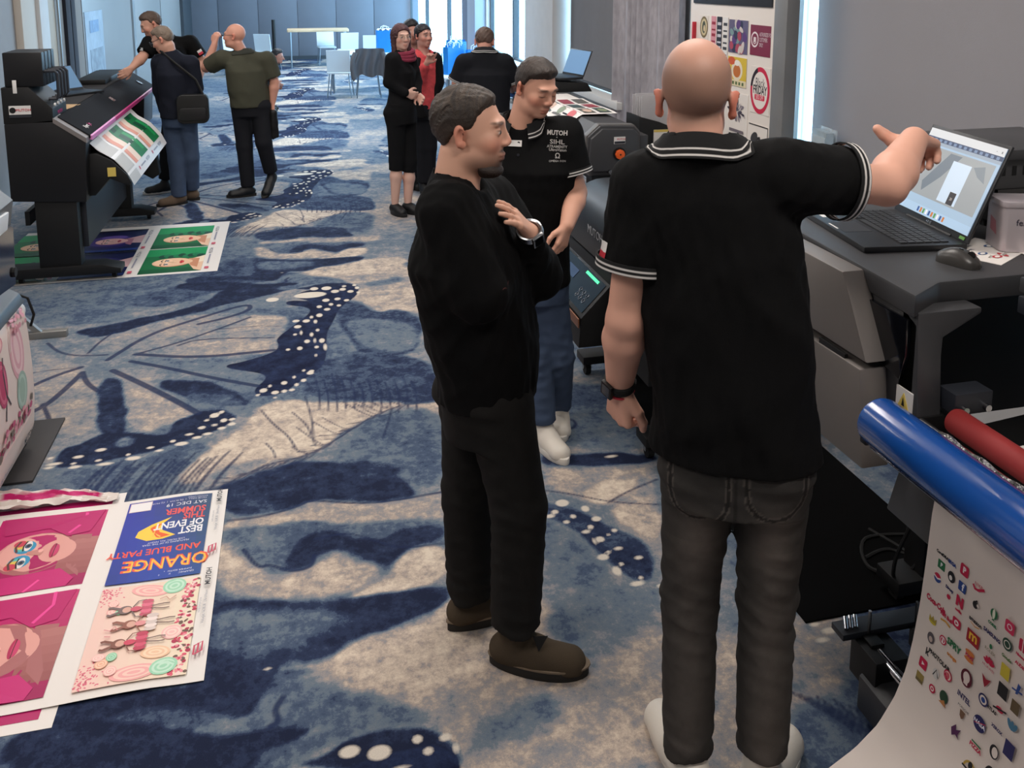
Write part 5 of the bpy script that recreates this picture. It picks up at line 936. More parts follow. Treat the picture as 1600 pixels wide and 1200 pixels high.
        # sixth and seventh columns
        RR((206, 50, 90), B(.272), .258, .013, .014, .005); p.band(0, 0, .005, .007, (240, 225, 225)); EL((40, 70, 56), B(.272), .300, .013, .014); p.band(0, 0, .007, .009, (226, 220, 210)); T('Google', (90, 120, 70), B(.276), .330, .010)
        RR(Yw, B(.278), .362, .012, .016, .001); RR(Bk, B(.28), .408, .013, .016, .001); T('X', (230, 228, 226), B(.28), .408, .020); EL(R, B(.282), .452, .010, .006); p.line([(-.018, -.006), (0, 0), (.018, .006)], .004, Bk); T('XEROX', N, B(.285), .498, .010)
        EL(Bk, B(.292), .548, .012, .016); p.ell(.002, 0, .008, .012, (226, 214, 206)); EL(Bk, B(.296), .600, .013, .018); p.ell(0, .006, .005, .006, (220, 206, 196)); RR(R, B(.292), .640, .012, .014, .004); p.rect(-.006, -.006, .006, .006, (232, 200, 206)); p.fr((B(.318), .668), (1, 0), (0, -1)); p.line([(-.014, .010), (.014, -.010)], .010, R)
        RR(R, B(.312), .272, .010, .014, .004); p.rect(-.001, -.014, .001, .014, (230, 220, 218)); T('Nintendo', R, B(.312), .298, .008); T('AUDIO', R, B(.314), .318, .010); p.fr((B(.316), .372), (1, 0), (0, -1)); p.poly([(-.004, -.014), (.0, .014), (.008, .010), (.002, -.012)], Bl); p.line([(-.014, -.008), (.014, -.002)], .004, Bl)
        RR((96, 80, 56), B(.318), .415, .011, .014, .001); p.fr((B(.32), .458), (1, 0), (0, -1))
        for q in (-1, 0, 1): p.ell(q * .007, 0, .005, .011, (70, 120, 150), -q * .5)
        RR(N, B(.325), .512, .013, .018, .001); p.rect(-.009, -.004, .009, .010, (130, 110, 150)); p.fr((B(.333), .592), (0, -1), (-1, 0)); p.text('SAMSUNG', .017, (50, 70, 130), 0, 0, bold=.0006)
    tag(p.build('printed_logos', sh), kind='stuff')
banner()
o = MB().box((-.35, -.95, 0), (.35, .95, .008)).build('floor_mat', mat('black_floor_mat', (6, 6, 7), .9, bump=.1, bscale=200, spec=.1), loc=(1.935, 3.31, 0), bevel=.003)
tag(o, 'black mat on the carpet under the grey roll printer', 'mat')

# laptop, mouse, flyers and tin on the printer
sm = mat('laptop_screen', (132, 152, 176), .2, emit=.35)
o, lid, sc, h = laptop('laptop', 'large open laptop with drawing software on screen, under the pointing hand', (1.725, 2.30, 1.3605), math.radians(-90 - 8), .40, .31, math.radians(22), sm)
p = Print(lambda x, y, hh: (x, -.0062 - hh, y))
w = .40
p.rect(-w * .475, h * .07, w * .475, h * .965, (160, 186, 210)); p.rect(-w * .475, h * .88, w * .475, h * .965, (206, 210, 214)); p.rect(-w * .475, h * .835, w * .475, h * .88, (66, 78, 104))
p.rect(-w * .475, h * .80, w * .475, h * .835, (150, 164, 180)); p.rect(-w * .40, h * .25, w * .44, h * .78, (150, 156, 160)); p.rect(-w * .475, h * .07, w * .475, h * .16, (168, 196, 222))
p.poly([(-w * .3, h * .4), (-w * .1, h * .76), (w * .05, h * .76), (-w * .1, h * .5), (-w * .26, h * .30)], (112, 122, 132)); p.poly([(w * .22, h * .7), (w * .34, h * .74), (w * .4, h * .58), (w * .3, h * .62)], (122, 132, 140))
p.rect(-w * .03, h * .27, w * .2, h * .70, (196, 214, 232)); p.rect(w * .09, h * .27, w * .17, h * .40, (54, 50, 52)); p.text('20', .012, (200, 190, 180), w * .13, h * .33)
for i in range(14): p.rect(-w * .44 + i * .026, h * .84, -w * .44 + i * .026 + .014, h * .87, (120, 140, 170), up=(i == 0))
for i in range(10): p.rect(-w * .2 + i * .015, h * .09, -w * .2 + i * .015 + .009, h * .14, [(60, 90, 150), (200, 120, 60), (90, 150, 90), (230, 230, 235)][i % 4], up=(i == 0))
p.text('x', .014, (60, 60, 64), w * .44, h * .92); p.text('-', .014, (60, 60, 64), w * .38, h * .92)
p.build('screen_picture', sc, m=mat('screen_picture', rough=.2, attr='col', emit=.32))
lettering('logo_lettering', 'ASUS', .012, M_silver, lid, (0, -.0066, h * .038), (1, 0, 0), (0, 0, 1), thick=.0002)
MB().box((w * .40, -.0066, h * .02), (w * .46, -.005, h * .05)).build('green_sticker', mat('green_sticker', (90, 150, 60), .5), lid)
for (a, b, c) in ((-.17, -.13, .05), (-.05, -.145, .06)):
    MB().box((a, b, .0181), (a + c, b + .016, .0184)).build('palmrest_sticker', M_wsticker, o)
def mouse():
    o = thing('computer_mouse', 'black computer mouse beside the laptop on the roll printer', 'mouse', (1.735, 1.98, 1.3605), math.radians(-70))
    V = []; F = []; n, m = 14, 9
    for i in range(n + 1):
        t = i / n; x = -.06 + .12 * t; wd = .034 * math.sqrt(max(0, 1 - (2 * t - 1) ** 4)) + .001; ht = .044 * math.sin(math.pi * min(1, max(0, .12 + .80 * t))) ** .8
        for j in range(m):
            q = math.pi * j / (m - 1); V.append((x, wd * math.cos(q) + .004 * math.sin(t * 3), max(0, ht * math.sin(q) ** .7)))
    for i in range(n):
        for j in range(m - 1): F.append((i * m + j, (i + 1) * m + j, (i + 1) * m + j + 1, i * m + j + 1))
    F.append(tuple(range(m))); F.append(tuple(range(n * m, (n + 1) * m)))
    V += [(-.06, 0, 0), (.06, 0, 0)]
    MB().add(V, F).build('shell', mat('mouse_shell', (58, 56, 54), .35), o, smooth=True)
    MB().tube((.035, -.003, .034), (.035, .003, .034), .010, n=12).build('scroll_wheel', M_rubber, o, smooth=True)
    MB().box((.0, -.0008, .040), (.012, .0008, .0445)).build('button_gap', M_blackm, o)
mouse()
for (x, y, rz, lab, seed) in ((1.90, 2.06, .5, 'nearest sticker sheet with small logos on the printer beside the tin', 1), (2.08, 1.98, -.1, 'sticker sheet lying right under the tin on the printer', 2)):
    o = thing('sticker_sheet', lab, 'flyer', (x, y, 1.3602 + .0016 * (seed - 1)), rz)
    MB().box((-.11, -.075, 0), (.11, .075, .0012)).build('paper', M_paper, o)
    p = Print(lambda a, b, hh: (a, b, .001 + hh)); rg = np.random.default_rng(seed)
    for k in range(14):
        a, b = rg.uniform(-.09, .09), rg.uniform(-.06, .06); c = [(60, 60, 84), (190, 60, 70), (110, 100, 90), (70, 96, 140)][k % 4]
        (p.ell(a, b, .018, .010, c, rg.uniform(0, 3)), p.ell(a, b, .012, .006, (232, 226, 220), 0)) if k % 2 else p.text(['LABEL', 'VINYL', 'PRINT', 'UV'][k % 4], .012, c, a, b, rg.uniform(-.3, .3))
    p.build('printed_marks', o)
o = thing('tin_box', 'rounded square white tin with small dark lettering on the roll printer', 'tin', (2.0, 2.07, 1.3632), math.radians(-18))
mt = mat('pearl_tin', (206, 196, 200), .3, metal=.35)
MB().prism(rrect(-.062, -.055, .062, .055, .016), 2, 0, .135).build('tin_body', mt, o, smooth=True)
MB().prism(rrect(-.065, -.058, .065, .058, .017), 2, .128, .145).build('tin_lid', mt, o, smooth=True, bevel=.003)
lettering('tin_lettering', 'fespa', .026, mat('ink_dark', (60, 56, 70), .5), o, (0, -.0555, .085), (1, 0, 0), (0, 0, 1))
MB().add([(-.0625, .02, .05), (-.0625, -.02, .04), (-.0625, -.012, .08), (-.0625, .022, .09)], [(0, 1, 2, 3)]).build('red_flower_print', mat('pale_red_print', (196, 130, 140), .5), o)
o = thing('desktop_device', 'black ventilated desktop unit behind the tin on the roll printer', 'device', (2.36, 2.32, 1.36))
MB().box((-.28, -.06, .02), (.14, .28, .215)).build('housing', M_dgrey, o, bevel=.012)
MB().box((-.30, -.08, .215), (.14, .29, .25)).build('lid', M_dgrey, o, bevel=.01)
for k in range(9): MB().box((-.25 + k * .04, -.062, .165), (-.235 + k * .04, -.058, .195)).build('vent_slot', M_rubber, o)
MB().box((-.27, -.075, .10), (.13, -.06, .125)).build('front_ledge', mat('gloss_black', (10, 10, 11), .1, coat=.5), o, bevel=.003)
for x in (-.26, .12):
    for y in (-.03, .25): MB().tube((x, y, 0), (x, y, .02), .012).build('foot', M_rubber, o)

# ---- black printer behind the pointing man
def black_printer():
    o = thing('desktop_printer', 'rounded black printer with control panel on wheeled stand between the two polo shirts', 'printer', (1.7, 3.95, 0)); L = W(o)
    cur = [(1.40 + .20 * (1 - math.cos(t)), .86 + .20 * math.sin(t)) for t in np.linspace(0, math.pi / 2, 9)]
    MB().prism([(1.40, .765)] + cur + [(2.12, 1.06), (2.12, .765)], 1, 3.32, 4.48).build('upper_cover', M_black, o, bevel=.01, loc=L)
    MB().prism([(1.405, .41), (1.405, .755), (2.12, .755), (2.12, .41)], 1, 3.32, 4.48).build('lower_body', M_blackm, o, bevel=.008, loc=L)
    MB().box((1.66, 3.5, 1.06), (1.95, 4.0, 1.066)).build('top_hatch', M_slate, o, bevel=.002, loc=L)
    lettering('logo_lettering', 'MUTOH', .062, mat('grey_lettering', (150, 150, 152), .4), o, (1.3985, 4.02, .885), (0, -1, 0), (0, 0, 1)).location = L
    cp = MB().prism([(1.41, .40), (1.41, .70), (1.26, .545), (1.25, .40)], 1, 3.80, 4.44).build('control_panel', M_blackm, o, bevel=.004, loc=L)
    d = Vector((-.15, 0, -.155)).normalized(); n = Vector((-.155, 0, .15)).normalized()
    def on(t, y, h=.002): q = Vector((1.41, y, .70)) + d * t + n * h; return tuple(q)
    def pad(name, t0, t1, y0, y1, m, h=.003): return MB().add([on(t0, y0, h), on(t1, y0, h), on(t1, y1, h), on(t0, y1, h)], [(0, 1, 2, 3)]).build(name, m, cp)
    pad('panel_face', .02, .195, 3.83, 4.41, M_screen); pad('status_light', .03, .045, 3.90, 4.08, mat('green_led', (70, 230, 150), .4, emit=1.2), .005)
    pad('display', .06, .11, 4.15, 4.3, mat('panel_display', (40, 60, 90), .3, emit=.3), .005)
    for k in range(6): MB().ring(on(.12 + .03 * (k % 2), 3.9 + .05 * (k // 2), .004), n, .012, .0015, 14, 6).build('button_ring', M_silver, cp)
    MB().box((1.246, 3.80, .50), (1.252, 4.44, .545)).build('orange_trim', mat('copper_trim', (150, 96, 64), .4), cp, bevel=.002)
    lettering('logo_lettering', 'XpertJet', .045, M_wsticker, cp, (1.245, 4.20, .455), (0, -1, 0), (0, 0, 1)); lettering('logo_lettering', '461', .035, M_red, cp, (1.245, 3.98, .45), (0, -1, 0), (0, 0, 1))
    for y in (3.42, 4.30):
        MB().box((1.70, y, .08), (1.86, y + .10, .41)).build('stand_leg', M_blackm, o, bevel=.006, loc=L)
        MB().box((1.44, y - .01, .075), (2.12, y + .11, .12)).build('stand_foot', M_blackm, o, bevel=.006, loc=L)
        for x in (1.48, 2.07): caster(o, x, y + .05, L, .033)
    MB().tube((1.36, 4.42, .46), (1.36, 4.52, .46), .05, n=16).build('roll_flange', M_blackm, o, smooth=True, loc=L)
black_printer()

# ---- dark grey printer with the orange knob
def orange_printer():
    o = thing('roll_printer', 'dark grey faceted printer with orange knob and prints on its lid', 'printer', (1.95, 6.3, 0)); L = W(o)
    oct_ = [(1.785, .90), (1.755, 1.00), (1.765, 1.145), (1.845, 1.215), (2.07, 1.205), (2.11, 1.16), (2.115, .90)]
    MB().prism(oct_, 1, 5.22, 7.22).build('body', M_dgrey, o, bevel=.008, loc=L)
    cx = sum(p[0] for p in oct_) / 7; cz = sum(p[1] for p in oct_) / 7
    big = [(cx + (x - cx) * 1.05, cz + (z - cz) * 1.05) for x, z in oct_]
    MB().prism(big, 1, 5.24, 5.31).build('end_rim', M_mgrey, o, bevel=.008, loc=L)
    MB().prism([(cx + (x - cx) * .93, cz + .012 + (z - cz - .012) * .86) for x, z in oct_], 1, 5.195, 5.24).build('end_cap', M_dgrey, o, bevel=.008, loc=L)
    kn = MB().tube((1.962, 5.205, 1.035), (1.962, 5.19, 1.035), .042, n=22).build('knob_seat', M_blackm, o, smooth=True, loc=L)
    MB().prism(circ(1.962, 1.035, .032, n=8), 1, 5.168, 5.19).build('knob', mat('orange_knob', (236, 100, 40), .4), kn, bevel=.004)
    MB().tube((1.962, 5.167, 1.035), (1.962, 5.169, 1.035), .006).build('knob_screw', M_blackm, kn)
    st = MB().box((1.925, 5.190, 1.10), (2.0, 5.196, 1.145)).build('maker_sticker', M_wsticker, o, loc=L)
    lettering('sticker_lettering', 'MUTOH', .016, M_red, st, (1.972, 5.189, 1.13), (1, 0, 0), (0, 0, 1)); MB().box((1.927, 5.188, 1.103), (1.998, 5.19, 1.117)).build('sticker_line', M_slate, st)
    MB().box((2.115, 5.24, .95), (2.175, 5.7, 1.14)).build('side_module', M_dgrey, o, bevel=.008, loc=L)
    MB().box((1.80, 5.25, .86), (2.10, 7.15, .905)).build('underframe', M_blackm, o, loc=L)
    MB().box((2.02, 5.20, .905), (2.09, 5.208, .95)).build('type_label', M_wsticker, o, loc=L); MB().tube((1.90, 5.17, .925), (1.90, 5.22, .925), .014).build('lever', M_silver, o, smooth=True, loc=L)
    for y in (5.5, 6.95):
        MB().box((1.88, y, .08), (2.02, y + .1, .87)).build('stand_leg', M_blackm, o, bevel=.005, loc=L); MB().box((1.70, y - .01, .05), (2.22, y + .11, .10)).build('stand_foot', M_blackm, o, bevel=.005, loc=L)
        for x in (1.74, 2.18): caster(o, x, y + .05, L, .025)
    MB().box((1.80, 5.8, 1.15), (1.86, 5.9, 1.205)).build('lid_catch', M_slate, o, bevel=.004, loc=L)
    it = MB().prism([(2.16, .97), (2.40, .97), (2.40, 1.16), (2.30, 1.20), (2.16, 1.24)], 1, 5.36, 5.60).build('ink_tray', M_blackm, o, bevel=.005, loc=L)
    MB().box((2.26, 5.354, 1.0), (2.375, 5.36, 1.15)).build('ink_label', M_wsticker, it); MB().box((2.26, 5.352, 1.135), (2.375, 5.355, 1.15)).build('label_stripe', M_stick, it); MB().box((2.305, 5.35, .95), (2.325, 5.354, 1.06)).build('strap', M_blackm, it)
    for k in range(5):
        MB().box((2.18 + .004 * (k % 2), 5.38 + k * .04, 1.18), (2.385, 5.388 + k * .04, 1.375 - .01 * (k % 3))).build('ink_bag', mat('clear_ink_bag', (206, 204, 206), .15, alpha=.55, bump=.4, bscale=40), it, bevel=.002)
    MB().box((2.14, 5.40, .96), (2.2, 5.5, 1.0)).build('tray_arm', M_blackm, it)
orange_printer()
rows = [[(1.745 + .36 * t + 0, 5.62 + .75 * q, (1.145 + (1.222 - 1.145) * min(1, (t * .36) / .10)) + .006 + .004 * math.sin(q * 7)) for q in np.linspace(0, 1, 10)] for t in np.linspace(0, 1, 14)]
o = thing('printed_sheet', 'print with red and green pictures lying over the lid of the orange knob printer', 'print', (1.93, 6.0, 1.2))
r_ = ribbon('paper', rows, M_paper, o, thick=.001, loc=(-1.93, -6.0, -1.2))
p = Print(lambda x, y, h: (x, y, 1.145 + .077 * min(1, (x - 1.745) / .10) + .0075 + h + .004 * math.sin((y - 5.62) / .75 * 7)))
for i in range(3):
    for j in range(3):
        x, y = 1.775 + i * .11, 5.66 + j * .24; p.rect(x, y, x + .085, y + .19, [(150, 60, 70), (96, 90, 80), (60, 74, 70)][(i + j) % 3]); p.ell(x + .045, y + .09, .03, .06, [(206, 90, 90), (214, 180, 160), (130, 140, 110)][(i + 2 * j) % 3])
p.build('printed_pictures', r_)
o = MB().box((-.11, -.15, 0), (.11, .15, .004)).build('paper_stack', M_paper, loc=(1.975, 6.55, 1.223), bevel=.001); tag(o, 'plain white papers on the orange knob printer behind the picture print', 'paper')
o = thing('laptop_riser', 'black laptop riser at the far end of the orange knob printer', 'riser', (2.10, 6.98, 1.218))
MB().prism([(-.22, .0), (.24, .0), (.20, .07), (-.20, .10)], 1, -.14, .16).build('riser_body', M_blackm, o, bevel=.006)
laptop('laptop', 'open laptop with blue screen on the black riser in front of the dark blind', (2.12, 7.0, 1.319), math.radians(-76), .33, .23, math.radians(22), mat('blue_screen', (110, 146, 184), .2, emit=.4), False)

# ---- curtain and sample board at the window wall
cw = []
for z in np.linspace(0.03, 3.2, 6):
    cw.append([(2.86 + .035 * math.sin(y * 44) + .012 * math.sin(y * 97 + 1), y, z) for y in np.linspace(6.25, 7.72, 120)])
mc = mat('sheer_patterned_curtain', (168, 164, 170), .8, var=.22, vscale=26, stretch=(1, 1, .35), bump=.3, bscale=90)
o = thing('curtain', 'pale grey patterned curtain hanging between the dark blind and the sample board', 'curtain', (2.86, 7.0, 0)); ribbon('curtain_cloth', cw, mc, o, thick=.002, loc=W(o))
MB().tube((2.86, 6.2, 3.21), (2.86, 7.75, 3.21), .012).build('curtain_rail', M_alu, o, loc=W(o))
def sample_board():
    o = thing('sample_board', 'white display board covered with printed sticker samples behind the pointing man', 'board', (2.75, 5.25, 0)); L = W(o)
    MB().box((2.73, 4.70, .04), (2.77, 5.86, 2.35)).build('panel', mat('board_white', (226, 218, 210), .45), o, bevel=.003, loc=L)
    MB().box((2.72, 4.74, 1.96), (2.732, 5.80, 2.3)).build('header', M_slate, o, bevel=.002, loc=L)
    MB().box((2.71, 4.55, 0), (2.79, 4.69, 2.45)).build('post', mat('grey_post', (128, 128, 128), .5, metal=.3, var=.1, vscale=4), o, bevel=.006, loc=L); MB().tube((2.75, 5.875, 0), (2.75, 5.875, 2.38), .018).build('post', M_alu, o, smooth=True, loc=L)
    for y in (4.75, 5.75): MB().box((2.55, y - .03, 0), (2.93, y + .03, .04)).build('foot', M_alu, o, bevel=.005, loc=L)
    MB().box((2.705, 5.76, 1.70), (2.73, 5.78, 1.83)).build('red_tag', M_red, o, bevel=.003, loc=L)
    def smp(y1, y0, z0, z1, draw, base=(228, 220, 212), label=None):
        b = MB().box((2.727, y0, z0), (2.73, y1, z1)).build('sticker', mat('sticker_%d_%d_%d' % base, base, .4), o, loc=L, label=label)
        p = Print(lambda x, y, h: (2.7265 - h, x, y)); p.fr((y1, z0), (-1, 0), (0, 1)); draw(p, y1 - y0, z1 - z0); p.build('printed_picture', b)
    def d_round(p, w, h): p.ell(w / 2, h / 2, w * .46, h * .46, (120, 104, 70)); p.ell(w / 2, h / 2, w * .36, h * .36, (206, 190, 150)); p.ell(w / 2, h * .5, w * .2, h * .26, (70, 76, 60)); p.ell(w * .55, h * .45, w * .1, h * .14, (220, 200, 160))
    def d_tags(p, w, h):
        for k, c in enumerate(((214, 150, 160), (40, 40, 50), (225, 222, 218))):
            x = w * (.02 + .34 * k); p.rect(x, 0, x + w * .29, h, c)
            for q in range(6): p.rect(x + .01, h * (.1 + .14 * q), x + w * .25, h * (.14 + .14 * q + .03 * (q % 2)), [(150, 40, 60), (200, 200, 206), (60, 60, 64)][k])
    def d_art(p, w, h):
        p.rect(0, 0, w, h, (96, 90, 120)); rg = np.random.default_rng(4)
        for k in range(26): p.ell(rg.uniform(.1, .9) * w, rg.uniform(.1, .9) * h, w * rg.uniform(.04, .14), h * rg.uniform(.08, .22), [(170, 70, 90), (120, 150, 150), (90, 60, 120), (206, 196, 190), (50, 54, 80)][k % 5], rg.uniform(0, 3), 10)
    def d_mar(p, w, h):
        p.ell(w * .24, h * .52, w * .19, h * .26, (232, 222, 222)); p.ell(w * .24, h * .52, w * .15, h * .20, (126, 38, 66)); p.poly([(w * .16, h * .6), (w * .16, h * .42), (w * .24, h * .36), (w * .32, h * .42), (w * .32, h * .6)], (232, 222, 222)); p.text('U', .06, (126, 38, 66), w * .24, h * .5)
        for q, t in enumerate(('AUTHORIZED FOR', 'CUSTOMERS', 'ONLY')): p.text(t, .034, (232, 216, 220), w * .47, h * (.70 - .17 * q), sx=.5, align='LEFT')
    def d_yel(p, w, h):
        p.rect(0, 0, w, h, (214, 184, 60)); p.rect(0, 0, w, h * .22, (222, 208, 170)); p.ell(w * .5, h * .55, w * .3, h * .36, (226, 214, 190)); p.ell(w * .5, h * .52, w * .2, h * .22, (190, 110, 50)); p.ell(w * .2, h * .85, w * .2, h * .14, (206, 90, 50)); p.ell(w * .5, h * .8, w * .14, h * .1, (235, 230, 220))
        for q in range(5): p.rect(w * (.1 + .17 * q), h * .05, w * (.2 + .17 * q), h * .16, (90, 110, 70))
    def d_bf(p, w, h):
        p.ell(w / 2, h / 2, w * .5, h * .5, (200, 36, 70), n=32); p.band(w / 2, h / 2, w * .40, w * .5, (40, 24, 34), k=h / w, a0=1.9, a1=3.0); p.ell(w / 2, h / 2, w * .40, h * .40, (230, 222, 214), n=32)
        p.text('Black', .075, (60, 54, 56), w / 2, h * .66, sx=.7); p.text('FRIDAY', .072, (30, 28, 30), w / 2, h * .50, sx=.68, bold=.002); p.poly(rrect(w * .24, h * .29, w * .76, h * .41, .01), (206, 40, 70)); p.text('50% OFF', .04, (236, 220, 220), w / 2, h * .35, sx=.6)
    def d_lion(p, w, h):
        rg = np.random.default_rng(8)
        for k in range(46):
            t = rg.uniform(0, 6.28); r = rg.uniform(.1, .42); p.ell(w * (.5 + r * math.cos(t)), h * (.55 + r * .75 * math.sin(t)), w * .09, h * .03, [(70, 64, 76), (130, 120, 130), (200, 190, 190)][k % 3], t, 8)
        p.rect(w * .15, h * .06, w * .85, h * .13, (110, 100, 106))
    def d_horse(p, w, h):
        p.rect(0, h - .008, w, h, (60, 56, 56)); p.rect(w - .006, 0, w, h, (60, 56, 56)); p.poly([(w * .2, h * .1), (w * .14, h * .5), (w * .3, h * .8), (w * .42, h * .68), (w * .6, h * .72), (w * .82, h * .42), (w * .76, h * .3), (w * .62, h * .4), (w * .58, h * .1)], (36, 34, 36)); p.ell(w * .3, h * .66, w * .2, h * .12, (60, 58, 60), .6); p.line([(w * .5, h * .62), (w * .7, h * .4)], .012, (190, 184, 180))
    smp(5.70, 5.57, 1.72, 1.88, d_round); smp(5.53, 5.28, 1.60, 1.88, d_tags); smp(5.27, 5.02, 1.66, 1.87, d_art); smp(4.99, 4.75, 1.665, 1.85, d_mar, (126, 38, 66), 'burgundy sticker with white lettering')
    smp(5.265, 5.02, 1.45, 1.635, d_yel); smp(4.96, 4.73, 1.315, 1.60, d_bf, label='round red and white sale sticker'); smp(5.25, 4.985, 1.14, 1.41, d_lion); smp(4.96, 4.73, 1.0, 1.245, d_horse)
sample_board()
o = thing('leaflet_holder', 'clear leaflet holder with silver leaflet on the white sill beside the blind', 'holder', (2.868, 4.36, 1.001), math.radians(-8))
mcl = mat('clear_acrylic', (214, 226, 232), .08, alpha=.35)
MB().box((-.045, -.06, .0), (.045, .06, .006)).build('base', mcl, o); MB().box((-.047, -.10, .0), (-.043, .10, .26)).build('front_pane', mcl, o); MB().box((.02, -.10, .0), (.024, .10, .30)).build('rear_pane', mcl, o)
MB().box((-.035, -.09, .006), (.01, .09, .285)).build('leaflets', mat('silver_leaflet', (176, 190, 198), .3, metal=.3, var=.15, vscale=20), o)
o = MB().box((-.03, -.06, 0), (.03, .06, .14)).build('small_carton', mat('blue_white_carton', (120, 150, 170), .5, var=.4, vscale=12), loc=(2.895, 4.12, 1.001), bevel=.003); tag(o, 'small blue and white carton on the window sill by the clear leaflet holder', 'box')

# ------------------------------------------------------------------ far end of the room
M_chairw = mat('white_chair_shell', (224, 232, 236), .35)
M_leg = mat('steel_leg', (150, 158, 166), .3, metal=.8)
def chair(label, loc, rz):
    o = thing('stacking_chair', label, 'chair', loc, rz, 'white stacking chairs at the far end')
    MB().prism(rrect(-.22, -.21, .22, .21, .05), 2, .43, .455).build('seat', M_chairw, o, bevel=.006)
    rows = [[(x, .20 + .06 * t - .05 * (1 - (x / .22) ** 2) * .3, .46 + .40 * t) for x in np.linspace(-.21, .21, 9)] for t in np.linspace(0, 1, 8)]
    ribbon('backrest', rows, M_chairw, o, thick=.012)
    for sx in (-1, 1):
        for sy in (-1, 1): MB().tube((sx * .17, sy * .16, .43), (sx * .215, sy * .215, 0), .010, n=8).build('leg', M_leg, o, smooth=True)
    return o
chair('white chair with the grey jacket draped over its back', (1.27, 16.25, 0), math.radians(178))
chair('white chair left of the draped jacket at the folding table', (.78, 16.40, 0), math.radians(170))
chair('white chair with tallest looking back left behind the wooden table', (.76, 22.6, 0), math.radians(5))
chair('white chair behind the wooden table, below its right end', (1.22, 21.6, 0), math.radians(190))
chair('white chair just left of the blue bag', (1.72, 20.5, 0), math.radians(175))
chair('white chair half hidden right of the blue bag by the window', (2.35, 19.0, 0), math.radians(100))
chair('white chair with only a corner showing beside the olive shirted man', (-.62, 21.5, 0), math.radians(150))
chair('white chair seen through between the olive shirt and the dark jacket at the far left', (-1.25, 20.5, 0), math.radians(30))
def table(name, label, loc, sx, sy, h, m, thick=.03):
    o = thing(name, label, 'table', loc)
    MB().prism(rrect(-sx / 2, -sy / 2, sx / 2, sy / 2, .03), 2, h - thick, h).build('tabletop', m, o, bevel=.006)
    for a in (-1, 1):
        for b in (-1, 1): MB().tube((a * (sx / 2 - .08), b * (sy / 2 - .06), h - thick), (a * (sx / 2 - .08), b * (sy / 2 - .06), 0), .018, n=8).build('leg', M_leg, o, smooth=True)
        MB().tube((a * (sx / 2 - .08), -(sy / 2 - .06), .2), (a * (sx / 2 - .08), (sy / 2 - .06), .2), .012, n=8).build('stretcher', M_leg, o, smooth=True)
    return o
M_ttop = mat('white_tabletop', (226, 234, 238), .4); M_wood = mat('birch_tabletop', (196, 172, 140), .5, var=.12, vscale=3, stretch=(1, 8, 1))
table('folding_table', 'white folding table behind the jacket, with the blue bag on it', (1.75, 17.15, 0), 2.3, .7, .74, M_ttop)
table('wooden_table', 'wooden topped table in front of the far partition', (.55, 22.2, 0), 1.45, .7, .92, M_wood, .06)
table('folding_table', 'white table by the window with the row of blue bags', (2.40, 13.6, 0), .75, 2.4, .74, M_ttop)
def jacket():
    o = thing('jacket', 'grey jacket draped over the back of a white chair', 'jacket', (1.27, 16.0, .30)); rows = []
    for t in np.linspace(0, 1, 26):
        r = []
        for u in np.linspace(-1, 1, 30):
            wv = .24 + .05 * min(1, t * 2.2); fold = .03 * math.sin(u * 11 + 2 * t) * min(1, t * 2)
            if t < .12: y = .06 - .5 * (.12 - t); z = .585 - (.12 - t) * .1
            else: y = -.02 - .07 * t + fold; z = .60 - (t - .12) * .55 - (.14 * max(0, abs(u) - .45) * t if True else 0) - .03 * math.sin(u * 5 + 1) * t
            r.append((u * wv + .02 * math.sin(t * 6), y, z))
        rows.append(r)
    ribbon('cloth', rows, mat('grey_jacket_cloth', (98, 94, 96), .9, bump=.2, bscale=200), o, thick=.008)
    for sx in (-1, 1): MB().path([(sx * .24, -.03, .52), (sx * .29, -.08, .40), (sx * .30, -.10, .24), (sx * .27, -.10, .06)], .045, 10).build('sleeve', mat('grey_jacket_cloth', (98, 94, 96), .9), o, smooth=True)
jacket()
M_bag = mat('blue_paper_bag', (24, 120, 200), .4, var=.06); M_tissue = mat('white_tissue', (226, 236, 242), .6)
def bag(label, loc, rz, s=1.0, txt=None, tissue=False, group=None):
    o = thing('paper_bag', label, 'bag', loc, rz, group); w, d, h = .15 * s, .06 * s, .40 * s
    V = [(-w, -d, 0), (w, -d, 0), (w, d, 0), (-w, d, 0), (-w, -d, h), (w, -d, h), (w, d, h), (-w, d, h), (-w * 1.0, 0, h * .5), (w, 0, h * .5)]
    F = [(0, 3, 2, 1), (0, 1, 5, 4), (2, 3, 7, 6), (1, 2, 9), (1, 9, 5), (2, 6, 9), (5, 9, 6), (3, 0, 8), (0, 4, 8), (3, 8, 7), (4, 7, 8)]
    V[8] = (-w * .92, 0, h * .6); V[9] = (w * .92, 0, h * .6)
    b = MB().add(V, F).build('bag_body', M_bag, o)
    for sy in (-1, 1): MB().path([(-w * .4, sy * d * 1.02, h * .97), (-w * .36, sy * d * 1.1, h * 1.14), (0, sy * d * 1.15, h * 1.2), (w * .36, sy * d * 1.1, h * 1.14), (w * .4, sy * d * 1.02, h * .97)], .006, 6).build('handle', M_tissue, o, smooth=True)
    if tissue:
        rows = [[(-w * .9 + 1.8 * w * u, -d * .8 + 1.6 * d * v, h * .93 + .05 * abs(math.sin(u * 9 + v * 4)) * 1.2) for u in np.linspace(0, 1, 14)] for v in np.linspace(0, 1, 6)]
        ribbon('tissue', rows, M_tissue, o, thick=.002)
    if txt: lettering('bag_lettering', txt, .17 * s, M_tissue, b, (0, -d - .002, h * .55), (1, 0, 0), (0, 0, 1))
    return o
bag('blue paper bag with white tissue on the folding table above the jacket', (1.66, 17.0, .74), .15, 1.05, None, True)
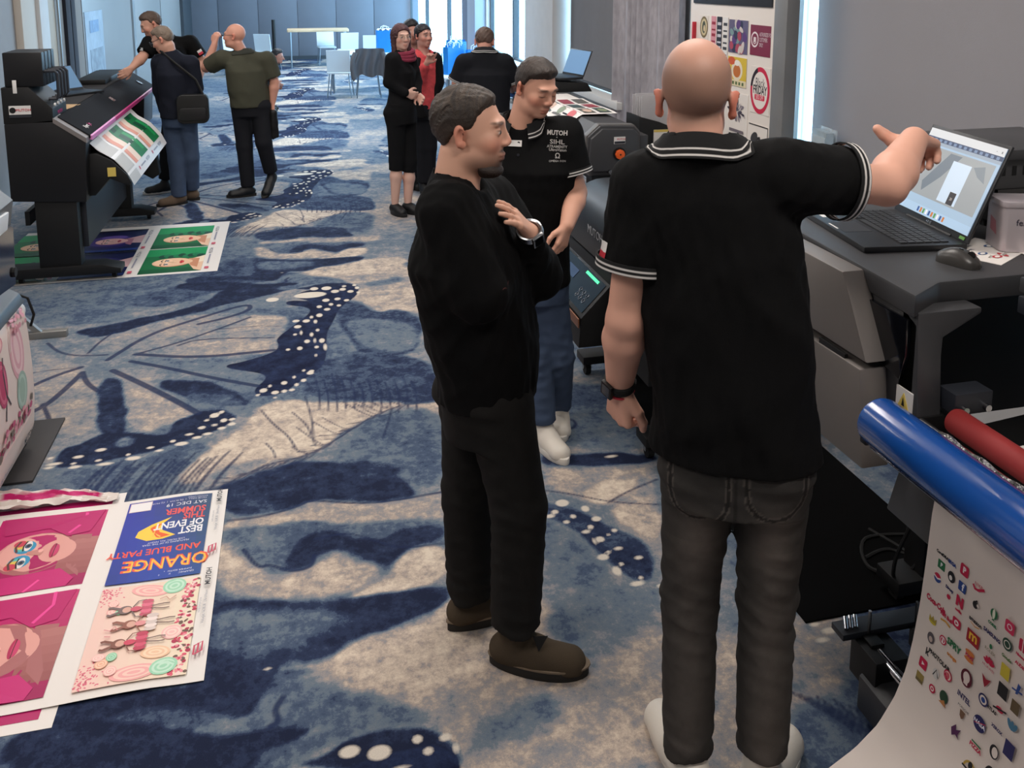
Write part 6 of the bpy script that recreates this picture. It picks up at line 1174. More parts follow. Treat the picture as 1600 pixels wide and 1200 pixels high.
for k, (x, y, rz, t) in enumerate(((2.25, 12.85, .5, None), (2.34, 13.2, .45, None), (2.42, 13.55, .5, None), (2.48, 13.9, .45, None), (2.54, 14.3, .5, None))):
    bag(['blue paper bag nearest the smiling women on the window table', 'second blue bag of the row on the window table', 'middle blue bag of the row on the window table', 'fourth blue bag of the row on the window table', 'farthest blue bag of the row on the window table'][k], (x, y, .74), rz, 1.0, t, False, 'blue bags by the window')
bag('blue bag with white letters close behind the man with lowered head', (2.56, 12.75, .74), .1, .9, 'LAC', False, 'blue bags by the window')
o = thing('belt_post', 'slim black post in front of the far partition', 'post', (-.50, 22.8, 0)); MB().tube((0, 0, .02), (0, 0, 1.12), .045, n=14).build('pole', M_blackm, o, smooth=True); MB().tube((0, 0, 0), (0, 0, .02), .17, n=24).build('base', M_blackm, o, smooth=True)
o = thing('rucksack', 'grey rucksack on the carpet below the blue bags', 'bag', (2.30, 11.6, 0)); 
MB().prism(rrect(-.17, 0, .17, .46, .1), 1, -.10, .12).build('rucksack_body', mat('grey_rucksack_cloth', (120, 134, 146), .85, var=.25, vscale=14), o, bevel=.03, seg=3); MB().prism(rrect(-.12, .05, .12, .24, .04), 1, -.15, -.10).build('front_pocket', mat('grey_rucksack_cloth', (120, 134, 146), .85), o, bevel=.015)
for sx in (-1, 1): MB().path([(sx * .1, .12, .42), (sx * .11, .18, .3), (sx * .1, .13, .08)], .014, 6).build('strap', M_slate, o, smooth=True)

# ------------------------------------------------------------------ people
JOINTS = {
 'pointer': dict(G=(1.025, 1.867), head=(-0.094, 0.086, 1.862), neck=(-0.098, 0.054, 1.745), chest=(-0.042, 0.046, 1.477), waist=(-0.017, 0.009, 1.176), pelvis=(-0.0, 0.0, 0.993), shL=(-0.208, 0.114, 1.631), elL=(-0.254, 0.105, 1.294), wrL=(-0.236, 0.187, 1.082), haL=(-0.212, 0.207, 0.982), shR=(0.081, -0.022, 1.669), elR=(0.363, -0.028, 1.631), wrR=(0.535, 0.105, 1.714), haR=(0.618, 0.151, 1.682), hipL=(-0.075, 0.041, 0.911), knL=(-0.071, 0.073, 0.529), anL=(-0.077, 0.042, 0.069), hipR=(0.082, -0.045, 0.942), knR=(0.098, -0.02, 0.567), anR=(0.089, -0.049, 0.118)),
 'middle': dict(G=(0.580, 2.514), head=(-0.087, 0.02, 1.69), neck=(-0.134, 0.031, 1.555), chest=(-0.101, 0.023, 1.305), waist=(-0.065, 0.015, 1.061), pelvis=(-0.041, 0.009, 0.895), shR=(-0.177, -0.093, 1.474), elR=(-0.099, -0.172, 1.257), wrR=(0.063, 0.027, 1.197), haR=(0.102, 0.1, 1.181), shL=(0.001, 0.174, 1.427), elL=(0.126, 0.063, 1.217), wrL=(0.07, -0.067, 1.39), haL=(0.003, -0.134, 1.481), hipR=(-0.03, -0.075, 0.882), knR=(0.026, -0.109, 0.549), anR=(0.021, -0.097, 0.134), hipL=(-0.07, 0.098, 0.824), knL=(-0.088, 0.103, 0.481), anL=(-0.081, 0.121, 0.098)),
 'polo': dict(G=(1.080, 3.702), head=(-0.075, -0.02, 1.666), neck=(-0.12, 0.046, 1.529), chest=(-0.063, 0.018, 1.302), waist=(-0.095, 0.028, 1.044), pelvis=(-0.083, 0.024, 0.836), shR=(-0.231, 0.12, 1.436), elR=(-0.277, 0.133, 1.147), wrR=(-0.257, -0.029, 0.984), haR=(-0.228, -0.09, 0.942), shL=(0.044, -0.034, 1.45), elL=(0.097, -0.07, 1.203), wrL=(0.019, -0.183, 1.089), haL=(-0.015, -0.204, 1.001), hipR=(-0.137, 0.071, 0.764), knR=(-0.059, 0.017, 0.424), anR=(-0.034, -0.011, 0.08), hipL=(-0.016, 0.005, 0.777), knL=(0.048, 0.028, 0.409), anL=(0.097, 0.18, 0.058)),
 'olive': dict(G=(-0.463, 8.955), head=(-0.099, -0.025, 1.585), neck=(-0.025, -0.001, 1.435), chest=(-0.004, -0.0, 1.248), waist=(0.005, 0.0, 1.061), pelvis=(0.018, 0.001, 0.947), shL=(-0.222, -0.012, 1.366), elL=(-0.381, 0.08, 1.274), wrL=(-0.295, 0.105, 1.494), haL=(-0.241, 0.088, 1.605), shR=(0.191, 0.01, 1.343), elR=(0.255, 0.013, 1.127), wrR=(0.229, 0.012, 0.939), haR=(0.212, 0.011, 0.831), hipL=(-0.068, -0.003, 0.9), knL=(-0.056, -0.003, 0.507), anL=(-0.04, -0.002, 0.068), hipR=(0.1, 0.005, 0.893), knR=(0.129, -0.043, 0.544), anR=(0.186, 0.03, 0.204)),
 'navy': dict(G=(-1.111, 8.799), head=(-0.079, -0.01, 1.568), neck=(-0.02, -0.003, 1.448), chest=(0.024, 0.003, 1.248), waist=(0.029, 0.004, 1.037), pelvis=(0.027, 0.003, 0.891), shL=(-0.122, 0.045, 1.35), elL=(-0.142, 0.083, 1.093), wrL=(-0.121, 0.086, 0.884), haL=(-0.092, 0.109, 0.843), shR=(0.157, -0.031, 1.339), elR=(0.19, -0.026, 1.108), wrR=(0.097, -0.089, 0.95), haR=(0.039, -0.015, 0.869), hipL=(-0.048, 0.024, 0.829), knL=(-0.024, 0.017, 0.423), anL=(-0.018, -0.022, 0.044), hipR=(0.094, -0.018, 0.831), knR=(0.102, 0.033, 0.445), anR=(0.084, 0.132, 0.09)),
 'lean': dict(G=(-1.267, 9.316), head=(-0.09, -0.012, 1.686), neck=(0.018, 0.002, 1.559), chest=(0.077, 0.01, 1.356), waist=(0.121, 0.016, 1.099), pelvis=(0.141, 0.019, 0.919), shL=(-0.101, -0.014, 1.499), elL=(-0.174, -0.125, 1.373), wrL=(-0.254, -0.236, 1.286), haL=(-0.294, -0.282, 1.255), shR=(0.255, 0.035, 1.49), elR=(0.359, 0.049, 1.308), wrR=(0.323, -0.057, 1.128), haR=(0.292, -0.081, 1.068), hipL=(0.06, 0.008, 0.845), knL=(-0.01, -0.001, 0.461), anL=(-0.053, -0.007, 0.11), hipR=(0.202, 0.027, 0.838), knR=(0.144, 0.121, 0.418), anR=(0.09, 0.214, 0.08)),
 'womanA': dict(G=(0.875, 7.976), head=(0.049, -0.005, 1.611), neck=(0.052, -0.006, 1.474), chest=(0.049, -0.005, 1.301), waist=(0.039, -0.004, 1.11), pelvis=(0.037, -0.004, 0.976), shR=(-0.039, -0.096, 1.415), elR=(-0.073, -0.113, 1.224), wrR=(0.06, -0.168, 1.124), haR=(0.143, -0.136, 1.095), shL=(0.131, 0.086, 1.395), elL=(0.185, 0.08, 1.195), wrL=(0.179, -0.04, 1.104), haL=(0.197, -0.072, 1.073), hipR=(-0.022, -0.058, 0.928), knR=(-0.019, -0.048, 0.504), anR=(-0.045, -0.045, 0.075), hipL=(0.094, 0.05, 0.907), knL=(0.102, -0.011, 0.478), anL=(0.074, -0.028, 0.039)),
 'womanB': dict(G=(1.210, 8.657), head=(0.012, -0.002, 1.575), neck=(0.01, -0.001, 1.426), chest=(0.007, -0.001, 1.269), waist=(0.016, -0.002, 1.047), pelvis=(0.02, -0.003, 0.907), shR=(-0.078, 0.011, 1.351), elR=(-0.054, -0.114, 1.175), wrR=(0.01, -0.203, 1.331), haR=(0.026, -0.226, 1.406), shL=(0.107, -0.015, 1.337), elL=(0.129, -0.018, 1.122), wrL=(0.099, -0.034, 0.973), haL=(0.091, -0.043, 0.923), hipR=(-0.037, 0.005, 0.844), knR=(-0.018, 0.002, 0.471), anR=(-0.011, 0.002, 0.079), hipL=(0.075, -0.011, 0.843), knL=(0.057, -0.008, 0.469), anL=(0.039, -0.005, 0.091)),
 'third': dict(G=(1.134, 8.961), head=(0.009, -0.001, 1.596), neck=(0.012, -0.002, 1.442), chest=(0.009, -0.001, 1.241), waist=(0.012, -0.001, 1.046), pelvis=(0.016, -0.002, 0.914), shR=(-0.078, 0.01, 1.365), elR=(-0.101, 0.013, 1.145), wrR=(-0.079, -0.04, 0.955), haR=(-0.074, -0.041, 0.89), shL=(0.1, -0.013, 1.363), elL=(0.116, -0.015, 1.142), wrL=(0.08, -0.061, 0.953), haL=(0.073, -0.06, 0.887), hipR=(-0.03, 0.004, 0.849), knR=(-0.03, 0.004, 0.485), anR=(-0.038, 0.005, 0.082), hipL=(0.06, -0.008, 0.848), knL=(0.054, -0.007, 0.483), anL=(0.047, -0.006, 0.08)),
 'back': dict(G=(1.595, 7.507), head=(0.003, 0.061, 1.582), neck=(-0.009, 0.002, 1.52), chest=(-0.01, 0.002, 1.315), waist=(-0.01, -0.018, 1.094), pelvis=(-0.012, -0.049, 0.947), shL=(-0.177, 0.038, 1.404), elL=(-0.239, 0.081, 1.228), wrL=(-0.175, 0.19, 1.072), haL=(-0.132, 0.233, 1.036), shR=(0.158, -0.034, 1.403), elR=(0.257, -0.003, 1.224), wrR=(0.275, 0.167, 1.147), haR=(0.272, 0.228, 1.151), hipL=(-0.083, 0.018, 0.883), knL=(-0.082, 0.038, 0.49), anL=(-0.094, 0.02, 0.089), hipR=(0.086, -0.018, 0.882), knR=(0.095, 0.0, 0.489), anR=(0.095, -0.02, 0.087)),
 'crouch': dict(G=(-0.498, 14.945), head=(0.218, 0.007, 0.876), neck=(0.124, 0.004, 0.784), chest=(0.027, 0.001, 0.63), waist=(-0.041, -0.001, 0.444), pelvis=(-0.078, -0.003, 0.288), shR=(0.075, -0.148, 0.727), elR=(0.107, -0.147, 0.539), wrR=(0.165, -0.195, 0.481), haR=(0.194, -0.194, 0.459), shL=(0.086, 0.183, 0.705), elL=(0.14, 0.185, 0.524), wrL=(0.179, 0.106, 0.447), haL=(0.198, 0.107, 0.425), hipR=(-0.066, -0.102, 0.268), knR=(0.098, -0.117, 0.349), anR=(-0.014, -0.101, 0.088), hipL=(-0.073, 0.098, 0.254), knL=(0.102, 0.123, 0.33), anL=(0.0, 0.1, 0.071)),
}

V3 = lambda p: np.asarray(p, float)
def nrm(v): v = V3(v); return v / (np.linalg.norm(v) + 1e-12)
class Vol:
    """signed distance field on a grid, meshed with surface nets"""
    def __init__(s, lo, hi, vs):
        s.vs = vs; s.lo = V3(lo); s.n = np.ceil((V3(hi) - s.lo) / vs).astype(int) + 1
        s.f = np.full(s.n, .5, np.float32)
        s.ax = [(s.lo[i] + vs * np.arange(s.n[i])).astype(np.float32) for i in range(3)]
    def sl(s, lo, hi):
        a = np.clip(np.floor((V3(lo) - s.lo) / s.vs).astype(int), 0, s.n); b = np.clip(np.ceil((V3(hi) - s.lo) / s.vs).astype(int) + 1, 0, s.n)
        S = tuple(slice(i, j) for i, j in zip(a, b))
        return S, s.ax[0][S[0]][:, None, None], s.ax[1][S[1]][None, :, None], s.ax[2][S[2]][None, None, :]
    def comb(s, S, d, k, mode):
        if d.size == 0: return
        o = s.f[S]
        if mode == 'u':
            h = np.clip(.5 + .5 * (o - d) / k, 0, 1); s.f[S] = o * (1 - h) + d * h - k * h * (1 - h)
        else:                                   # cut away
            d = -d; h = np.clip(.5 - .5 * (o - d) / k, 0, 1); s.f[S] = o * (1 - h) + d * h + k * h * (1 - h)
    def cap(s, a, b, ra, rb=None, k=.01, mode='u', cut=None):
        a, b = V3(a), V3(b); rb = ra if rb is None else rb; m = max(ra, rb) + k + 3 * s.vs
        S, X, Y, Z = s.sl(np.minimum(a, b) - m, np.maximum(a, b) + m); e = b - a; l2 = e @ e + 1e-9
        t = np.clip(((X - a[0]) * e[0] + (Y - a[1]) * e[1] + (Z - a[2]) * e[2]) / l2, 0, 1)
        d = np.sqrt((X - a[0] - e[0] * t) ** 2 + (Y - a[1] - e[1] * t) ** 2 + (Z - a[2] - e[2] * t) ** 2) - (ra + (rb - ra) * t)
        if cut is not None:
            c, n = V3(cut[0]), nrm(cut[1]); d = np.maximum(d, (X - c[0]) * n[0] + (Y - c[1]) * n[1] + (Z - c[2]) * n[2])
        s.comb(S, d.astype(np.float32), k, mode)
    def ell(s, c, r, R=None, k=.01, mode='u'):
        c, r = V3(c), V3(r); R = np.eye(3) if R is None else np.asarray(R); m = r.max() + k + 3 * s.vs
        S, X, Y, Z = s.sl(c - m, c + m); P = (X - c[0], Y - c[1], Z - c[2]); q = 0; g = 0
        for i in range(3):
            u = P[0] * R[i][0] + P[1] * R[i][1] + P[2] * R[i][2]; q = q + (u / r[i]) ** 2; g = g + (u / r[i] ** 2) ** 2
        q = np.sqrt(q); d = q * (q - 1) / (np.sqrt(g) + 1e-6)
        s.comb(S, d.astype(np.float32), k, mode)
    def loft(s, st, rt, k=.01, z0=None, z1=None):
        """st: list of (center, half width, half depth) by height; rt = horizontal right vector"""
        st = sorted(st, key=lambda q: q[0][2]); zs = [q[0][2] for q in st]; z0 = zs[0] if z0 is None else z0; z1 = zs[-1] if z1 is None else z1
        C_ = np.array([q[0] for q in st]); m = max(max(q[1], q[2]) for q in st) + k + .03
        S, X, Y, Z = s.sl((C_[:, 0].min() - m, C_[:, 1].min() - m, z0 - .03), (C_[:, 0].max() + m, C_[:, 1].max() + m, z1 + .03))
        zz = Z.ravel(); I = lambda v: np.interp(zz, zs, v)[None, None, :]
        cx, cy, rx, ry = I(C_[:, 0]), I(C_[:, 1]), I([q[1] for q in st]), I([q[2] for q in st])
        u = (X - cx) * rt[0] + (Y - cy) * rt[1]; v = (X - cx) * -rt[1] + (Y - cy) * rt[0]
        q = (np.abs(u / rx) ** 2.3 + np.abs(v / ry) ** 2.3) ** (1 / 2.3)
        d = (q - 1) * np.minimum(rx, ry); d = np.maximum(d, np.maximum(z0 - Z, Z - z1))
        s.comb(S, d.astype(np.float32), k, 'u')
    def wrinkle(s, fn):
        q = np.nonzero(np.abs(s.f) < .03); P = [s.ax[i][q[i]] for i in range(3)]
        s.f[q] += fn(*P).astype(np.float32)
    def plane(s, c, n):
        """keep the side the normal points away from"""
        c, n = V3(c), nrm(n); X, Y, Z = s.ax[0][:, None, None], s.ax[1][None, :, None], s.ax[2][None, None, :]
        s.f = np.maximum(s.f, ((X - c[0]) * n[0] + (Y - c[1]) * n[1] + (Z - c[2]) * n[2]).astype(np.float32))
    def mesh(s):
        f = s.f; f[0] = f[-1] = .5; f[:, 0] = f[:, -1] = .5; f[:, :, 0] = f[:, :, -1] = .5
        ins = (f < 0); c = ins.astype(np.int8); t = c[:-1] + c[1:]; t = t[:, :-1] + t[:, 1:]; t = t[:, :, :-1] + t[:, :, 1:]
        act = np.nonzero((t > 0) & (t < 8)); N = len(act[0]); i, j, k = act
        cor = [(a, b, d) for a in (0, 1) for b in (0, 1) for d in (0, 1)]
        val = np.stack([f[i + a, j + b, k + d] for a, b, d in cor], 1); P = np.zeros((N, 3)); cnt = np.zeros(N)
        for p in range(8):
            for q in range(p + 1, 8):
                A, B = np.array(cor[p]), np.array(cor[q])
                if np.abs(A - B).sum() != 1: continue
                x = (val[:, p] < 0) != (val[:, q] < 0); tt = np.where(x, val[:, p] / np.where(x, val[:, p] - val[:, q], 1), 0)
                P += np.where(x[:, None], A + (B - A) * tt[:, None], 0); cnt += x
        P = (P / cnt[:, None] + np.stack(act, 1)) * s.vs + s.lo
        idx = np.full(t.shape, -1, np.int32); idx[act] = np.arange(N); Fs = []
        for ax in range(3):
            o = [a for a in range(3) if a != ax]; n = list(ins.shape)
            A = [slice(None)] * 3; B = [slice(None)] * 3; A[ax] = slice(0, -1); B[ax] = slice(1, None)
            for a in o: A[a] = slice(1, -1); B[a] = slice(1, -1)
            a_, b_ = ins[tuple(A)], ins[tuple(B)]; e = np.nonzero(a_ != b_); flip = b_[e]
            base = [e[0].copy(), e[1].copy(), e[2].copy()]
            for a in o: base[a] = base[a] + 1
            def g(d0, d1):
                q = [v.copy() for v in base]; q[o[0]] = q[o[0]] - d0; q[o[1]] = q[o[1]] - d1; return idx[tuple(q)]
            Q = np.stack([g(0, 0), g(1, 0), g(1, 1), g(0, 1)], 1)
            if ax == 1: flip = ~flip
            Q = np.where(flip[:, None], Q[:, ::-1], Q); Fs.append(Q)
        return P, np.concatenate(Fs)

def wr_fn(seed, amp, L, stretch=(1, 1, 1), n=5, gate=None):
    rg = np.random.default_rng(seed); K = rg.normal(size=(n, 3)); K /= np.linalg.norm(K, axis=1, keepdims=True); K = K * np.asarray(stretch); ph = rg.uniform(0, 6.3, n); Q = rg.normal(size=(n, 3)) * 7
    def fn(X, Y, Z):
        v = 0
        for i in range(n):
            w_ = 6.283 / L * (K[i, 0] * X + K[i, 1] * Y + K[i, 2] * Z) + ph[i] + 1.6 * np.sin(Q[i, 0] * X + Q[i, 1] * Y + Q[i, 2] * Z)
            v = v + (1 - np.abs(np.sin(w_)) * 2) * (.6 + .4 * np.sin(Q[i, 1] * Z * 1.3 + ph[i]))
        v = v * (-amp / n ** .5)
        return v if gate is None else v * gate(X, Y, Z)
    return fn

def hand(vol, wrist, d, palm, s, side, curl=(.4, .45, .5, .55), thumb=.5, rad=1.0, tdir=None):
    """wrist point, direction of the hand, palm normal, side = +1/-1 towards the thumb (d x palm)"""
    w, d = V3(wrist), nrm(d); pn = V3(palm); pn = nrm(pn - d * (pn @ d)); sv = np.cross(d, pn) * side
    ks = []
    for i, off in enumerate((.031, .011, -.010, -.029)):
        kk = w + d * (.092 - .006 * abs(i - 1)) * s + sv * off * s; ks.append(kk)
        vol.cap(w + d * .012 * s + sv * off * .5 * s, kk, .016 * s, .0125 * s * rad, .012)
    for i, (kk, L) in enumerate(zip(ks, (.072, .080, .074, .058))):
        p = kk; a = 0
        for j, fr in enumerate((.46, .30, .24)):
            a += curl[i] * (1.0, 1.15, .8)[j]; dd = d * math.cos(a) + pn * math.sin(a) + sv * (.05 * (1.5 - i)) * (1 - min(1, a)); q = p + nrm(dd) * L * fr * s
            vol.cap(p, q, (.0100 - .0009 * j) * s * rad, (.0092 - .0009 * j) * s * rad, .004); p = q
    a = w + d * .025 * s + sv * .022 * s + pn * .006 * s; b = a + (d * .028 + sv * (.026 + .014 * (1 - thumb)) + pn * .010) * s
    c = b + (d * (.030 * (.5 + thumb * .5)) + sv * .016 * (1 - thumb) + pn * .012 * thumb + sv * .004) * s; e = c + (d * .024 + sv * .006 * (1 - thumb) - sv * .006 * thumb + pn * .006 * thumb) * s
    if tdir is not None: t_ = nrm(tdir); b = a + (nrm(sv) * .016 + t_ * .020) * s; c = b + t_ * .024 * s; e = c + nrm(t_ - sv * .15) * .020 * s
    tk = 1.35 if tdir is not None else 1.0; vol.cap(a, b, .017 * s * tk, .0125 * s * tk, .012); vol.cap(b, c, .0118 * s * tk, .0105 * s * tk, .005); vol.cap(c, e, .0105 * s * tk, .0085 * s * tk, .004)

SKIN = mat('skin', rough=.5, attr='col', spec=.35, bump=.03, bscale=300)
HAIR = mat('hair', rough=.6, attr='col', bump=.5, bscale=220)
def cloth(name, rgb, rough=.9, bump=.15, bscale=500, var=.06, sheen=.0, spec=.2): return mat(name, rgb, rough, bump=bump, bscale=bscale, var=var, vscale=12, sheen=sheen, spec=spec)
CLOTH_ATTR = mat('worn_denim', rough=.9, attr='col', bump=.2, bscale=600, spec=.15, var=.10, vscale=40)

def smooth01(x, a, b): t = np.clip((x - a) / (b - a), 0, 1); return t * t * (3 - 2 * t)

def person(key, label, fwd, hdir, pitch, s, st, roll=0.0):
    J = {k: V3(v) for k, v in JOINTS[key].items() if k != 'G'}; G = JOINTS[key]['G']; vs = st.get('vs', .012)
    fw = nrm((fwd[0], fwd[1], 0)); rt = np.array([fw[1], -fw[0], 0]); up = np.array([0, 0, 1.])
    hf = nrm((hdir[0], hdir[1], 0)); hr = np.array([hf[1], -hf[0], 0]); cp, sp = math.cos(pitch), math.sin(pitch)
    hf, hu = hf * cp + up * sp, up * cp - hf * sp
    if roll: hr, hu = hr * math.cos(roll) + hu * math.sin(roll), hu * math.cos(roll) - hr * math.sin(roll)
    hs = st.get('hs', s); hc = J['head']
    Hp = lambda r, f, u: hc + (hr * r + hf * f + hu * u) * hs
    R3 = [hr, hf, hu]; b = st.get('bulk', 1.0) * s
    allp = np.array(list(J.values())); lo = allp.min(0) - .225; hi = allp.max(0) + .225; lo[2] = -.02; blo = allp.min(0) - .17; bhi = allp.max(0) + .17; blo[2] = -.02
    # ---------------- body
    v = Vol(blo, bhi, vs)
    v.loft([(J['pelvis'] - up * .06, .13 * b, .10 * b), (J['waist'], .12 * b, .09 * b), (J['chest'], .14 * b, .095 * b), (J['neck'] - up * .07, .11 * b, .07 * b)], rt, .03)
    v.cap(J['neck'] - up * .05, Hp(0, -.025, -.07), .060 * hs * st.get('neckr', 1), .056 * hs * st.get('neckr', 1), .03)
    ar = st.get('arm', 1.0) * s
    for q in 'LR':
        v.cap(J['neck'] - up * .06, J['sh' + q], .05 * s, .05 * s, .03)
        v.cap(J['sh' + q], J['el' + q], .048 * ar, .040 * ar, .02)
        m = J['el' + q] + (J['wr' + q] - J['el' + q]) * .28
        v.cap(J['el' + q], m, .041 * ar, .045 * ar, .015); v.cap(m, J['wr' + q], .045 * ar, .029 * ar, .015)
        v.cap(J['hip' + q], J['kn' + q], .070 * s, .050 * s, .02)
        cm = J['kn' + q] + (J['an' + q] - J['kn' + q]) * .35; cw_ = st.get('calf', 1.0)
        v.cap(J['kn' + q], cm, .050 * s, .052 * s * cw_, .02); v.cap(cm, J['an' + q], .052 * s * cw_, .032 * s, .02)
        td = V3(st['toe' + q]) if 'toe' + q in st else fw
        gz = st.get('lift' + q, 0.0); v.cap(J['an' + q], (J['an' + q][0], J['an' + q][1], gz + .050), .030 * s, .026 * s, .01); v.cap((J['an' + q][0], J['an' + q][1], gz + .046), V3((J['an' + q][0], J['an' + q][1], gz + .040)) + nrm(td) * .11 * s - up * st.get('tilt' + q, 0) * .11, .024 * s, .020 * s, .01)
        hd = J['ha' + q] - J['wr' + q]; hp = st.get('hand' + q, {})
        hand(v, J['wr' + q], hp.get('d', hd), hp.get('palm', -rt if q == 'R' else rt), s * st.get('hnd', 1.0), hp.get('side', 1), hp.get('curl', (.35, .4, .45, .5)), hp.get('thumb', .5), st.get('fr', 1.0) * (1.0 if vs < .006 else 1.2), hp.get('tdir'))
    # head
    v.ell(Hp(0, -.015, .028), V3((.075, .094, .090)) * hs, R3, .01); v.ell(Hp(0, .028, -.035), V3((.060, .066, .085)) * hs, R3, .03)
    jw = st.get('jaw', 1.0); v.ell(Hp(0, .018, -.075), V3((.056 * jw, .060, .042)) * hs, R3, .02); v.ell(Hp(0, .070, -.096), V3((.024, .020, .018)) * hs, R3, .02)
    if vs < .008:
        v.ell(Hp(0, .080, .026), V3((.052, .014, .012)) * hs, R3, .02)
        for q in (-1, 1):
            v.ell(Hp(q * .040, .058, -.026), V3((.024, .026, .026)) * hs, R3, .02)
            v.ell(Hp(q * .032, .099, .006), V3((.018, .014, .013)) * hs, R3, .014, 'c')
            v.ell(Hp(q * .032, .076, .004), V3((.0145, .0155, .0135)) * hs, R3, .003)
            v.ell(Hp(q * .013, .097, -.031), V3((.010, .012, .008)) * hs, R3, .007)
        v.cap(Hp(0, .086, .016), Hp(0, .1035, -.025), .0085 * hs, .0125 * hs, .012)
        v.ell(Hp(0, .0895, -.063), V3((.025, .010, .0065)) * hs, R3, .007); v.ell(Hp(0, .087, -.075), V3((.021, .011, .0075)) * hs, R3, .007)
    else:
        v.cap(Hp(0, .092, .010), Hp(0, .116, -.030), .011 * hs, .015 * hs, .014)
        for q in (-1, 1): v.ell(Hp(q * .033, .102, .006), V3((.018, .016, .012)) * hs, R3, .012, 'c')
    for q in (-1, 1):
        e2 = nrm(hr * q * .8 - hf * .6); e1 = nrm(np.cross(hu, e2)); RE = [e2, e1, hu]
        eu = st.get('earu', -.006); c = Hp(q * .083, -.018, eu); v.ell(c + hu * .009 * hs, V3((.009, .020, .023)) * hs, RE, .006); v.ell(c - hu * .016 * hs - hr * q * .003 * hs, V3((.008, .012, .017)) * hs, RE, .008)
        if vs < .008: v.ell(c + (hr * q * .009 + hf * .006) * hs, V3((.008, .012, .021)) * hs, RE, .005, 'c'); v.ell(Hp(q * .077, -.008, eu - .024), V3((.008, .010, .012)) * hs, R3, .006)
    P, F = v.mesh()
    # colours in head space
    sk = np.array(lin(st['skin'])); col = np.tile(sk, (len(P), 1)); q = (P - hc) / hs; r, f, u = q @ hr, q @ hf, q @ hu
    def paint(mask, c, a=1.0): nonlocal col; mm = (np.clip(mask, 0, 1) * a)[:, None]; col = col * (1 - mm) + np.array(lin(c)) * mm
    blob = lambda cr, cf, cu, rr, rf, ru, soft=.35: 1 - smooth01(np.sqrt(((r - cr) / rr) ** 2 + ((f - cf) / rf) ** 2 + ((u - cu) / ru) ** 2), 1 - soft, 1 + soft)
    red = tuple(int(c * k) for c, k in zip(st['skin'], (.98, .78, .74)))
    inh = np.linalg.norm(q, axis=1) < .2
    for w in (-1, 1):
        paint(blob(w * .045, .07, -.03, .026, .04, .022, .6) * inh, red, .5); paint(blob(w * .087, -.02, st.get('earu', -.006), .018, .032, .040, .3) * inh, red, st.get('earred', .65))
    paint(blob(0, .112, -.027, .018, .02, .014, .6), red, .45)
    paint(np.maximum(blob(0, .098, -.065, .026, .022, .0075, .3), blob(0, .096, -.077, .022, .022, .0085, .3)), tuple(int(c * k) for c, k in zip(st['skin'], (.86, .64, .62))), .6)
    hc_ = st.get('haircol', (60, 48, 42))
    for w in (-1, 1):
        paint(blob(w * .034, .085, .029, .021, .03, .0055, .3) * (f > .05), st.get('browcol', hc_), .8)
        if st.get('lids'):
            paint(blob(w * .032, .09, -.002, .016, .02, .003, .4), (70, 44, 40), .8)
        else:
            paint(blob(w * .032, .09, .003, .0125, .02, .0055, .2), (226, 216, 210), .9); paint(blob(w * .032 + st.get('gaze', 0), .093, .003, .0052, .02, .0056, .2), (40, 34, 34)); paint(blob(w * .032, .09, .009, .015, .02, .0022, .3), (60, 42, 40), .8)
    if 'stubble' in st:
        sc_, sa = st['stubble']; um = np.interp(f, [-.10, -.04, -.01, .02, .05, .08, .1], [-.066, -.060, -.025, .03, .066, .088, .10])
        paint(smooth01(u - um, -.012, .018) * smooth01(-f, -.085, -.02) * (1 - st.get('baldtop', 0) * smooth01(u, .04, .11)) * (1 - smooth01(np.abs(r), .070, .076) * (u < .05)) * inh, sc_, sa)
    if 'beard' in st:
        bc, ba = st['beard']
        paint(np.maximum(blob(0, .09, -.100, .036, .05, .028, .4), blob(0, .105, -.052, .030, .03, .007, .4)), bc, ba); paint(smooth01(-u, .04, .085) * smooth01(f, -.03, .03) * (1 - smooth01(-u, .105, .135)), bc, ba * .72)
    body = link('person', rawmesh('person', P, F, col, True), SKIN); body.location = (G[0], G[1], 0); tag(body, label, 'person')
    def child(name, vol, m, colf=None, lab=None, parent=None):
        Pp, Ff = vol.mesh(); cc = None if colf is None else colf(Pp)
        o = link(name, rawmesh(name, Pp, Ff, cc, True), m, parent or body)
        if lab: o['label'] = lab
        return o
    # ---------------- hair
    ht = st.get('hair'); hv = .0038 if vs < .006 else .0065
    if ht and ht != 'shaved':
        m = .19 * hs; low = .30 * hs if ht in ('long', 'bob') else .17 * hs
        h = Vol(hc - V3((m, m, low)), hc + V3((m, m, m + .03)), hv); th = st.get('hairth', .010)
        h.ell(Hp(0, -.018, .030), (V3((.075, .094, .090)) + th) * hs, R3, .01)
        if ht == 'short': h.ell(Hp(0, -.002, .076), V3((.060, .074, .042)) * hs, R3, .03); h.ell(Hp(0, -.05, .045), V3((.070, .062, .066)) * hs, R3, .02)
        if ht == 'crop': h.ell(Hp(0, .010, .080), V3((.062, .074, .042)) * hs, R3, .03)
        if ht in ('long', 'bob'):
            for w in (-1, 1): h.cap(Hp(w * .068, -.02, .02), Hp(w * .078, .0, -.13 if ht == 'bob' else -.20), .034 * hs, .026 * hs, .03)
            h.cap(Hp(0, -.075, .0), Hp(0, -.085, -.14 if ht == 'bob' else -.22), .065 * hs, .05 * hs, .03)
        if ht == 'bun': h.ell(Hp(0, -.085, .07), V3((.045, .04, .04)) * hs, R3, .02)
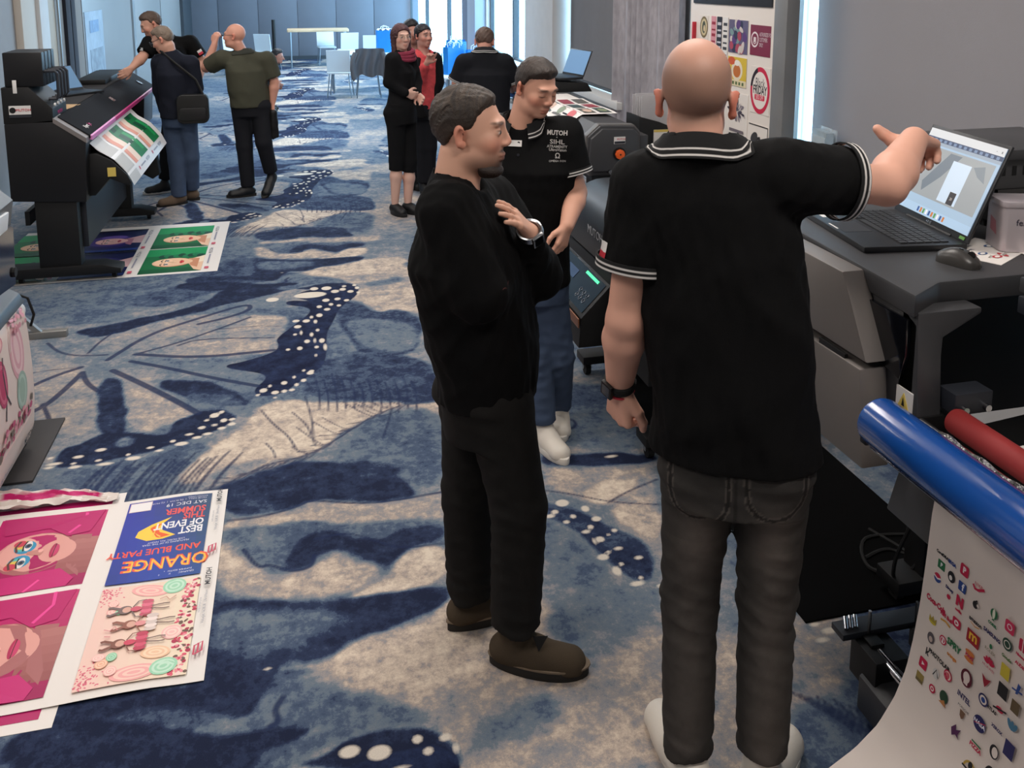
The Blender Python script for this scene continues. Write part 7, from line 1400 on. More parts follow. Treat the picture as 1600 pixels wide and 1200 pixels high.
        def hairfn(X, Y, Z):
            a = (X - hc[0]) * hr[0] + (Y - hc[1]) * hr[1] + (Z - hc[2]) * hr[2]; bq = (X - hc[0]) * hf[0] + (Y - hc[1]) * hf[1] + (Z - hc[2]) * hf[2]; c = (X - hc[0]) * hu[0] + (Y - hc[1]) * hu[1] + (Z - hc[2]) * hu[2]
            return st.get('strand', .002) * 3 * ((vnoise(a * 1.0 + c * .8 + .1 * np.sin(bq * 30), bq * .22 - c * .1 + 3, 190, 21) - .5) + (vnoise(a - c * .7 + 2, bq * .3 + 1, 90, 22) - .5) + .6 * (vnoise(a + 1, bq * .5 + c * .4, 60, 23) - .5))
        h.wrinkle(hairfn)
        X, Y, Z = np.meshgrid(*h.ax, indexing='ij'); Q = np.stack([X - hc[0], Y - hc[1], Z - hc[2]], -1) / hs; hrr, hff, huu = Q @ hr, Q @ hf, Q @ hu
        xs, us = st.get('hairline', ([-.12, -.06, -.03, .005, .02, .045, .07, .09], [-.078, -.070, -.025, -.010, .032, .045, .072, .085]))
        um = np.interp(hff, xs, us) + st.get('peak', .0) * np.clip(np.abs(hrr) / .06, 0, 1)
        msk = (um - huu) * .75 * hs
        if ht in ('long', 'bob'): msk = np.where((np.abs(hrr) > .050) & (hff < .055), np.minimum(msk, -.01), msk); msk = np.where(hff < -.03, -.01, msk)
        if ht in ('short', 'crop'): h.f = h.f + ((th + .010) * hs * smooth01(msk, -st.get('fade', .035) * hs, 0)).astype(np.float32)
        h.f = np.maximum(h.f, msk.astype(np.float32))
        def hcol(Pp):
            qq = (Pp - hc) / hs; a, bb, c = qq @ hr, qq @ hf, qq @ hu; base = np.array(lin(hc_)); lt = np.array(lin(st.get('hairlight', hc_)))
            n = np.clip(1.6 * vnoise(a + c * .8 + .1 * np.sin(bb * 30), bb * .22 - c * .1 + 3, 190, 21) - .3, 0, 1); side_ = smooth01(-c, -.05, .02) * smooth01(np.abs(a), .03, .07)
            t = np.clip(.55 * n * smooth01(c, .02, .11) + st.get('grey', 0) * side_, 0, 1)[:, None]; return base * (1 - t) + lt * t
        child('hair', h, HAIR, hcol)
    if st.get('beardmesh'):
        h = Vol(hc - .17 * hs, hc + .17 * hs, hv); h.ell(Hp(0, .018, -.075), (V3((.056 * jw, .060, .042)) + .006) * hs, R3, .02); h.ell(Hp(0, .064, -.096), (V3((.026, .020, .022)) + .010) * hs, R3, .02); h.ell(Hp(0, .045, -.105), V3((.046, .05, .026)) * hs, R3, .02); h.ell(Hp(0, .028, -.035), (V3((.060, .066, .085)) + .003) * hs, R3, .02)
        h.wrinkle(lambda X, Y, Z: .0012 * np.sin(X * 700) * np.sin(Y * 650 + Z * 500)); X, Y, Z = np.meshgrid(*h.ax, indexing='ij'); Q = np.stack([X - hc[0], Y - hc[1], Z - hc[2]], -1) / hs; hff, huu = Q @ hf, Q @ hu; mk = np.maximum(huu - np.interp(hff, [.0, .03, .06, .085, .12], [-.070, -.076, -.080, -.083, -.086]), .012 - hff) * .8 * hs; h.f = np.maximum(h.f + .014 * smooth01(mk, -.026, 0), mk).astype(np.float32)
        child('beard', h, HAIR, lambda Pp: np.tile(np.array(lin(st['beard'][0])), (len(Pp), 1)))
    # ---------------- shirt
    cvs = st.get('cvs', max(vs, .008)); tw = st['torso']; long_ = st.get('long', False); hem = J['pelvis'] - up * st.get('hem', .06)
    shz = (J['shL'][2] + J['shR'][2]) / 2; shc = (J['shL'] + J['shR']) / 2
    v = Vol(lo, hi, cvs); low = hem + (J['pelvis'] - J['waist']) * 0
    v.loft([(low - up * .02, tw[0][0], tw[0][1]), (J['pelvis'] + up * .04, tw[1][0], tw[1][1]), (J['waist'], tw[2][0], tw[2][1]), (J['chest'], tw[3][0], tw[3][1]),
            (V3((shc[0], shc[1], shz - .03)) * .7 + V3((J['neck'][0], J['neck'][1], shz - .03)) * .3, tw[4][0], tw[4][1]), (J['neck'] - up * .015, .085 * s, .075 * s), (J['neck'] + up * .02, .062 * hs, .062 * hs)], rt, .02)
    sr = st.get('sleeve', (.074, .068, .056, .044))
    for q in 'LR':
        a_, e_, w_ = J['sh' + q], J['el' + q], J['wr' + q]
        v.cap(J['neck'] - up * .035, a_, .055 * s, .066 * s, .05)
        if long_:
            v.cap(a_, e_, sr[0], sr[1], .035); m = e_ + (w_ - e_) * st.get('cuff', .93); v.cap(e_, m, sr[2], sr[3], .02)
        else:
            fr = st.get('slfrac', .72); m = a_ + (e_ - a_) * fr; v.cap(a_, m + (m - a_) * .3, sr[0], sr[1], .03, cut=(m, m - a_))
    if 'belly' in st: c, r_ = st['belly']; v.ell(J['waist'] + fw * c[1] + up * c[2] + rt * c[0], r_, [rt, fw, up], .08)
    v.wrinkle(wr_fn(st.get('seed', 1), st.get('fold', .004), st.get('foldL', .16), (1, 1, .45)))
    if st.get('fold', .004) > .003: v.wrinkle(wr_fn(st.get('seed', 1) + 9, st.get('fold', .004) * .5, .07, (1, 1, .6), 4))
    v.cap(J['neck'] - up * .01 + fw * .01, J['neck'] + up * .3, .060 * hs * st.get('neckr', 1), .08 * hs, .008, 'c')
    if not st.get('noneckdip'): v.ell(J['neck'] + fw * .075 + up * .005, V3((.05, .05, .045)) * hs, [rt, fw, up], .02, 'c')
    v.plane(hem, -up + fw * st.get('hemtilt', 0))
    shirt = child('shirt', v, st['shirt'], st.get('shirtcol'), st.get('shirtlab'))
    bvh = None
    def bv():
        nonlocal bvh
        if bvh is None: bvh = BVHTree.FromPolygons([tuple(x.co) for x in shirt.data.vertices], [tuple(p.vertices) for p in shirt.data.polygons])
        return bvh
    W2 = np.array(lin((214, 210, 206))); B2 = np.array(lin(st.get('shirtrgb', (14, 14, 16))))
    if st.get('collar'):
        rows = []; cols = []; nrad = .064 * hs * st.get('neckr', 1); gap = st.get('collargap', .28)
        for t in np.linspace(0, 1, 36):
            r_ = []; cc = []
            for a in np.linspace(-math.pi + gap, math.pi - gap, 56):
                # a = 0 is the nape
                fr = (1 - math.cos(a)) / 2; rad = nrad * (1.0 + .10 * fr) + (st.get('collarw', .026) * hs) * t ** 1.15 * (1 + .2 * fr); z = J['neck'][2] + .034 * hs - .052 * hs * t ** 1.3 - .055 * hs * fr - .012 * t * fr
                p_ = V3((J['neck'][0], J['neck'][1], 0)) - fw * rad * math.cos(a) + rt * rad * math.sin(a) * 1.06 + fw * .018 * fr; r_.append((p_[0], p_[1], z)); cc.append(W2 if (.66 < t < .74 or .86 < t < .94) and st.get('tipped') else B2)
            rows.append(r_); cols.append(cc)
        for r_ in rows:
            for i, p_ in enumerate(r_):
                l_, n_, ix, dd = bv().find_nearest(Vector(p_), .06)
                if l_ is not None and (Vector(p_) - l_).dot(n_) < .006: r_[i] = tuple(l_ + n_ * .007)
        ribbon('collar', rows, mat('knit_trim', rough=.9, attr='col', bump=.2, bscale=700), body, cols=cols, thick=.004)
    if st.get('tipped') and not long_:
        for q in 'LR':
            a_, e_ = J['sh' + q], J['el' + q]; d = nrm(e_ - a_); m = a_ + (e_ - a_) * st.get('slfrac', .72); x = nrm(np.cross(d, (0, 0, 1) if abs(d[2]) < .9 else (0, 1, 0))); y = np.cross(d, x); rr = sr[1] + (sr[0] - sr[1]) * .23 + .002; rows = []; cols = []
            for t in np.linspace(0, 1, 12):
                rows.append([tuple(m + d * (-.022 + .026 * t) + (x * math.cos(a) + y * math.sin(a)) * (rr + .003)) for a in np.linspace(0, 2 * math.pi, 40)])
                cols.append([W2 if (.30 < t < .52 or .75 < t < .98) else B2] * 40)
            ribbon('sleeve_trim', rows, mat('knit_trim', rough=.9, attr='col', bump=.2, bscale=700), body, cols=cols, thick=.003)
    # ---------------- trousers
    tr = st['legs']; v = Vol((lo[0], lo[1], -.02), (hi[0], hi[1], J['pelvis'][2] + .14), st.get('tvs', cvs)); tp = J['pelvis'] + up * st.get('rise', .06)
    hw = st.get('hips', (.165, .12)); v.loft([(J['pelvis'] - up * .14, hw[0] * .9, hw[1] * .95), (J['pelvis'] - up * .02, hw[0], hw[1]), (tp, hw[0] * .97, hw[1] * .95)], rt, .03)
    for q in 'LR':
        h_, k_, a_ = J['hip' + q], J['kn' + q], J['an' + q]; v.cap(h_, k_, tr[0], tr[1], .03); e = k_ + (a_ - k_) * st.get('trlen', .92)
        v.cap(k_, e + nrm(a_ - k_) * .05, tr[1], tr[2], .02, cut=(e, a_ - k_)) if st.get('trlen', .92) > 0 else None
        v.cap(h_ + fw * -.03, h_ + fw * -.03 - up * .03, tr[0] * st.get('seat', .9), tr[0] * .7, .04)
    kz = min(J['knL'][2], J['knR'][2]); az = .12
    if st.get('cvs', .01) < .0095:
        v.wrinkle(wr_fn(st.get('seed', 1) + 3, .0045, .10, (.5, .5, 1.2), 5, lambda X, Y, Z: .35 + .65 * np.clip(1.2 - np.abs(Z - kz) / .18, 0, 1) + 1.0 * np.clip(1 - np.abs(Z - az) / .14, 0, 1)))
    if st.get('trlen', .92) < .6: pass
    child('trousers', v, st.get('trmat'), st.get('trcol'), st.get('trlab'))
    # ---------------- shoes
    for q in 'LR':
        a_ = J['an' + q]; td = nrm(st.get('toe' + q, fw)); sd = np.array([td[1], -td[0], 0]); gz = st.get('lift' + q, 0.0); ground = V3((a_[0], a_[1], gz)); L = st.get('shoelen', .295) * s; Wd = st.get('shoew', 1.0) * s; tilt = st.get('tilt' + q, 0)
        tz = np.array([td[0], td[1], -tilt]); tz = nrm(tz) if tilt else td
        heel = ground - tz * L * .27; toe = ground + tz * L * .73; sv = min(cvs, .009); m = .13
        v = Vol(np.minimum(heel, toe) - m, np.maximum(heel, toe) + (m, m, .2), sv)
        v.cap(heel + tz * .045 + up * .055, ground + tz * .06 * s + up * .055, .040 * Wd, .043 * Wd, .02); v.cap(ground + tz * .05 * s + up * .045, toe - tz * .055 + up * .034, .046 * Wd, .040 * Wd, .02)
        for w in (-1, 1): v.cap(ground + tz * .07 * s + sd * w * .012 + up * .03, toe - tz * .06 + sd * w * .012 + up * .026, .035 * Wd, .034 * Wd, .02)
        v.cap(ground + up * .06, ground + up * st.get('shaft', .11), .046 * s, .044 * s, .03)
        v.plane(ground + up * .014, -up - tz * 0 if not tilt else -(up + td * tilt))
        sh_ = child('shoe', v, st['shoe'])
        pts = []
        for i in range(28):
            a = 2 * math.pi * i / 28; c, sn = math.cos(a), math.sin(a); x = L * .5 * c; wy = (.043 + .009 * c + .004 * math.sin(a * 1)) * Wd * 1.08
            pts.append(ground + tz * (L * .23 + x) + sd * sn * wy * (1 - .10 * abs(c) ** 6))
        n = len(pts); z0, z1 = st.get('solez', (0.0, .030)); nrmal = nrm(up + td * tilt) if tilt else up
        Vv = [tuple(p_ + nrmal * z0) for p_ in pts] + [tuple(p_ + nrmal * z1) for p_ in pts]
        MB().add(Vv, [tuple(range(n - 1, -1, -1)), tuple(range(n, 2 * n))] + [(i, (i + 1) % n, (i + 1) % n + n, i + n) for i in range(n)]).build('sole', st['sole'], sh_, bevel=.004)
        if 'welt' in st:
            q2 = [ground + tz * L * .23 + (p_ - ground - tz * L * .23) * 1.03 for p_ in pts]; Vv = [tuple(p_ + up * (z1 - .004)) for p_ in q2] + [tuple(p_ + up * (z1 + .003)) for p_ in q2]
            MB().add(Vv, [tuple(range(n - 1, -1, -1)), tuple(range(n, 2 * n))] + [(i, (i + 1) % n, (i + 1) % n + n, i + n) for i in range(n)]).build('welt', st['welt'], sh_, bevel=.002)
    return dict(body=body, J=J, fw=fw, rt=rt, up=up, Hp=Hp, hr=hr, hf=hf, hu=hu, shirt=shirt, bvh=bv, s=s)

BLK = cloth('black_jersey', (9, 9, 10)); BLK2 = cloth('black_knit', (6, 6, 7)); NAVYK = cloth('navy_knit', (26, 29, 40)); OLIVE = cloth('olive_jersey', (72, 72, 60))
DKJ = cloth('dark_denim', (30, 31, 36)); BLUEJ = cloth('blue_denim', (70, 84, 108), var=.15); BLKT = cloth('black_trouser_cloth', (18, 18, 20)); CORAL = mat('coral_print_cloth', (206, 74, 78), .85, var=.25, vscale=30)
WSHOE = mat('white_leather', (222, 214, 202), .5, bump=.1, bscale=200); WSOLE = mat('white_rubber', (226, 220, 210), .6)
BSUEDE = mat('brown_suede', (78, 68, 56), .95, bump=.25, bscale=400, var=.08, spec=.1); DSOLE = mat('dark_sole', (34, 31, 28), .8); BSHOE = mat('black_leather', (20, 20, 22), .5); TSHOE = mat('tan_suede', (104, 86, 70), .9)
M_lens = mat('spectacle_frame', (40, 36, 40), .3); M_gold = mat('thin_metal_frame', (190, 170, 150), .3, metal=.7)
def watch(pp, q, m_band, m_face, label=None, big=1.0, outward=None, back=.035, br=None):
    br = br or big
    J = pp['J']; w_, e_ = J['wr' + q], J['el' + q]; d = nrm(w_ - e_); c = w_ - d * back
    b_ = MB().ring(tuple(c), tuple(d), .033 * br, .006, 26, 8).ring(tuple(c + d * .007), tuple(d), .0325 * br, .006, 26, 8).ring(tuple(c - d * .007), tuple(d), .0335 * br, .006, 26, 8).build('watch_band', m_band, pp['body'], smooth=True)
    o = nrm(outward if outward is not None else pp['fw']); o = nrm(o - d * (o @ d)); x = np.cross(d, o); f = []
    for k in range(2):
        for a, bq in ((-1, -1), (1, -1), (1, 1), (-1, 1)): f.append(tuple(c + o * (.034 * br + .011 * k) + d * a * .019 * big + x * bq * .017 * big))
    fc = MB().add(f, [(0, 3, 2, 1), (4, 5, 6, 7), (0, 1, 5, 4), (1, 2, 6, 5), (2, 3, 7, 6), (3, 0, 4, 7)]).build('watch_case', m_face, b_, bevel=.003)
    g = [tuple(c + o * (.034 * br + .0115) + d * a * .014 * big + x * bq * .012 * big) for a, bq in ((-1, -1), (1, -1), (1, 1), (-1, 1))]
    MB().add(g, [(0, 1, 2, 3)]).build('watch_glass', M_screen, fc)
def glasses(pp, m, up_=0.0):
    Hp = pp['Hp']; hs = np.linalg.norm(Hp(1, 0, 0) - Hp(0, 0, 0)); mb = MB()
    for w_ in (-1, 1):
        mb.ring(tuple(Hp(w_ * .034, .112 - .3 * up_, .004 + up_)), tuple(pp['hf'] + pp['hr'] * w_ * .2), .022 * hs, .0022 * hs, 20, 6); mb.path([tuple(Hp(w_ * .056, .108 - .3 * up_, .008 + up_)), tuple(Hp(w_ * .080, .05 - .2 * up_, .010 + up_)), tuple(Hp(w_ * .082, -.02, .012 + up_ * .6))], .002 * hs, 6)
    mb.path([tuple(Hp(-.012, .114 - .3 * up_, .008 + up_)), tuple(Hp(0, .117 - .3 * up_, .010 + up_)), tuple(Hp(.012, .114 - .3 * up_, .008 + up_))], .002 * hs, 6)
    mb.build('glasses', m, pp['body'], smooth=True)

# --- man pointing, seen from behind
def jeans_col(P):
    z = P[:, 2]; base = np.array(lin((58, 56, 54))); fade = np.array(lin((112, 104, 98))); dk = np.array(lin((34, 32, 31)))
    J = JOINTS['pointer']; c = np.tile(base, (len(P), 1))
    fw = nrm((.43, .90, 0)); rt = np.array([fw[1], -fw[0], 0]); a = P @ rt; f = P @ fw; pa = V3(J['pelvis']) @ rt
    def mixin(m, col): nonlocal c; m = np.clip(m, 0, 1)[:, None]; c = c * (1 - m) + col * m
    for q in 'LR':
        h = V3(J['hip' + q]); hx = h @ rt
        mixin(.85 * np.exp(-(((a - hx) / .045) ** 2 + ((z - (h[2] - .15)) / .085) ** 2)), fade)
        mixin(.35 * np.exp(-(((a - V3(J['kn' + q]) @ rt) / .04) ** 2)) * (z < .75), fade)
        # back pocket outline: stitched U
        px = (a - hx) / .068; pz = (z - (h[2] - .005)) / .075
        edge = np.where(pz > 0, np.abs(np.abs(px) - 1), np.abs(np.sqrt(px ** 2 + pz ** 2) - 1)); back = f < (V3(J['pelvis']) @ fw) - .02
        mixin(.75 * (edge < .06) * (pz < 1) * back, dk); mixin(.45 * ((edge > .06) & (edge < .11)) * (pz < 1) * back, fade)
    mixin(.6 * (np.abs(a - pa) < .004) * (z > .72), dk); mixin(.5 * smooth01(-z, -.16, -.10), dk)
    return c
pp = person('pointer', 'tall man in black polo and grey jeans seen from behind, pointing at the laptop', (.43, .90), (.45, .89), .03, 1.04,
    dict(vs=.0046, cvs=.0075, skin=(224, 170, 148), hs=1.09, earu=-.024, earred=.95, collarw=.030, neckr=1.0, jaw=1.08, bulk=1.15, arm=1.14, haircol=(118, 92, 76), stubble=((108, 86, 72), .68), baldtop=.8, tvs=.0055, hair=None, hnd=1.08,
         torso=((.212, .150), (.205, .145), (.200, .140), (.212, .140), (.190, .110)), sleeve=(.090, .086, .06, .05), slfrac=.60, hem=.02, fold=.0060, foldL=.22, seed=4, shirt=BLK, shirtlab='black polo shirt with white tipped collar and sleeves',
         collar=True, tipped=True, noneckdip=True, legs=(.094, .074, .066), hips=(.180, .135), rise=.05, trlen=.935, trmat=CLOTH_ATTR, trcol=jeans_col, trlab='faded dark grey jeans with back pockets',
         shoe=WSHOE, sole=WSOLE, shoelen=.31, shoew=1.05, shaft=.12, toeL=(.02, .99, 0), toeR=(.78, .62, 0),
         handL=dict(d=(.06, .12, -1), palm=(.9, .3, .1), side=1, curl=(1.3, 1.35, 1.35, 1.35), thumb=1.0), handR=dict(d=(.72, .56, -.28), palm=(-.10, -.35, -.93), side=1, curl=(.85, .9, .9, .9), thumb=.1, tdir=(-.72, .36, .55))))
watch(pp, 'L', M_rubber, M_blackm, outward=(-.9, -.4, 0), big=1.12, back=.01)
MB().ring(tuple(pp['J']['wrL'] + nrm(pp['J']['wrL'] - pp['J']['elL']) * .010), tuple(pp['J']['wrL'] - pp['J']['elL']), .037, .0045, 24, 6).build('red_wristband', M_red, pp['body'], smooth=True)
def arm_flag(pp, q, t, out, wd=.03, hgt=.034):
    J = pp['J']; a_, e_ = J['sh' + q], J['el' + q]; d = nrm(e_ - a_); o = nrm(V3(out) - d * (V3(out) @ d)); x = np.cross(d, o); c = a_ + (e_ - a_) * t; b = pp['bvh']()
    root = None
    for k, m in ((0, M_wsticker), (1, M_red)):
        V = []
        for i in range(3):
            for j in range(7):
                p_ = c + d * (-.5 + k * .5 + i * .25) * hgt + x * (j / 6 - .5) * wd + o * .2; h, n, ix, dd = b.ray_cast(Vector(p_), Vector(-o), .4)
                V.append(tuple(h + Vector(o) * .002) if h is not None else tuple(p_ - o * .12))
        F = [(i * 7 + j, (i + 1) * 7 + j, (i + 1) * 7 + j + 1, i * 7 + j + 1) for i in range(2) for j in range(6)]
        root = MB().add(V, F).build('flag_patch', m, pp['body'])
arm_flag(pp, 'L', .50, (-.95, .1, 0), .05, .05)

# --- man with folded arms
MJ = mat('charcoal_denim', (34, 33, 32), .9, bump=.2, bscale=600, var=.12, vscale=25, spec=.15)
pp = person('middle', 'bearded man in black sweater with folded arms, facing right', (.93, -.37), (.93, -.36), -.04, 1.0,
    dict(vs=.0036, cvs=.0072, skin=(220, 170, 146), hs=1.05, jaw=1.10, neckr=1.12, bulk=1.1, haircol=(42, 34, 29), hairlight=(96, 80, 66), grey=.28, hair='short', hairth=.006, strand=.0014, browcol=(70, 54, 44), peak=.0, fade=.03,
         hairline=([-.12, -.07, -.04, -.01, .012, .03, .05, .075, .10], [-.088, -.080, -.028, -.016, -.012, .030, .056, .074, .088]), beard=((48, 38, 34), .80), beardmesh=True, gaze=.004,
         torso=((.190, .150), (.195, .152), (.205, .165), (.225, .175), (.200, .130)), sleeve=(.094, .082, .076, .043), long=True, cuff=.84, hnd=.94, hem=.02, fold=.0055, foldL=.2, seed=8, shirt=BLK2, shirtlab='black crew neck sweater',
         legs=(.104, .086, .078), hips=(.180, .142), trlen=.97, rise=.04, trmat=MJ, trlab='charcoal straight jeans', seat=1.0,
         shoe=BSUEDE, sole=DSOLE, shoelen=.315, shoew=1.12, shaft=.17, toeR=(.92, -.39, 0), toeL=(.93, .25, 0), solez=(0, .034), welt=mat('boot_welt', (124, 108, 90), .8), belly=((0, .03, -.02), (.15, .13, .16)),
         handL=dict(d=(-.58, -.42, .68), palm=(-.70, .25, -.5), side=-1, curl=(.14, .16, .2, .24), thumb=.8), handR=dict(d=(.6, .8, 0), palm=(-.5, .5, -.4), side=1, curl=(.5, .5, .5, .5), thumb=.6)))
watch(pp, 'L', M_silver, M_silver, outward=(-.05, -.85, .50), big=1.12, back=-.008, br=1.06)
J = pp['J']
lettering('chest_mark', '~', .03, mat('dull_red_mark', (120, 70, 66), .7), pp['body'], tuple(J['elR'] + V3((.05, -.09, .03))), (.97, -.23, 0), (0, 0, 1), stick=pp['bvh']())
MB().add([tuple(J['anR'] + V3(p)) for p in ((.04, -.055, .0), (.085, -.07, .005), (.055, -.07, -.045))], [(0, 1, 2)]).build('elastic_gore', M_rubber, pp['body'])

# --- man in the lettered polo
pp = person('polo', 'man in black polo with white lettering on the chest, looking down', (-.40, -.92), (.42, -.91), -.38, 1.0,
    dict(vs=.0040, cvs=.0082, skin=(218, 164, 140), hs=1.0, jaw=1.12, neckr=1.12, bulk=1.1, arm=1.08, haircol=(46, 38, 34), hairlight=(70, 58, 50), hair='crop', hairth=.006, strand=.0012, lids=True, stubble=((96, 76, 66), .55),
         torso=((.180, .130), (.178, .130), (.178, .132), (.205, .138), (.190, .105)), sleeve=(.092, .082, .06, .05), slfrac=.66, hem=.06, fold=.004, foldL=.2, seed=12, shirt=BLK, shirtlab='black polo shirt with white printed lettering',
         collar=True, tipped=True, collargap=.42, legs=(.092, .076, .064), hips=(.17, .125), trmat=BLUEJ, trlab='blue jeans', shoe=WSHOE, sole=WSOLE, toeR=(.25, -.97, 0), toeL=(-.2, -.97, 0),
         handL=dict(palm=(-.5, .6, 0), side=-1, curl=(.35, .4, .4, .45), thumb=.6), handR=dict(palm=(0, .9, 0), side=1)))
fwc = pp['fw']; J = pp['J']; cr = J['chest']; left = -pp['rt']; bx = left; b = pp['bvh']()
def chest(txt, size, a, z, **kw):
    o_ = cr + left * a + fwc * .17 + V3((0, 0, z)); return lettering('chest_lettering', txt, size, M_wsticker, pp['body'], tuple(o_), tuple(left), (0, 0, 1), stick=b, **kw)
chest('MUTOH', .027, .102, .174, bold=.0009, sx=.92); chest('+', .014, .102, .156); chest('SIHL', .027, .103, .136, bold=.0005, sx=1.25); chest('ATRAMENTY', .016, .103, .116, bold=.0004, sx=.95); chest('UltraVision', .017, .106, .102, bold=.0004); chest('\u03a9', .030, .106, .076, bold=.0008); chest('OMEGA SIGN', .012, .106, .055)
tgo = cr - left * .085 + fwc * .17 + V3((0, 0, .125)); M4 = []
for i in range(2):
    for j in range(5):
        p_ = tgo + left * (j / 4 - .5) * .07 + V3((0, 0, (i - .5) * .026)) + fwc * .1; h, n, ix, dd = b.ray_cast(Vector(p_), Vector(-fwc), .5); M4.append(tuple((h if h is not None else Vector(p_)) + Vector(fwc) * .004))
MB().add(M4, [(j, j + 1, j + 6, j + 5) for j in range(4)]).build('name_badge', M_wsticker, pp['body'], label='small white name badge')
pl = [tuple(Vector(J['neck'] + fwc * (.085 + .03 * t)) + Vector((0, 0, -.055 - .13 * t))) for t in (0, .5, 1)]
for k in range(2):
    o_ = J['neck'] + fwc * .2 + V3((0, 0, -.10 - .05 * k)); h, n, ix, dd = b.ray_cast(Vector(o_), Vector(-fwc), .5)
    if h is not None: MB().tube(tuple(h), tuple(h + Vector(fwc) * .004), .006, n=10).build('button', M_slate, pp['body'])

# --- group at the plotter
FAR = dict(vs=.0074, cvs=.0115)
pp = person('lean', 'man in black polo leaning over the black plotter', (-.75, -.55), (-.93, -.25), -.45, 1.0,
    dict(FAR, skin=(210, 158, 136), haircol=(84, 66, 54), hair='crop', hairth=.004, torso=((.185, .125), (.185, .13), (.185, .13), (.20, .13), (.18, .10)), sleeve=(.088, .078, .06, .05), slfrac=.75, shirt=BLK, collar=True, collargap=.4, hem=.05, arm=1.1,
         legs=(.092, .074, .064), trmat=BLKT, shoe=BSHOE, sole=WSOLE, toeL=(-.95, -.2, 0), toeR=(-.9, -.3, 0), fold=.003))
arm_flag(pp, 'R', .55, (.6, -.8, 0), .05, .05)
b = pp['bvh'](); o_ = pp['J']['chest'] + pp['fw'] * .3 + V3((-.04, 0, .10)); h, n, ix, dd = b.ray_cast(Vector(o_), Vector(-pp['fw']), .6)
if h is not None:
    f_ = Vector(pp['fw']); r_ = Vector(pp['rt']); c_ = h + f_ * .006; MB().add([tuple(c_ + r_ * a + Vector((0, 0, z))) for a, z in ((-.035, -.014), (.035, -.014), (.035, .014), (-.035, .014))], [(0, 1, 2, 3)]).build('name_badge', M_wsticker, pp['body'])
pp = person('navy', 'man in navy sweater and blue jeans with black shoulder bag at the plotter', (-.72, .62), (-.93, .25), -.42, .98,
    dict(FAR, skin=(210, 160, 138), haircol=(120, 104, 90), hair='crop', hairth=.006, torso=((.185, .13), (.185, .135), (.185, .135), (.20, .13), (.18, .10)), sleeve=(.082, .070, .062, .046), long=True, shirt=NAVYK, hem=.05,
         legs=(.092, .078, .068), trmat=BLUEJ, shoe=TSHOE, sole=DSOLE, toeL=(-.85, -.3, 0), toeR=(-.8, .3, 0), fold=.003))
glasses(pp, M_lens)
Jn = pp['J']; bo = pp['body'].location
# shoulder bag carried by the man in the navy sweater
bg_ = thing('shoulder_bag', 'black shoulder bag hanging at the hip of the man in the navy sweater', 'bag', (bo.x + .17, bo.y - .16, .80))
MB().prism(rrect(-.14, 0, .14, .27, .05), 1, -.05, .05).build('bag_body', M_blackm, bg_, bevel=.02, seg=3); MB().prism(rrect(-.12, .03, .12, .15, .03), 1, -.065, -.05).build('front_pocket', M_black, bg_, bevel=.008)
sp_ = [Vector(p) - bg_.location for p in ((bo.x + .27, bo.y - .14, 1.04), (bo.x + .20, bo.y - .10, 1.20), (bo.x + .03, bo.y - .13, 1.36), (bo.x - .10, bo.y - .05, 1.47))]
MB().path([tuple(p) for p in sp_], .012, 6).build('strap', M_blackm, bg_, smooth=True)
pp = person('olive', 'bald man in olive polo and dark jeans touching his glasses', (-.50, .86), (-.95, .28), .02, .98,
    dict(FAR, skin=(220, 160, 138), haircol=(150, 120, 100), hair=None, torso=((.195, .14), (.195, .145), (.20, .15), (.205, .14), (.18, .105)), sleeve=(.090, .082, .06, .05), slfrac=.80, shirt=OLIVE, collar=True, shirtrgb=(50, 52, 45), hem=.05, arm=1.1,
         legs=(.098, .078, .066), hips=(.175, .13), trmat=DKJ, shoe=BSHOE, sole=DSOLE, toeL=(-.95, -.1, 0), toeR=(-.3, -.6, 0), liftR=.10, tiltR=.7, fold=.003, handL=dict(d=(.15, .2, .95), palm=(.5, .6, 0), curl=(.5, .6, .7, .8))))
glasses(pp, M_lens)
bo = pp['body'].location
gl = thing('gloves', 'black gloves held in the lowered hand of the man in olive', 'gloves', (bo.x + .20, bo.y - .02, .70))
for k, dx in enumerate((-.03, .03)):
    v = Vol((-.12, -.10, -.22), (.12, .10, .16), .009); v.ell((dx, 0, .02), (.045, .03, .075), None, .02)
    for i in range(4): v.cap((dx - .03 + .02 * i, 0, -.03), (dx - .036 + .024 * i, .01, -.13 + .01 * abs(i - 1)), .015, .012, .012)
    v.cap((dx, 0, .06), (dx, 0, .13), .036, .040, .02); Pq, Fq = v.mesh(); link('glove', rawmesh('glove', Pq, Fq, None, True), M_blackm, gl)
person('crouch', 'dark haired person crouching far behind the man in olive', (.85, -.2), (.9, -.3), -.2, .95,
    dict(vs=.014, cvs=.014, skin=(176, 124, 106), haircol=(36, 30, 30), hair='crop', hairth=.014, torso=((.17, .12),) * 3 + ((.19, .125), (.17, .10)), sleeve=(.08, .07, .06, .05), long=True, shirt=BLKT, legs=(.085, .07, .06), trmat=BLKT, shoe=BSHOE, sole=DSOLE, fold=.002))

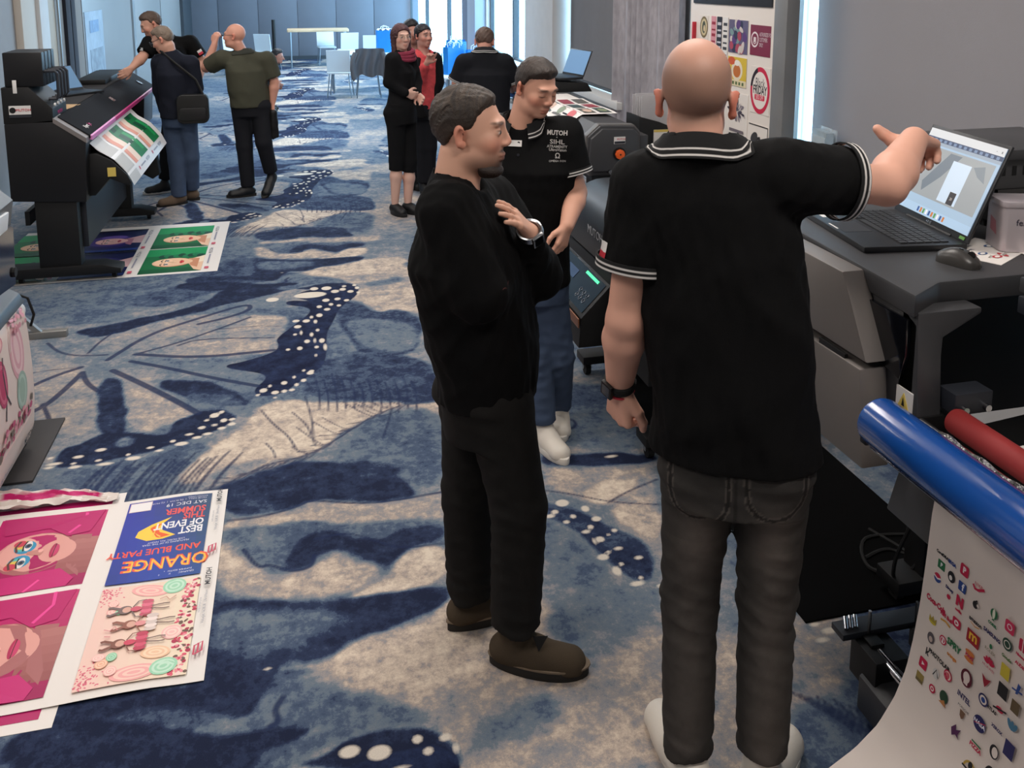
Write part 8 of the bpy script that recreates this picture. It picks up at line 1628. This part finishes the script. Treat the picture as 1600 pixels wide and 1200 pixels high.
# --- women and the man with papers
pp = person('womanA', 'woman in black with burgundy scarf and cropped trousers, glasses, looking back', (.93, -.30), (.30, -.95), -.02, .93,
    dict(FAR, skin=(224, 180, 162), haircol=(70, 40, 44), hairlight=(96, 50, 54), hair='bob', hairth=.014, torso=((.165, .125), (.165, .125), (.135, .11), (.165, .125), (.15, .09)), sleeve=(.070, .060, .054, .042), long=True, shirt=BLKT, hem=.0, arm=.9,
         legs=(.088, .070, .066), hips=(.165, .13), trlen=.22, trmat=BLKT, calf=1.12, shoe=BSHOE, sole=BSHOE, shoelen=.25, shaft=.06, toeR=(.5, -.85, 0), toeL=(.7, -.7, 0), fold=.003))
glasses(pp, M_gold); J = pp['J']; sv_ = []
for k, (a, r_, z) in enumerate(((0, .088, .005), (.3, .094, -.02), (.1, .098, -.042))): MB().ring(tuple(J['neck'] + V3((.01, -.01, z))), (.1 * k - .1, -.15, 1), r_, .022, 24, 8).build('scarf', mat('burgundy_scarf', (134, 44, 66), .9, var=.2, vscale=20), pp['body'], smooth=True)
pp = person('womanB', 'dark haired woman in coral shirt and black vest gesturing with raised hand', (.35, -.93), (.45, -.89), .0, .94,
    dict(FAR, skin=(204, 152, 136), haircol=(28, 24, 28), hair='bun', hairth=.010, torso=((.165, .12), (.165, .12), (.145, .11), (.165, .12), (.14, .09)), sleeve=(.074, .068, .062, .050), long=True, cuff=.7, shirt=CORAL, hem=.05, arm=.95, shirtlab='coral patterned shirt',
         legs=(.085, .068, .060), hips=(.16, .12), trmat=DKJ, shoe=BSHOE, sole=DSOLE, shoelen=.25, toeR=(.3, -.95, 0), toeL=(.4, -.9, 0), fold=.003, handR=dict(d=(.5, -.3, .8), palm=(-.3, -.8, .2), curl=(.2, .8, .9, 1.0))))
glasses(pp, M_lens, .055); J = pp['J']
v = Vol((-.35, -.35, .6), (.4, .35, 1.6), .0125)
v.loft([(J['pelvis'] - V3((0, 0, .12)), .185, .14), (J['waist'], .165, .13), (J['chest'], .18, .135), (J['neck'] - V3((0, 0, .05)), .12, .10)], pp['rt'], .02); v.cap(J['shL'], J['elL'], .085, .075, .03); v.cap(J['elL'], J['wrL'], .07, .055, .02)
v.ell(J['chest'] + pp['fw'] * .17 - pp['rt'] * -.02 + V3((0, 0, -.08)), (.085, .13, .42), [pp['rt'], pp['fw'], pp['up']], .03, 'c'); Pq, Fq = v.mesh(); link('vest', rawmesh('vest', Pq, Fq, None, True), BLKT, pp['body'])
person('third', 'black haired person mostly hidden behind the two women', (-.1, -1), (.1, -1), -.05, .96,
    dict(vs=.013, cvs=.014, skin=(190, 140, 124), haircol=(22, 19, 22), hair='bob', hairth=.018, torso=((.16, .12),) * 3 + ((.17, .12), (.14, .09)), sleeve=(.072, .064, .056, .046), long=True, shirt=BLKT, legs=(.085, .068, .060), hips=(.16, .12), trmat=DKJ, shoe=BSHOE, sole=DSOLE, fold=.002))
pp = person('back', 'broad man in black polo seen from behind with head lowered, near the window', (.28, .96), (.28, .96), -.55, 1.0,
    dict(FAR, skin=(206, 150, 130), haircol=(88, 68, 58), hair='crop', hairth=.007, torso=((.205, .145), (.21, .15), (.215, .155), (.225, .15), (.175, .105)), sleeve=(.088, .082, .06, .05), slfrac=.86, shirt=cloth('faded_black_jersey', (24, 25, 30)), collar=True, tipped=True, shirtrgb=(24, 25, 30), noneckdip=True, hem=.04, arm=1.1,
         legs=(.098, .08, .068), hips=(.18, .135), trmat=DKJ, shoe=BSHOE, sole=DSOLE, fold=.003))
bo = pp['body'].location; hp_ = pp['J']['haR']
o = thing('brochures', 'blue and white brochures held by the man with lowered head', 'brochures', (bo.x + hp_[0] + .06, bo.y + hp_[1] + .0, hp_[2] - .02), math.radians(15))
for k, c in enumerate(((214, 224, 228), (40, 110, 190), (54, 66, 78), (206, 216, 222))):
    MB().box((-.08 + .01 * k, -.11, -.11 + .055 * k), (.10, .11, -.075 + .055 * k)).build('brochure', mat('brochure_%d' % k, c, .5), o, bevel=.003)
